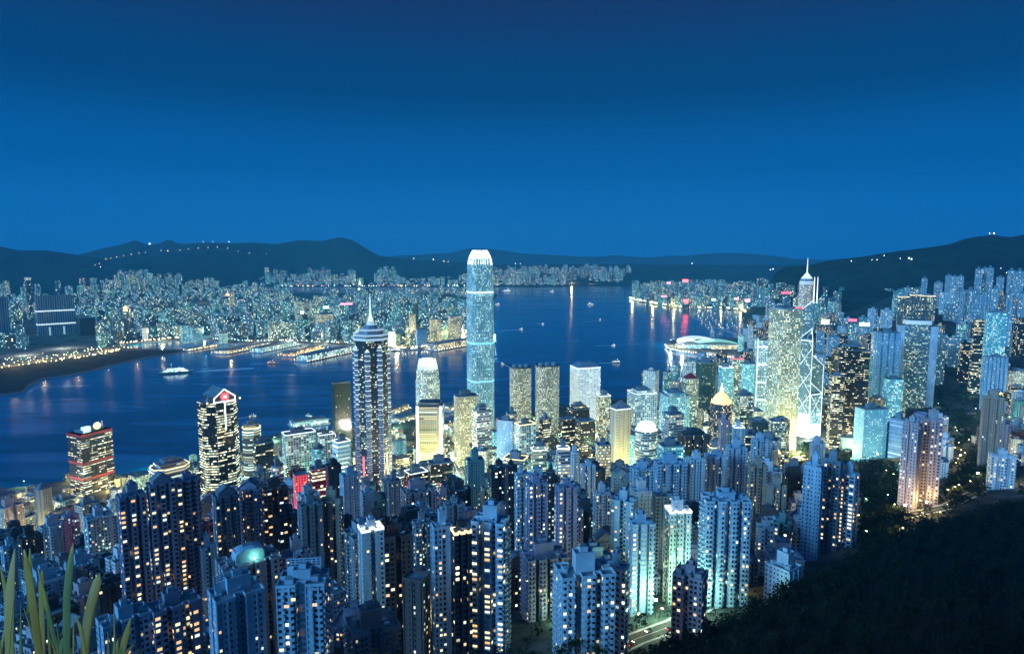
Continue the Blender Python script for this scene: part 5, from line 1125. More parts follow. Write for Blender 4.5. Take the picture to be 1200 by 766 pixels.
OFF = ['twin_grid', 'green_office', 'banded', 'dark_glass', 'dark_glass_sparse', 'grid_white', 'cyan_bright', 'yellow_office', 'blue_panel', 'dark_green_glass']
OFFC = {'twin_grid': 'olive windowed', 'green_office': 'green lit', 'banded': 'white banded', 'dark_glass': 'dark', 'dark_glass_sparse': 'black', 'grid_white': 'white lit', 'cyan_bright': 'cyan lit', 'yellow_office': 'yellow lit', 'blue_panel': 'blue', 'dark_green_glass': 'dark green'}
RES = ['pale blue'] * 5 + ['white'] * 3 + ['grey'] * 4 + ['dark'] * 4 + ['pink'] * 2 + ['tan'] * 2 + ['lilac'] * 2 + ['brown', 'cream', 'green']
cands = []
Y = 335.0
while Y < 1620:
    sp_ = 30 + (Y - 335) * .012
    s = -.95
    while s < .95:
        s += sp_ / Y
        cands.append((s * Y + rnd.uniform(-5, 5), Y + rnd.uniform(-7, 7)))
    Y += sp_
def free(x, y, r):
    return all((x - a) ** 2 + (y - b) ** 2 > (r + c) ** 2 for a, b, c in OCC)
def near_block(x, y):
    if sd1(x, y) < 24: return
    g = ground(x, y); u, vg = px(x, y, g)
    if u < -25 or u > 1225 or vg < 300: return
    if any(inpoly((u, vg), p) for p in PARKS + NOB): return
    yb = np.interp(u, BR_U, [r[2] for r in RG], left=0)
    if u > 780 and y < yb + 45: return
    dist_ = hypot(x, y)
    off = y > 930 and u < 1000 or y > 1250
    w = rnd.uniform(17, 27) if not off else rnd.uniform(20, 34)
    asp = rnd.uniform(.6, 1)
    r = w * .5
    if not free(x, y, r * .96): return
    h = rnd.choice((rnd.uniform(22, 50), rnd.uniform(45, 100), rnd.uniform(60, 125))) if y > 420 else rnd.uniform(30, 90)
    if u > 990 and y < 1250 and y > 600: h = rnd.uniform(14, 60)
    ev = envv(u, y)
    if ev is None: return
    ev += rnd.uniform(0, 26)
    zmax = zat(ev, y)
    if g + h > zmax: h = zmax - g
    if h < 9: return
    th = -atan2(x, y) + R(rnd.choice((12, 14, 18, 24, -20, 16)) if u > 250 else rnd.choice((14, 24, 30)))
    z = g + h
    if off:
        mk = rnd.choice(OFF + ['dark_glass', 'green_office', 'twin_grid']); shape = rnd.choice(['rect', 'ch', 'rect', 'notch1']); col = OFFC[mk]; kw = {}
    else:
        mk = rnd.choice(RES); shape = rnd.choice(['notch', 'notch', 'notch1', 'cross', 'hpl', 'rect']); col = mk; kw = dict(style=rnd.choice((0, 0, 1, 3, 3, 2)), lit=rnd.choice((.07, .10, .14, .2)), warm=rnd.choice((.35, .6, .75)), bal=rnd.choice((0, 0, 1.6, 2.4)))
    wpx = w / dist_ * FOC; hpx = h / dist_ * FOC
    o = tower(0, 0, 0, y, '', shape, mk, 0, asp, name='office_block' if off else 'apartment_block', cat='office block' if off else 'apartment block', det=2 if y < 640 else (1 if y < 1000 else 0),
              top=rnd.choice(('plant', 'plant', 'plant', 'steps' if off else 'plant', 'gable' if (not off and rnd.random() < .3) else 'plant')), crown=(rnd.choice((None, None, None, 'bright', 'yellow')) if off else None),
              loc=(x, y, w, w * asp, th, z), win=(14 if y < 520 else 0), group='office blocks packed into the business district' if off else 'apartment blocks packed on the slope', **kw)
    auto_label(o, x, y, z, wpx, hpx, col, 'office block' if off else 'flats', LAND, 22, 60)
for x, y in cands: near_block(x, y)
n_near = len(AUTO)
# low infill between them (podiums, market buildings)
for x, y in [(a + rnd.uniform(-14, 14), b + rnd.uniform(-14, 14)) for a, b in cands if 430 < b < 1500]:
    if sd1(x, y) < 14: continue
    w = rnd.uniform(11, 16)
    if not free(x, y, w * .42): continue
    g = ground(x, y); u, vg = px(x, y, g)
    if u < -10 or u > 1210 or any(inpoly((u, vg), p) for p in PARKS + NOB): continue
    if u > 780 and y < np.interp(u, BR_U, [r[2] for r in RG]) + 40: continue
    h = rnd.uniform(9, 26); z = g + h; ev = envv(u, y)
    if ev is None or px(x, y, z)[1] < ev - 12: continue
    col = rnd.choice(['grey', 'white', 'pale blue', 'cream', 'dark', 'tan'])
    OCCn = len(OCC)
    o = tower(0, 0, 0, y, '', rnd.choice(('rect', 'notch1')), col, 0, .8, name='low_rise_block', cat='low rise block', det=0, style=rnd.choice((0, 3)), lit=rnd.choice((.14, .3)), warm=rnd.choice((.4, .7)), loc=(x, y, w, w * .8, -atan2(x, y) + R(15), z), group='low rise blocks between the towers')
    auto_label(o, x, y, z, w / y * FOC, h / y * FOC, col, 'low rise', LAND, 10, 20)
print('near', n_near, 'all', len(AUTO))

# ------------------------------------------------------------------ eastern districts and the city across the water
KSP = [sea(u, v) for u, v in KS]; KNP = [sea(u, v) for u, v in KN] + [(9000, 20000), (-9000, 20000)]
REC = [(-260, 500), (0, 464), (34, 453), (80, 441), (140, 427), (217, 413), (190, 409), (141, 405.5), (130, 407), (112, 411), (60, 418), (0, 424), (-260, 436)]
FARENV = [(-50, 332), (0, 330), (20, 328), (30, 322), (70, 324), (128, 326), (135, 312), (215, 311), (220, 319), (262, 320), (280, 326), (308, 322), (311, 313), (332, 312), (336, 322), (358, 320), (362, 312), (383, 312), (388, 322), (402, 320), (406, 311), (414, 311), (418, 326), (440, 324), (445, 306), (462, 306), (466, 322), (480, 326), (540, 322), (600, 308), (645, 306), (690, 306), (745, 308), (780, 309), (835, 311), (880, 318), (905, 330), (940, 332), (975, 333), (1000, 340), (1100, 335), (1230, 335)]
fe = lambda u: np.interp(u, [p[0] for p in FARENV], [p[1] for p in FARENV])
far = []
def ground_far(xs, ys, kow):
    h = hills_h(xs, ys)
    return np.maximum(h, 3.0) if kow else np.maximum(h, island_h(xs, ys))
def far_zone(Y0, Y1, u0, u1, kow, step0, dens):
    Y = Y0; L_ = []
    while Y < Y1:
        st = step0 * (1 + (Y - Y0) / 6000)
        x = xat(u0, Y, 0); x1 = xat(u1, Y, 0)
        while x < x1:
            x += st * rnd.uniform(.75, 1.25); L_.append((x, Y + rnd.uniform(-.3, .3) * st))
        Y += st
    xs = np.array([a for a, b in L_]); ys_ = np.array([b for a, b in L_]); g = ground_far(xs, ys_, kow)
    dn = smooth_noise(xs, ys_, 420, 31) + .5; hn = smooth_noise(xs, ys_, 700, 33) + .5
    sd2 = None if kow else sdist(xs, ys_)
    for k, (x, y) in enumerate(L_):
        if g[k] > ((160 if 128 < px(x, y, 0)[0] < 220 or y > 8000 else 75) if kow else (215 if x > y * .5 and rnd.random() < .45 else 150)) or dn[k] < (.24 if kow else .16) or rnd.random() > dens: continue
        if kow:
            if not (inpoly((x, y), KSP) or inpoly((x, y), KNP)): continue
            u, v = px(x, y, 3)
            if inpoly((u, v), REC) or any(inpoly((u, v), p) for p in NOB[1:2] + NOB[-4:]) or not free(x, y, 30): continue
            if not all(inpoly((x + dx, y + dy), KSP) or inpoly((x + dx, y + dy), KNP) for dx, dy in ((35, -35), (-35, -35), (35, 35))): continue
        else:
            if sd2[k] < 26: continue
            u, v = px(x, y, g[k])
            if any(inpoly((u, v), p) for p in PARKS): continue
            if any(inpoly((u, v), p) for p in NOB): continue
            if not free(x, y, 22): continue
        w = rnd.uniform(20, 40) * (1 + max(0, y - 3500) / 9000)
        h = (18 + 45 * hn[k] + rnd.random() ** 3 * 60) if kow else (35 + 55 * hn[k] + rnd.random() ** 2 * 60)
        if g[k] > 15 and kow or y > 8200: h += 45
        lim = fe(u) + rnd.random() ** 2 * 14
        if kow and y < 3600: lim = max(lim, 372 + rnd.random() * 20 - (y - 2700) * .04)
        if not kow and y < 2000: lim = max(lim, np.interp(u, [880, 960, 1000, 1060, 1110, 1150, 1210], [395, 385, 372, 392, 372, 376, 362]) + rnd.random() * 10)
        if not kow and y > 3000 and u < 905: lim = max(lim, 311 + rnd.random() * 20, 352 - (y - 3000) * .02 if y < 5000 else 0)
        zm = zat(lim, y)
        if g[k] + h > zm: h = zm - g[k]
        if h < 8: continue
        far.append((x, y, w, h, float(g[k]), kow))
far_zone(2760, 7400, -60, 592, True, 62, .8)
far_zone(8150, 9700, 300, 900, True, 80, .8)
far_zone(1640, 7800, 735, 1235, False, 52, .9)
def size_px(f): return f[2] * f[3] / (f[1] ** 2 + f[0] ** 2) * FOC ** 2
east = sorted([f for f in far if not f[5] and f[1] < 3400], key=size_px, reverse=True)
rest = [f for f in far if f[5] or f[1] >= 3400]
rest += east[270:]; east = east[:270]
rest.sort(key=size_px, reverse=True)
ind, mass = rest[:340], rest[340:]
print('far', len(far), 'east', len(east), 'individual', len(ind), 'mass', len(mass))
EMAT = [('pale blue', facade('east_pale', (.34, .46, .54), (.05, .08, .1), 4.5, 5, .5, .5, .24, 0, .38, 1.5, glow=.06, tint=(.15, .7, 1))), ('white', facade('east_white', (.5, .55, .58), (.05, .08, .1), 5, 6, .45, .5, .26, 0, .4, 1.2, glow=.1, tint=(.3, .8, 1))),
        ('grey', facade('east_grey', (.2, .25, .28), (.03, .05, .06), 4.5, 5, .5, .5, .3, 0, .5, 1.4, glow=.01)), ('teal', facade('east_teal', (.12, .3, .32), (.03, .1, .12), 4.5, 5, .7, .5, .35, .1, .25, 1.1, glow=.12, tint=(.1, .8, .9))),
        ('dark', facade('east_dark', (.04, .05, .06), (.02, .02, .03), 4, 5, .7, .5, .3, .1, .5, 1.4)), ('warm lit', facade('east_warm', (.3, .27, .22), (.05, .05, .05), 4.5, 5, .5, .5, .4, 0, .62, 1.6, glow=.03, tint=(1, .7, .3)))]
def far_shape(mb, x, y, w, h, g, m, th, k):
    c, n = cos(th), sin(th)
    asp = .5 + .5 * ((k * 37) % 10) / 10
    P0 = rect(w, w * asp) if k % 3 else notched(w, w * asp, 2, w * .12)
    P = [(x + a * c - b * n, y + a * n + b * c) for a, b in P0]
    mb.prism(P, g - 2, g + h, m, roof_m, seg=False)
    if k % 2: mb.box(x, y, w * .35, w * .3, g + h, g + h + min(5, h * .1) + 1, m, roof_m, th)
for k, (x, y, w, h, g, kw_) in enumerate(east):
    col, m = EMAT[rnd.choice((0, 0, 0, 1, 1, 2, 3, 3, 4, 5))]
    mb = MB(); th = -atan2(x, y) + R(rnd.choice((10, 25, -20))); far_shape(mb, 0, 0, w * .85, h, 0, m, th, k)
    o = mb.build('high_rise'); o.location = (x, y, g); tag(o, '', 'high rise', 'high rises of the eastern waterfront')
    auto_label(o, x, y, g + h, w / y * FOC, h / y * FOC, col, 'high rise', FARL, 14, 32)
for k, (x, y, w, h, g, kw_) in enumerate(ind):
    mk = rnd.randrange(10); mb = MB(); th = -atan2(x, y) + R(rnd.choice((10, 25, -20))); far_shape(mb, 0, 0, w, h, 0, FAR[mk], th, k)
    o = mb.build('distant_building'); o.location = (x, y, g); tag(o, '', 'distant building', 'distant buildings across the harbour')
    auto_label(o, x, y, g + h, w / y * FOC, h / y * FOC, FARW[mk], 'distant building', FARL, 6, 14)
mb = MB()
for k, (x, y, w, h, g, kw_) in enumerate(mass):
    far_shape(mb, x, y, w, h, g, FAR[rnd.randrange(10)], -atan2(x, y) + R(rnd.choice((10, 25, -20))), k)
tag(mb.build('distant_city'), 'countless small lit buildings of the distant city districts', 'distant city', kind='stuff')
# ------------------------------------------------------------------ street lights, roads, quays
def bulb(mb, x, y, z, r, m):
    T_ = [(x, y, z + r)]; B = (x, y, z - r)
    q = [(x + r, y, z), (x, y + r, z), (x - r, y, z), (x, y - r, z)]
    for i in range(4):
        mb.face([q[i], q[(i + 1) % 4], (x, y, z + r)], m); mb.face([q[(i + 1) % 4], q[i], B], m)
LY = glow_m('lamp_sodium', (1, .82, .36), 10); LWt = glow_m('lamp_white', (.85, 1, .9), 9); LG = glow_m('lamp_green', (.3, 1, .55), 6); LR = glow_m('lamp_red', (1, .12, .08), 6); LC = glow_m('lamp_cyan', (.4, .9, 1), 7)
def gnd(x, y):
    return max(ground(x, y), float(hills_h(np.array([x]), np.array([y]))[0]), 3 if (inpoly((x, y), KSP) or inpoly((x, y), KNP)) else -9)
rl = random.Random(3)
# uncountable far street lights, spread along the streets of the far districts
mb = MB()
for x, y, w, h, g, kw_ in far:
    dn_ = float(smooth_noise(np.array([x]), np.array([y]), 300, 41)[0]) + .5
    if rl.random() < (1.2 * dn_ if dn_ > .45 else .12):
        r = .00042 * dn_ * y * rl.uniform(.7, 1.3); bulb(mb, x + rl.uniform(-25, 25), y - w * .6 - 4, g + 6 + rl.random() * 8, r, rl.choice((LY, LY, LWt, LC, LC, LG)))
def line_lights(mb, pts, step, mats, r=.0003, z0=8, jit=4, z=3):
    P = [sea(u, v, z) for u, v in pts]
    for (x0, y0), (x1, y1) in zip(P, P[1:]):
        l = hypot(x1 - x0, y1 - y0); n = max(1, int(l / step))
        for i in range(n):
            t = (i + rl.random()) / n; x = x0 + (x1 - x0) * t + rl.uniform(-jit, jit); y = y0 + (y1 - y0) * t + rl.uniform(-jit, jit)
            bulb(mb, x, y, z + z0 + rl.random() * 3, r * y * 1.5, rl.choice(mats))
line_lights(mb, [(0, 430), (40, 425), (90, 420), (130, 413), (150, 409)], 14, [LY, LY, LWt], .00042, jit=22)
line_lights(mb, [(0, 433), (60, 426), (120, 417), (142, 411)], 10, [LY], .00045, jit=14)
line_lights(mb, [(0, 424), (60, 420), (130, 408)], 10, [LWt, LY, LG], .0004, jit=40)
line_lights(mb, [(140, 404), (170, 401), (205, 397.5), (236, 396)], 7, [LY, LY, LWt], .0005, jit=12)
line_lights(mb, [(250, 398), (300, 402), (340, 401), (400, 403), (452, 405)], 12, [LY, LWt, LC], .0004, jit=20)
line_lights(mb, [(452, 405.5), (475, 410), (500, 408), (530, 402), (547, 395)], 7, [LY, LY, LWt], .0005, jit=18)
line_lights(mb, [(470, 400), (500, 396), (545, 385)], 9, [LY, LY, LWt, LR], .0005, jit=70)
line_lights(mb, [(545, 395), (560, 387), (557, 375), (530, 372), (510, 380)], 9, [LY], .0005, jit=40)
line_lights(mb, [(585, 334), (650, 334), (700, 333.5), (728, 333), (745, 330)], 12, [LY, LWt], .0006, jit=10)
line_lights(mb, [(690, 334), (728, 333.2), (745, 330.6)], 6, [LY], .0006, jit=6)
line_lights(mb, [(600, 335), (690, 333.8)], 10, [LY, LC], .0005, jit=6)
line_lights(mb, [(320, 335.5), (450, 335.5), (600, 334.5)], 26, [LY, LWt, LC, LY, LR], .0004, jit=120)
line_lights(mb, [(737, 350), (767, 356), (800, 361), (850, 361.5), (872, 364.5), (884, 373), (894, 384)], 9, [LY, LWt, LY], .0005, jit=12)
line_lights(mb, [(779, 405), (783, 409), (800, 413), (835, 417), (870, 421), (892, 426)], 9, [LY, LY, LWt], .0004, jit=3, z0=4)
line_lights(mb, [(840, 440), (862, 432), (895, 427), (900, 440)], 12, [LY, LWt], .0005, jit=14)
tag(mb.build('far_street_lights'), 'scattered glowing street lights between the far city buildings', 'street lights', kind='stuff')
# lamps on the ridge roads, one by one
def lamp_ball(u, v, col, r=1.0, Y=None, lab='small bright lamp on the dark ridge road', grp='lamps along the ridge roads', name='ridge_lamp', cat='lamp'):
    if Y is None:
        yy = np.arange(3300, 12000, 20.0); x_ = np.array([xat(u, t, 200) for t in yy]); hh = hills_h(x_, yy); vv = np.array([px(a, b, c + 6)[1] for a, b, c in zip(x_, yy, hh)])
        ok = np.where(vv <= v)[0]
        if len(ok) == 0:
            k = int(np.argmin(vv))
        else: k = ok[0]
        x, Y, z = x_[k], yy[k], hh[k] + 16
    else: z = zat(v, Y); x = xat(u, Y, z)
    m = MB(); m.bar((0, 0, -7), (0, 0, 0), .4, dark_m); bulb(m, 0, 0, 1, .00055 * Y * r, col); o = m.build(name); o.location = (x, Y, z); tag(o, lab, cat, grp)
for u, v, r in [(112, 312, .8), (117, 310, .7), (125, 305, .7), (131, 304, .7), (138, 302, .8), (146, 301, .7), (155, 299, .7), (164, 298, .7), (172, 297, .8), (190, 295, .7), (198, 295, 1.1), (212, 294, .7), (222, 293, .7), (234, 292, .7), (245, 291, .6), (256, 291, .7), (268, 292, .8), (280, 296, .6), (293, 298, .8),
                (118, 314, 1), (177, 286.5, 2.2), (251, 281, 1), (270, 280.5, 1.2), (240, 284, .7), (313, 299, .6), (485, 302, 1.1), (508, 302, 1.3), (520, 303, 1), (525, 300, .8), (604, 301, 1), (610, 301, .9), (811, 300, 1.4), (903, 317, 1.2), (906, 316, 1.2), (1155, 275.5, 1.2), (1160, 275.5, 1.8), (996, 308, 1), (1020, 307, 1), (1026, 307, 1), (1034, 302, 1), (1053, 306, 1), (1063, 306, 1.9), (1066, 306, 1.9), (1171, 317, .8), (1178, 322, 1)]:
    lamp_ball(u, v, LWt if v < 290 or u > 600 else LY, r)

# neon signs on the far eastern shore
def neon(u, v, Y, w, h, m, lab, name='neon_sign'):
    z = zat(v, Y); x = xat(u, Y, z); th = -atan2(x, Y)
    r = empty(name, (x, Y, z), th); tag(r, lab, 'neon sign')
    a = MB(); a.box(0, 0, w, 3, -h / 2, h / 2, m, bottom=True); a.build('sign_panel', r)
    a = MB()
    for sx_ in (-.4, .4): a.bar((w * sx_, 2.5, -h / 2 - 14), (w * sx_, 2.5, h / 2), .8, dark_m)
    a.build('sign_frame', r)
GRs = glow_m('neon_red_far', (1, .06, .05), 7, True); GP = glow_m('neon_pink', (1, .25, .35), 3); GWn = glow_m('neon_white', (.7, 1, 1), 3.5)
neon(803, 329, 5150, 42, 22, GRs, 'large red neon sign on the rooftops of the eastern shore'); neon(783.5, 331.5, 5300, 30, 18, GP, 'small red sign left of the large red neon sign')
neon(804, 352.5, 4700, 34, 26, GRs, 'red neon sign low at the waterfront above its red reflection'); neon(778, 347, 4900, 40, 12, GP, 'pink sign strip on the shore near the harbour point'); neon(863, 350, 4000, 26, 14, GP, 'round topped pink sign above the typhoon shelter')
neon(876, 352, 3900, 30, 18, GP, 'wide pale pink sign right of the round topped one'); neon(836, 351, 4200, 24, 12, GWn, 'white sign over the middle of the eastern shore'); neon(921, 343, 2300, 30, 8, GR, 'red rooftop sign behind the light grid tower'); neon(940, 366, 1500, 30, 10, GR, 'red sign panel between light grid tower and braced tower')
neon(406, 356, 3400, 60, 9, GP, 'pink white sign strip on a rooftop across the harbour'); neon(382, 360, 3450, 26, 14, glow_m('neon_green', (.4, 1, .5), 3), 'greenish rooftop sign across the harbour'); neon(354, 366, 3300, 16, 14, GWn, 'white round sign across the harbour left of the star plan skyscraper'); neon(383, 360, 3300, 14, 10, GP, 'tiny pink sign beside the greenish rooftop sign')
neon(509, 378, 3000, 26, 26, GP, 'pink lit hotel sign at the shore right of the star plan skyscraper'); neon(483, 376, 3050, 18, 50, glow_m('neon_coral', (1, .3, .15), .9), 'coral lit building side sign at the shore'); neon(147, 362, 3600, 20, 26, glow_m('neon_orange', (1, .45, .2), 3), 'orange white sign over the dark quay district'); neon(267, 345, 3900, 22, 14, glow_m('neon_orange', (1, .45, .2), 3), 'orange sign on the tall speckled shore tower')
neon(1013, 380, 1900, 26, 10, GWn, 'white sign above the streets left of the pillared blue tower'); neon(999, 375, 1950, 24, 8, GR, 'red sign above the streets beyond the black mosaic tower'); neon(967, 377, 2000, 22, 14, GWn, 'round white sign right of the cross braced tower')


# ------------------------------------------------------------------ piers and quays
def pier(a, b, wd, hh, m, lab, lights=None, boat=False):
    (x0, y0), (x1, y1) = sea(*a), sea(*b); l = hypot(x1 - x0, y1 - y0); th = atan2(y1 - y0, x1 - x0)
    r = empty('pier', ((x0 + x1) / 2, (y0 + y1) / 2, 0), th); tag(r, lab, 'pier')
    mbp = MB(); mbp.box(0, 0, l, wd * 1.25, -2, 3.2, conc_m, conc_m); mbp.build('deck', r)
    mbp = MB(); mbp.prism(rect(l * .94, wd * .8), 3.2, 3.2 + hh, m, seg=False); mbp.prism(rect(l * .95, wd * .84), 3.2 + hh, 3.2 + hh + 3.5, roof_m, roof_m, top_scale=.9, seg=False); mbp.build('shed', r)
    if lights:
        mbl = MB(); n = max(4, int(l / 16))
        for i in range(n):
            for s_ in (-1, 1): bulb(mbl, -l / 2 + l * (i + .5) / n, s_ * wd * .6, 6, 1.5, lights)
        tag(mbl.build('quay_lights', r), kind='stuff')
PW = facade('pier_hall', (.4, .4, .36), (.2, .2, .16), 8, 8, .7, .7, .7, 0, .55, 2.2, glow=.12, tint=(1, .8, .35)); PC = facade('pier_hall_cool', (.45, .55, .6), (.2, .3, .3), 8, 8, .7, .7, .6, 0, .2, 1.7, glow=.25, tint=(.4, .9, 1))
PO = facade('pier_hall_orange', (.5, .3, .2), (.3, .2, .1), 8, 8, .7, .7, .7, 0, .8, 2.4, glow=.3, tint=(1, .45, .2))
pier((217, 411.5), (252, 405.5), 26, 5, PW, 'thin finger pier edged by yellow lamps at the tip of the dark quay', LY)
pier((256, 415), (312, 404), 70, 10, PW, 'long yellow lit terminal pier, second from the left', LY)
pier((299, 413.5), (344, 404), 50, 16, PC, 'pale cyan terminal pier right of the yellow lit one', LC)
pier((334, 418), (372, 408), 60, 12, PO, 'orange lit broad pier in front of the peninsula', LY)
pier((352, 424), (408, 412), 60, 20, PC, 'pier hall with blue hull like flank, nearest the star plan skyscraper', LY)
pier((505, 411), (545, 404), 60, 24, PW, 'golden lit terminal block on the peninsula promenade', LY)
pier((452, 486), (474, 478), 40, 9, PW, 'yellow lit ferry pier behind the star plan skyscraper', LY)
pier((462, 496), (484, 489), 40, 8, PW, 'white roofed ferry pier left of the ribbed bank tower', LWt)
pier((520, 482), (540, 476), 34, 10, PW, 'amber ferry pier between the two waterfront towers', LY)
pier((340, 500), (384, 494), 40, 8, PC, 'glittering pier along the shore left of the olive slab', LWt)
# seaside blocks seen in the photo across the water
for a_ in [(211, 225, 381, 2960, 'left cyan office block at the inner dock across the water', 'cyan_bright'), (223, 236, 384, 2950, 'right cyan office block at the inner dock across the water', 'cyan_bright'), (166, 173, 384, 3050, 'bright white lit block on the dark quay', 'white_bright'), (256, 267, 390, 2920, 'pale block at the root of the yellow terminal pier', 'grid_cyan'),
           (369, 390, 368, 3100, 'broad green gold lit hotel at the peninsula shore', 'yellow_office'), (345, 363, 353, 3500, 'green scaffolded block on the rise across the harbour', 'green_office'), (455, 463, 388, 2850, 'white clock side block right of the star plan skyscraper', 'white_bright'), (479, 487, 368, 3020, 'coral fronted tower near the shore terminal', 'yellow_office'), (503, 517, 374, 2950, 'pink crowned hotel by the golden terminal', 'yellow_office'), (484, 490, 356, 3300, 'slim dark tower behind the coral fronted one', 'dark_green_glass'),
           (487, 500, 386, 2800, 'dark arcaded block before the golden terminal', 'blue_panel'), (268, 274, 342, 3900, 'tall speckled tower across the water with lit top', 'yellow_office'), (525, 541, 370, 3000, 'golden lit waterfront centre across the harbour', 'yellow_office')]:
    tower(*a_[:5], shape='rect', mat=a_[5], rot=14, asp=.7, name='shore_building', cat='shore building', det=1, zb=3)

# ------------------------------------------------------------------ boats
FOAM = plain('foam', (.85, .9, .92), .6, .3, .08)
def boat(u, v, ln, head, lab, deck=2, col=None, wake=0, name='ferry', cat='ferry', grp=None, far_=False):
    x, y = sea(u, v); r = empty(name, (x, y, 0), R(head)); tag(r, lab, cat, grp)
    b = ln * .24; mbh = MB()
    P = [(-ln / 2, -b / 2), (ln * .3, -b / 2), (ln * .43, -b * .3), (ln / 2, 0), (ln * .43, b * .3), (ln * .3, b / 2), (-ln / 2, b / 2)]
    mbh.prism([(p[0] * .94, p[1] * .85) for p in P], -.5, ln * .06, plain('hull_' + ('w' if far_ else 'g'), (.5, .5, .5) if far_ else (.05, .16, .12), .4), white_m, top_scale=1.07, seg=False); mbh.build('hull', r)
    z0 = ln * .06
    if cat != 'moored boat':
        m = col or facade('cabin_lit', (.6, .6, .6), (.3, .3, .2), 2.4, 3, .8, .5, .95, 0, .45, 3)
        for k in range(deck):
            mbc = MB(); s_ = 1 - .12 * k; mbc.prism(rect(ln * .72 * s_, b * .85 * s_), z0 + k * 3, z0 + k * 3 + 2.8, m, white_m, seg=False); mbc.build('cabin', r)
        mbc = MB(); mbc.revolve([(ln * .03, z0 + deck * 3), (ln * .026, z0 + deck * 3 + 4)], -ln * .1, 0, white_m, 8); mbc.build('funnel', r)
    mbc = MB(); mbc.bar((ln * .12, 0, z0), (ln * .12, 0, z0 + deck * 3 + ln * .12), .15 + ln * .003, white_m); bulb(mbc, ln * .12, 0, z0 + deck * 3 + ln * .12, .00035 * y, LWt if rl.random() < .7 else LY); mbc.build('mast', r)
    if wake:  # wake foam, made wide and white to stand in for light trails too
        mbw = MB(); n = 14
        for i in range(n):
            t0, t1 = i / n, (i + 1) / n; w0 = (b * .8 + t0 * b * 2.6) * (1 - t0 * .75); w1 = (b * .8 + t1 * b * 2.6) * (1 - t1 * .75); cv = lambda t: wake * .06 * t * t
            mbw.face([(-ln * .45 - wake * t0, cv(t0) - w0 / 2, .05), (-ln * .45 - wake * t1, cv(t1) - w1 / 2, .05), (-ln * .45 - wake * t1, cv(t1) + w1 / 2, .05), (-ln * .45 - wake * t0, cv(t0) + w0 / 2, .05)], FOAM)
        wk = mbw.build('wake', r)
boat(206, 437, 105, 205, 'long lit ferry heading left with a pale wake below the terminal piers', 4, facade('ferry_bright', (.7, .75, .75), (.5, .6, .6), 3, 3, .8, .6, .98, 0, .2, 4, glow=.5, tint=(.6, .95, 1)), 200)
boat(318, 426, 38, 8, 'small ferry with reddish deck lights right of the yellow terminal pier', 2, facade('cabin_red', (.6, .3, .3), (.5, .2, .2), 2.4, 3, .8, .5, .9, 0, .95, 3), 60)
boat(594, 341.5, 110, 20, 'big bright white ship right behind the tallest tower', 3, facade('ship_white', (.8, .8, .8), (.6, .6, .6), 4, 4, .8, .6, .95, 0, .3, 4, glow=.8, tint=(.8, 1, 1)), 0, far_=True, name='ship', cat='ship')
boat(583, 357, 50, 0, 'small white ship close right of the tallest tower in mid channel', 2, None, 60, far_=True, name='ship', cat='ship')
boat(647, 342, 60, 10, 'lone white ship in the far channel above the twin rounded towers', 2, None, 0, far_=True, name='ship', cat='ship')
boat(692, 357, 60, 170, 'white ship in the middle of the open harbour', 2, None, 0, far_=True, name='ship', cat='ship')
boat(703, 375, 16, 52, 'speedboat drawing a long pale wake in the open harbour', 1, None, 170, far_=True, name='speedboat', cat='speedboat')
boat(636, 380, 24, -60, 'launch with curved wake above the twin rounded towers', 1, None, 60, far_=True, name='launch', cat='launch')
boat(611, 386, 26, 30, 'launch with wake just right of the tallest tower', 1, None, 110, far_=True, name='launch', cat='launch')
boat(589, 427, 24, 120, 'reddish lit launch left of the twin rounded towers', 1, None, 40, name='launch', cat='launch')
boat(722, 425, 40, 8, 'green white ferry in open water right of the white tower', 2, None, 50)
boat(464, 411, 42, 10, 'ferry moored by the promenade, left of two', 2, None, 0); boat(485, 409.5, 42, 10, 'ferry moored by the promenade, right of two', 2, None, 0)
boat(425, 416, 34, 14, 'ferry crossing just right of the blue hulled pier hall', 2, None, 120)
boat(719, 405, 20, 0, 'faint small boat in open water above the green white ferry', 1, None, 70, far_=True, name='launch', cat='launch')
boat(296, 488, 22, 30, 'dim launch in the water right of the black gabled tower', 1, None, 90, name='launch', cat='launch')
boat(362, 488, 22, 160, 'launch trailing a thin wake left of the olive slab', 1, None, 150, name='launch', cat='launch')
k = 0
for j in range(7):
    for i_ in range(8):
        u = 815 + i_ * 8.5 + rl.uniform(-3, 3) + j * 2; v = 367.5 + j * 2.9 + rl.uniform(-.8, .8)
        x, y = sea(u, v)
        if sd1(x, y) > -18: continue
        boat(u, v, 18 + rl.random() * 14, rl.choice((80, 95, 20)), 'small boat moored in the crowded typhoon shelter', 1, None, 0, 'moored_boat', 'moored boat', 'moored boats in the typhoon shelter', True); k += 1
mb = MB(); line = [(812, 372), (835, 383), (862, 391)]
P = [sea(u, v) for u, v in line]
for (x0, y0), (x1, y1) in zip(P, P[1:]):
    l = hypot(x1 - x0, y1 - y0); mb.box((x0 + x1) / 2, (y0 + y1) / 2, l, 7, -2, 2.5, conc_m, rot=atan2(y1 - y0, x1 - x0))
tag(mb.build('breakwater'), 'low stone breakwater enclosing the typhoon shelter', 'breakwater')

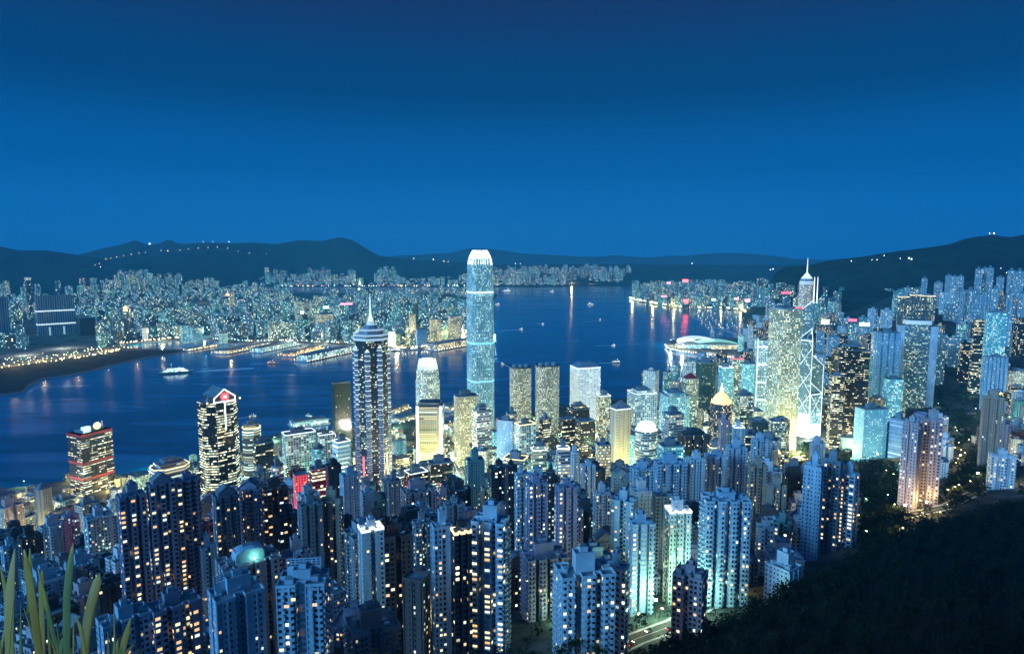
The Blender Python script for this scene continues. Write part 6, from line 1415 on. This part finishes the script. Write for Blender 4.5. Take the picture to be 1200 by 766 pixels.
# ------------------------------------------------------------------ real lamps: streets and floodlights of the near city
LAMP_ME = {}
def lamp_mesh(kind, m):
    if kind in LAMP_ME: return LAMP_ME[kind]
    a = MB(); a.bar((0, 0, 0), (0, 0, 9), .16, dark_m, 6); a.bar((0, 0, 8.9), (1.6, 0, 9.4), .1, dark_m, 5); o1 = a.build('pole')
    b = MB(); b.box(1.9, 0, 1.3, .6, 9.2, 9.6, m, bottom=True); o2 = b.build('lamp_head')
    LAMP_ME[kind] = (o1.data, o2.data); bpy.data.objects.remove(o1); bpy.data.objects.remove(o2); return LAMP_ME[kind]
def street_lamp(x, y, col, P, kind, lab, grp, z=None, hh=8.4, head=14):
    g = gnd(x, y) if z is None else z
    r = empty('street_lamp', (x, y, g), rl.uniform(0, 6)); tag(r, lab, 'street lamp', grp)
    a, b = lamp_mesh(kind, glow_m('lamp_head_' + kind, col, head))
    for n, me_ in (('pole', a), ('lamp_head', b)): o = bpy.data.objects.new(n, me_); COL.objects.link(o); o.parent = r
    ld = bpy.data.lights.new('lamp_light', 'POINT'); ld.energy = P; ld.color = col; ld.shadow_soft_size = 1.2
    lo = bpy.data.objects.new('lamp_light', ld); COL.objects.link(lo); lo.parent = r; lo.location = (1.9, 0, hh)
SOD = (1, .76, .26); MER = (.45, 1, .62); WHT = (.9, 1, .88); CYN = (.3, .85, 1)
def nearfree(x, y):
    best = None
    for t in range(24):
        a, b = x + rl.uniform(-12, 12), y + rl.uniform(-12, 12)
        if free(a, b, 1.0): return a, b
    return None
cnt = 0
for Y in np.arange(400, 1560, 34):
    for u in np.arange(-10, 1215, 30 if Y > 900 else 44):
        if rl.random() < (.38 if Y > 850 else .22):
            x = xat(u + rl.uniform(-12, 12), Y, 60); y = Y + rl.uniform(-15, 15)
            if sd1(x, y) < 8: continue
            uu_, vv_ = px(x, y, gnd(x, y))
            if uu_ > 790 and y < np.interp(uu_, BR_U, [r[2] for r in RG]) + 60: continue
            park = any(inpoly((uu_, vv_), p) for p in PARKS)
            if park and rl.random() < .5: continue
            p = nearfree(x, y)
            if not p: continue
            kd = rl.choice(('sodium', 'sodium', 'mercury', 'mercury', 'white')); c_ = {'sodium': SOD, 'mercury': MER, 'white': WHT}[kd]
            pw = (9000 if Y < 700 else (55000 if Y > 950 else 42000)) * rl.uniform(.4, 1.5) * (.15 if park else 1)
            street_lamp(p[0], p[1], c_, pw, kd, {'sodium': 'amber street lamp standing between the packed buildings', 'mercury': 'greenish street lamp standing between the packed buildings', 'white': 'white street lamp standing between the packed buildings'}[kd], 'street lamps between the buildings'); cnt += 1
print('lamps', cnt)
# floodlights where the photo shows strong washes of light
for n_, (u, v, Y, c_, P, lab) in enumerate([
    (498, 556, 1085, (1, .75, .15), 260000, 'yellow floodlight washing the foot of the ribbed bank tower'), (524, 556, 1075, (1, .8, .2), 260000, 'yellow floodlight right of the ribbed bank tower'), (534, 572, 1000, (1, 1, .9), 200000, 'white floodlight in the bright street gap below the tallest tower'),
    (443, 592, 760, (1, .95, .75), 90000, 'cream floodlight at the sheds below the star plan skyscraper'), (725, 556, 1040, (1, .75, .15), 150000, 'yellow floodlight at the foot of the beige slab'), (702, 560, 1000, (1, .8, .2), 110000, 'yellow floodlight left of the beige slab'),
    (955, 512, 1330, (.75, 1, .95), 500000, 'white floodlight at the foot of the cross braced tower'), (935, 524, 1200, (1, .8, .3), 160000, 'amber floodlight on the road by the light grid tower'), (905, 522, 1200, (1, .9, .4), 160000, 'amber floodlight left of the light grid tower'), (1028, 540, 1090, (.6, 1, .8), 3500, 'greenish floodlight before the bright cyan box'),
    (54, 636, 775, (1, .75, .2), 50000, 'amber floodlight at the foot of the pointed pale tower'), (800, 738, 372, (.35, 1, .6), 16000, 'green floodlight in the forecourt below the floodlit roof flats'), (768, 748, 372, (.4, 1, .5), 14000, 'green floodlight beside the black capped flats'), (790, 756, 352, (.7, 1, .75), 8000, 'white green floodlight over the lit road bend'),
    (1085, 606, 560, (1, .8, .35), 15000, 'amber floodlight on the forecourt of the pink towers'), (1060, 612, 555, (1, .8, .35), 10000, 'amber floodlight left on the pink towers forecourt'), (822, 733, 372, (.5, 1, .8), 9000, 'cool floodlight at the foot of the corona topped flats'),
    (357, 560, 680, (1, .06, .08), 200000, 'red floodlight on the red block'), (374, 566, 690, (1, .06, .08), 150000, 'second red floodlight right of the red block'), (418, 545, 985, (1, .06, .08), 200000, 'red floodlight at the star plan skyscraper'), (453, 540, 985, (1, .06, .08), 160000, 'second red floodlight right of the star plan skyscraper foot'),
    (1125, 528, 900, (1, .75, .4), 14000, 'warm floodlight on the park drive'), (1187, 575, 660, (1, .8, .5), 14000, 'warm floodlight on the terrace right of the stubby white flats'), (1145, 570, 690, (.9, .9, .6), 16000, 'pale floodlight beside the park terrace houses'), (800, 520, 930, (.9, 1, .6), 60000, 'pale green floodlight among the blocks below the golden dome'),
    (640, 560, 820, (.9, 1, .5), 90000, 'yellow green floodlight among the blocks below the twin rounded towers'), (578, 545, 930, (.9, 1, .7), 90000, 'pale floodlight right of the tallest tower foot'), (470, 520, 1230, (1, .85, .4), 200000, 'yellow floodlight on the ferry square'), (850, 500, 1250, (.9, 1, .9), 160000, 'white floodlight behind the golden dome'),
    (895, 490, 1390, (1, .9, .6), 250000, 'cream floodlight at the foot of the ladder like bank'), (760, 500, 1250, (.9, 1, .9), 150000, 'white floodlight behind the drum topped tower'), (405, 540, 950, (.2, .8, 1), 100000, 'cyan floodlight at the banded white office block'), (1010, 500, 1250, (1, .8, .5), 60000, 'amber floodlight behind the bright cyan box')]):
    z = None; x = xat(u, Y, gnd(xat(u, Y, 50), Y)); g = gnd(x, Y)
    r = empty('floodlight', (x, Y, g), 0); tag(r, lab, 'floodlight')
    a = MB(); a.bar((0, 0, 0), (0, 0, 11), .2, dark_m, 6); a.build('pole', r)
    a = MB(); a.box(0, 0, 1.6, .8, 11, 12, glow_m('flood_head_%d' % n_, c_, 40), bottom=True); a.build('lamp_head', r)
    ld = bpy.data.lights.new('flood_light', 'POINT'); ld.energy = P * (({6: .9, 4: 1.5, 5: 1.6, 0: 1.3, 1: 3.2, 2: 3, 7: 6, 8: 5, 29: 2.5}.get(n_, 1.5)) if Y > 900 else 1.6); ld.color = c_; ld.shadow_soft_size = 2
    lo = bpy.data.objects.new('flood_light', ld); COL.objects.link(lo); lo.parent = r; lo.location = (0, -1.2, 14)

# tall quay masts over the waterfronts across the water
mast_data = [(u, v, SOD, 200000) for u, v in ((15, 428), (50, 422), (90, 416), (125, 410), (160, 403.5), (190, 399.5), (225, 397), (270, 406), (300, 402), (350, 410), (375, 404), (400, 408), (440, 404), (465, 406), (490, 404), (510, 405), (530, 398), (543, 393), (556, 383), (545, 374), (525, 371), (480, 395), (500, 388))]
mast_data += [(u, v, WHT, 300000) for u, v in ((30, 416), (75, 408), (340, 404), (385, 400), (420, 400), (455, 400), (320, 398))]
mast_data += [(u, v, SOD, 600000) for u, v in ((741, 351.5), (765, 356.5), (790, 360), (815, 361), (845, 361), (868, 364))] + [(u, v, WHT, 500000) for u, v in ((883, 380), (890, 391), (800, 411), (830, 414), (860, 418), (886, 423), (786, 405))]
mast_data += [(u, v, SOD, 2500000) for u, v in ((600, 334.6), (640, 334), (670, 333.6), (700, 333), (720, 332.5), (738, 331.5), (350, 335), (420, 335), (500, 335), (560, 334.5))]
for k in range(46): mast_data.append((rl.uniform(0, 580), rl.uniform(345, 395), rl.choice((WHT, SOD, MER, CYN)), 220000))
for u, v, c_, P in mast_data:
    x, y = sea(u, v, 3)
    if 440 < u < 560 and v > 365: P = P * 2.4
    r = empty('quay_mast', (x, y, 3)); tag(r, 'tall light mast among the far waterfront streets', 'light mast', 'light masts on the far waterfronts')
    a, b = lamp_mesh('mast', glow_m('mast_head', (1, .85, .5), 20))
    o = bpy.data.objects.new('pole', a); COL.objects.link(o); o.parent = r; o.scale = (2, 2, 3)
    ld = bpy.data.lights.new('mast_light', 'POINT'); ld.energy = P; ld.color = c_; ld.shadow_soft_size = 3.5
    lo = bpy.data.objects.new('mast_light', ld); COL.objects.link(lo); lo.parent = r; lo.location = (0, 0, 29)
finish_labels()

from collections import Counter
print(Counter(o.get('category') for o in COL.objects if o.get('category')))
# ------------------------------------------------------------------ roads near the viewpoint and through the parks
line_m = glow_m('road_line', (0, 0, 0), 0, base=(.7, .7, .65))
def road(pts, w, lab=None, zo=.35):
    P = [(xat(u, Y, z0), Y) for u, Y, z0 in pts]
    Q = []
    for (x0, y0), (x1, y1) in zip(P, P[1:]):
        n = max(2, int(hypot(x1 - x0, y1 - y0) / 6))
        Q += [(x0 + (x1 - x0) * i / n, y0 + (y1 - y0) * i / n) for i in range(n)]
    Q.append(P[-1]); mb = MB(); me_ = []
    for i, (x, y) in enumerate(Q):
        a = Q[max(0, i - 1)]; b = Q[min(len(Q) - 1, i + 1)]; l = hypot(b[0] - a[0], b[1] - a[1]) or 1; n = (-(b[1] - a[1]) / l, (b[0] - a[0]) / l)
        z = max(gnd(x, y), gnd(x + n[0] * w / 2, y + n[1] * w / 2), gnd(x - n[0] * w / 2, y - n[1] * w / 2)) + zo
        me_.append((x, y, z, n))
    for (x, y, z, n), (x2, y2, z2, n2) in zip(me_, me_[1:]):
        def q(a, b, dz, m): mb.face([(x + n[0] * b, y + n[1] * b, z + dz), (x + n[0] * a, y + n[1] * a, z + dz), (x2 + n2[0] * a, y2 + n2[1] * a, z2 + dz), (x2 + n2[0] * b, y2 + n2[1] * b, z2 + dz)], m)
        q(-w / 2, w / 2, 0, asphalt_m); q(-.12, .12, .01, line_m)
        for s_ in (-1, 1):
            a_, b_ = sorted((s_ * w / 2, s_ * (w / 2 + 1.6))); q(a_, b_, .13, conc_m)
            e = s_ * w / 2; mb.face([(x + n[0] * e, y + n[1] * e, z), (x2 + n2[0] * e, y2 + n2[1] * e, z2), (x2 + n2[0] * e, y2 + n2[1] * e, z2 + .13), (x + n[0] * e, y + n[1] * e, z + .13)], conc_m)
            e = s_ * (w / 2 + 1.6); mb.face([(x + n[0] * e, y + n[1] * e, z - 4), (x2 + n2[0] * e, y2 + n2[1] * e, z2 - 4), (x2 + n2[0] * e, y2 + n2[1] * e, z2 + .13), (x + n[0] * e, y + n[1] * e, z + .13)], conc_m)
    o = mb.build('road'); tag(o, kind='structure'); return me_
r1 = road([(715, 318, 200), (745, 335, 195), (790, 352, 190), (815, 372, 185), (845, 400, 180)], 9)
r2 = road([(1045, 545, 170), (1070, 560, 168), (1110, 575, 168), (1150, 640, 160)], 8)
r3 = road([(900, 1215, 15), (940, 1195, 18), (975, 1260, 15), (985, 1420, 8)], 16)
r4 = road([(1065, 1180, 45), (1110, 1050, 60), (1125, 930, 90), (1100, 820, 110)], 8)
r5 = road([(470, 1010, 20), (520, 1040, 15), (545, 1120, 8), (530, 1300, 4)], 14)
for rr_, n_, c_, kd, P in ((r1, 6, SOD, 'sodium', 2500), (r2, 6, SOD, 'sodium', 3500), (r3, 8, SOD, 'sodium', 22000), (r4, 7, SOD, 'sodium', 4500), (r5, 6, WHT, 'white', 22000)):
    for k in range(n_):
        x, y, z, n = rr_[int((k + .5) / n_ * (len(rr_) - 1))]
        street_lamp(x + n[0] * 6, y + n[1] * 6, c_, P, kd, 'tall lamp standing along the curving kerb of a lit road', 'kerbside lamps on the lit roads', z=z)

def car(x, y, z, th, col, lab):
    r = empty('car', (x, y, z + .02), th); tag(r, lab, 'car'); paint = plain('car_paint_' + lab.split()[0], col, .3, .05)
    def prof(pts, w, m):
        b = MB()
        for s_ in (-1, 1):
            P = [(p[0], s_ * w / 2, p[1]) for p in pts]; b.face(P if s_ < 0 else P[::-1], m)
        for p, q in zip(pts, pts[1:] + pts[:1]): b.face([(p[0], -w / 2, p[1]), (p[0], w / 2, p[1]), (q[0], w / 2, q[1]), (q[0], -w / 2, q[1])], m)
        return b
    prof([(-2.2, .35), (2.15, .35), (2.25, .7), (1.2, .95), (-2.15, 1.0), (-2.25, .7)], 1.8, paint).build('body', r)
    prof([(-1.9, .98), (1.1, .96), (.45, 1.45), (-1.5, 1.47)], 1.6, plain('car_glass', (.02, .03, .04), .1)).build('cabin', r)
    for sx_ in (-1.35, 1.35):
        for sy_ in (-.85, .85): b = MB(); b.bar((sx_, sy_ - .1, .33), (sx_, sy_ + .1, .33), .33, dark_m, 12); b.build('wheel', r)
    for sy_ in (-.6, .6):
        b = MB(); b.box(2.24, sy_, .1, .35, .62, .8, glow_m('headlight', (1, .95, .8), 25), bottom=True); b.build('headlight', r)
        b = MB(); b.box(-2.24, sy_, .1, .35, .7, .85, glow_m('tail_light', (1, .05, .03), 12), bottom=True); b.build('tail_light', r)
for rr_, lst in ((r1, [(.12, 1, (.5, .02, .02), 'red taxi at the lower end of the lit road below the finned flats'), (.3, -1, (.6, .6, .6), 'white car climbing the lit road below the finned flats'), (.42, 1, (.05, .06, .08), 'dark saloon halfway along the lit road below the finned flats'), (.6, -1, (.5, .02, .02), 'maroon taxi on the bend beside the short pink flats')]),
                 (r2, [(.25, 1, (.5, .5, .52), 'silver car on the forecourt road under the pink towers'), (.5, -1, (.5, .02, .02), 'crimson taxi leaving the pink towers forecourt')])):
    for t, s_, col, lab in lst:
        i = int(t * (len(rr_) - 2)); x, y, z, n = rr_[i]; x2, y2, z2, _ = rr_[i + 1]; th = atan2(y2 - y, x2 - x) + (0 if s_ > 0 else pi)
        car(x - n[0] * 2.1 * s_, y - n[1] * 2.1 * s_, z, th, col, lab)
# ------------------------------------------------------------------ woods and trees
rt = random.Random(12)
mb = MB(); c_ = 0
for poly in PARKS:
    us_ = [p[0] for p in poly]; vs_ = [p[1] for p in poly]
    for k in range(2600):
        u, v = rt.uniform(min(us_), max(us_)), rt.uniform(min(vs_), max(vs_))
        if not inpoly((u, v), poly): continue
        Y = 900.0
        for _ in range(8):
            g = gnd(xat(u, Y, 60), Y); Y = (g - CAM_Z) / ray(v)
            if Y > 4000 or Y < 300: break
        if not 420 < Y < 3000: continue
        x = xat(u, Y, g)
        if not free(x, Y, 6): continue
        r = rt.uniform(3.5, 7) * (1 + max(0, Y - 900) / 1500); clump(mb, x, Y, g + r * .8, r, 16 if Y < 1300 else 10, r * .3, leaf_dark, rt); c_ += 1
        if c_ > 1500: break
for k in range(1400):                    # slopes between the upper flats
    Y = rt.uniform(345, 900); u = rt.uniform(-20, 1200); x = xat(u, Y, 120)
    if u > 850 and Y < 450 or not free(x, Y, 3.5): continue
    g = gnd(x, Y); r = rt.uniform(2.5, 5); clump(mb, x, Y, g + r * .7, r, 18, r * .28, leaf_dark, rt)
tag(mb.build('park_woodland'), 'dark tree cover of the parks and the slopes between buildings', 'woodland', kind='stuff')
def tree(x, y, z, hgt, r, lab, mat, rnd_, palm=False, grp=None, dens=1.0):
    root = empty('palm_tree' if palm else 'broadleaf_tree', (x, y, z)); tag(root, lab, 'tree', grp)
    mb = MB(); lean = (rnd_.uniform(-.8, .8), rnd_.uniform(-.8, .8)); bark = plain('bark', (.10, .07, .05), .9, .4, 2)
    pts = [(lean[0] * t * t, lean[1] * t * t, hgt * .8 * t) for t in (0, .35, .7, 1)]
    for i in range(3): mb.bar(pts[i], pts[i + 1], hgt * .022 * (1 - .25 * i), bark, 8)
    tip = Vector(pts[-1])
    if not palm:
        for k in range(7):
            a = rnd_.uniform(0, 6.28); e = tip + Vector((cos(a) * r * .6, sin(a) * r * .6, rnd_.uniform(-.1, .5) * r)); s0 = Vector(pts[rnd_.choice((1, 2, 2))]); mb.bar(s0, e, hgt * .008, bark, 5)
    mb.build('trunk', root); mb = MB()
    if palm:
        for k in range(22):
            a = k * 2.4 + rnd_.uniform(-.2, .2); up = rnd_.uniform(-.1, .9); L0 = r * rnd_.uniform(.8, 1.15); pr = tip
            for s_ in range(1, 9):
                t = s_ / 8; q = tip + Vector((cos(a) * L0 * t, sin(a) * L0 * t, L0 * (up * t - .95 * t * t)))
                d = (q - pr); side = Vector((-sin(a), cos(a), 0))
                for sg in (-1, 1):
                    e1 = pr + side * sg * r * .26 * (1 - t * .7) + Vector((0, 0, -r * .16)) + d * .8
                    mb.face([tuple(pr), tuple(pr + d * .55), tuple(e1)], mat)
                mb.face([tuple(pr + side * .03), tuple(q + side * .03), tuple(q - side * .03), tuple(pr - side * .03)], mat)
                pr = q
    else:
        for k in range(int(26 * dens)):
            d = Vector((rnd_.gauss(0, 1), rnd_.gauss(0, 1), rnd_.gauss(0, .7))).normalized() * r * rnd_.uniform(.35, 1)
            clump(mb, tip.x + d.x, tip.y + d.y, tip.z + d.z * .75, r * rnd_.uniform(.2, .36), 34, r * .06, mat, rnd_)
    mb.build('crown', root)
# tree tops just below the lookout, along the bottom edge
for u, vt, Y, hg, r, pl, lab in [(676, 741, 190, 12, 5.6, True, 'palm with splayed fronds before the broad white nearest flats'), (655, 752, 185, 11, 4.5, True, 'smaller palm left of the splayed palm at the bottom edge'), (700, 752, 180, 10, 4.2, True, 'low palm right of the splayed palm at the bottom edge'),
                              (590, 748, 240, 14, 6, False, 'bushy tree below the curved balcony flats'), (562, 752, 235, 14, 5, False, 'dark bushy tree left of the bushy tree below the balcony flats'), (618, 754, 230, 12, 5, False, 'round bushy tree right of the bushy tree below the balcony flats'), (640, 758, 210, 12, 4, False, 'small leafy tree left of the smaller palm'),
                              (470, 766, 230, 12, 7, False, 'dark round tree under the rust brown block at the bottom edge'), (430, 768, 225, 12, 6, False, 'dark tree at the bottom left of the rust brown block')]:
    z = zat(vt, Y); tree(xat(u, Y, z), Y, z - hg * (1.0 if pl else 1.25), hg, r, lab, leaf_mid if u > 500 else leaf_dark, rt, pl)
for k, (u, v, Y) in enumerate([(885, 505, 1330), (1130, 545, 760), (1145, 552, 745), (1192, 548, 700), (1010, 547, 1030), (1030, 560, 1000), (1090, 470, 1350)]):
    x = xat(u, Y, 80); g = gnd(x, Y)
    tree(x, Y, g - .5, 12, 7, ['dark tree against the lit forecourt behind the golden dome', 'round tree left of two before the park terrace', 'round tree right of two before the park terrace', 'tree beside the stubby white flats', 'tree in front of the bright cyan box', 'tree below the blue striped box', 'tree at the foot of the curved top hotel slab'][k], leaf_dark, rt)

# ------------------------------------------------------------------ strap leaved plant beside the viewpoint
def leafmat():
    m, t = new_mat('strap_leaf'); b = nd('ShaderNodeBsdfPrincipled', t); o = nd('ShaderNodeOutputMaterial', t); t.links.new(b.outputs[0], o.inputs[0]); b.inputs['Roughness'].default_value = .55
    uvn_ = nd('ShaderNodeUVMap', t); uvn_.uv_map = 'UVMap'; mp = nd('ShaderNodeMapping', t); mp.inputs['Scale'].default_value = (14, .5, 1); t.links.new(uvn_.outputs[0], mp.inputs[0])
    n = nd('ShaderNodeTexNoise', t); n.inputs['Scale'].default_value = 3; n.inputs['Detail'].default_value = 5; t.links.new(mp.outputs[0], n.inputs[0])
    rr = nd('ShaderNodeValToRGB', t); rr.color_ramp.elements[0].color = (.17, .16, .035, 1); rr.color_ramp.elements[1].color = (.42, .38, .11, 1); rr.color_ramp.elements[0].position = .35; rr.color_ramp.elements[1].position = .7
    t.links.new(n.outputs[0], rr.inputs[0]); t.links.new(rr.outputs[0], b.inputs['Base Color'])
    return m
lfm = leafmat()
plant = empty('strap_leaved_plant', (xat(70, 2.6, CAM_Z - 1.8), 2.6, CAM_Z - 2.6)); tag(plant, 'olive green plant with tall strap leaves rising beside the lookout', 'plant')
def strap(pts, wpx, Y, tip=.15, bend=.0):
    """pts: stem line in the photo from foot to tip; Y distance"""
    P = []
    for u, v in pts: z = zat(v, Y); P.append(Vector((xat(u, Y, z), Y, z)))
    fine = []
    n = 16
    for i in range(n + 1):
        t = i / n * (len(P) - 1); k = min(int(t), len(P) - 2); f = t - k; fine.append(P[k].lerp(P[k + 1], f))
    w = wpx * .72 / FOC * Y; mb = MB(); row = []
    for i, p in enumerate(fine):
        t = i / n; ww = w * min(1, .75 + t * .5) * (1 if t < 1 - tip else max(.05, (1 - t) / tip) ** .7); d = (fine[min(n, i + 1)] - fine[max(0, i - 1)]).normalized(); s_ = Vector((d.z, 0, -d.x)).normalized()
        b_ = bend * t * t; p = p - plant.location; row.append([p - s_ * ww / 2 + Vector((0, b_, 0)), p + Vector((0, b_ + ww * .28, 0)), p + s_ * ww / 2 + Vector((0, b_, 0))])
    for i in range(n):
        for j in range(2):
            mb.face([tuple(row[i][j]), tuple(row[i][j + 1]), tuple(row[i + 1][j + 1]), tuple(row[i + 1][j])], lfm, [(j * .5, i / n), (j * .5 + .5, i / n), (j * .5 + .5, (i + 1) / n), (j * .5, (i + 1) / n)])
    o = mb.build('leaf', plant); bm = bmesh.new(); bm.from_mesh(o.data); bmesh.ops.remove_doubles(bm, verts=bm.verts, dist=1e-5); bm.to_mesh(o.data); bm.free(); o.data.polygons.foreach_set('use_smooth', [True] * len(o.data.polygons))
    sm = o.modifiers.new('thickness', 'SOLIDIFY'); sm.thickness = .002
strap([(16, 830), (8, 750), (2, 700), (-4, 655)], 17, 2.6, .35, .1)
strap([(2, 830), (-4, 770), (-14, 700)], 20, 2.4, .3)
strap([(24, 830), (10, 730), (6, 690), (0, 662)], 7, 2.7, .3)
strap([(47, 840), (46, 760), (42, 700), (39, 637)], 14, 2.5, .16, -.05)
strap([(33, 720), (34, 690), (35, 642)], 7, 2.7, .2)
strap([(74, 840), (66, 760), (56, 715), (44, 665)], 8, 2.55, .3)
strap([(78, 840), (77, 760), (74, 700), (76, 642)], 13, 2.6, .18, .05)
strap([(92, 840), (98, 760), (96, 728), (100, 684)], 17, 2.8, .08, .1)
strap([(48, 840), (50, 760), (48, 690), (49, 668)], 9, 2.9, .2)
strap([(84, 840), (86, 770), (86, 725)], 2.5, 2.5, .2)
strap([(100, 840), (99, 765), (94, 735), (88, 720)], 6, 2.45, .3)
strap([(132, 850), (140, 775), (146, 750), (153, 724)], 11, 2.6, .3)
strap([(128, 840), (134, 770), (138, 750)], 9, 2.5, .3)
strap([(136, 840), (146, 768), (158, 752)], 4, 2.7, .4)
strap([(60, 840), (66, 770), (60, 740)], 6, 2.8, .3)
rp_ = random.Random(8)
for k in range(16):
    u0 = rp_.choice((-5, 12, 40, 58, 78, 96, 130)) + rp_.uniform(-12, 12); du = rp_.uniform(-22, 22); tp_ = rp_.uniform(690, 755)
    strap([(u0, 850), (u0 + du * .3, 800), (u0 + du * .7, (tp_ + 800) / 2), (u0 + du, tp_)], rp_.uniform(2.5, 7), 2.6 + rp_.uniform(-.2, .4), .4, rp_.uniform(-.1, .1))
# added lamp, unseen behind the viewpoint to the left, to light the leaves
r = empty('plant_fill_lamp', (-3.2, -2.5, CAM_Z - 1.7)); tag(r, 'small lamp added out of view to light the strap leaves', 'added lamp')
a = MB(); a.bar((0, 0, 0), (0, 0, 3), .05, dark_m, 8); a.build('pole', r)
ld = bpy.data.lights.new('lamp_light', 'POINT'); ld.energy = 260; ld.color = (1, .88, .42); ld.shadow_soft_size = .15
lo = bpy.data.objects.new('lamp_light', ld); COL.objects.link(lo); lo.parent = r; lo.location = (0, .2, 3.1)
# ------------------------------------------------------------------ haze over the whole scene
m, t = new_mat('haze_air'); v_ = nd('ShaderNodeVolumePrincipled', t); o = nd('ShaderNodeOutputMaterial', t); t.links.new(v_.outputs[0], o.inputs['Volume'])
v_.inputs['Color'].default_value = (.15, .72, 1, 1); v_.inputs['Density'].default_value = 5.2e-5; v_.inputs['Anisotropy'].default_value = 0
bpy.ops.mesh.primitive_cube_add(size=1, location=(0, 7000, 400)); hz = bpy.context.object; hz.name = 'haze'; hz.scale = (33000, 17200, 830); hz.data.materials.append(m); tag(hz, 'thin blue evening haze over the harbour', 'haze', kind='stuff')
hz.location = (0, 7500, 410)
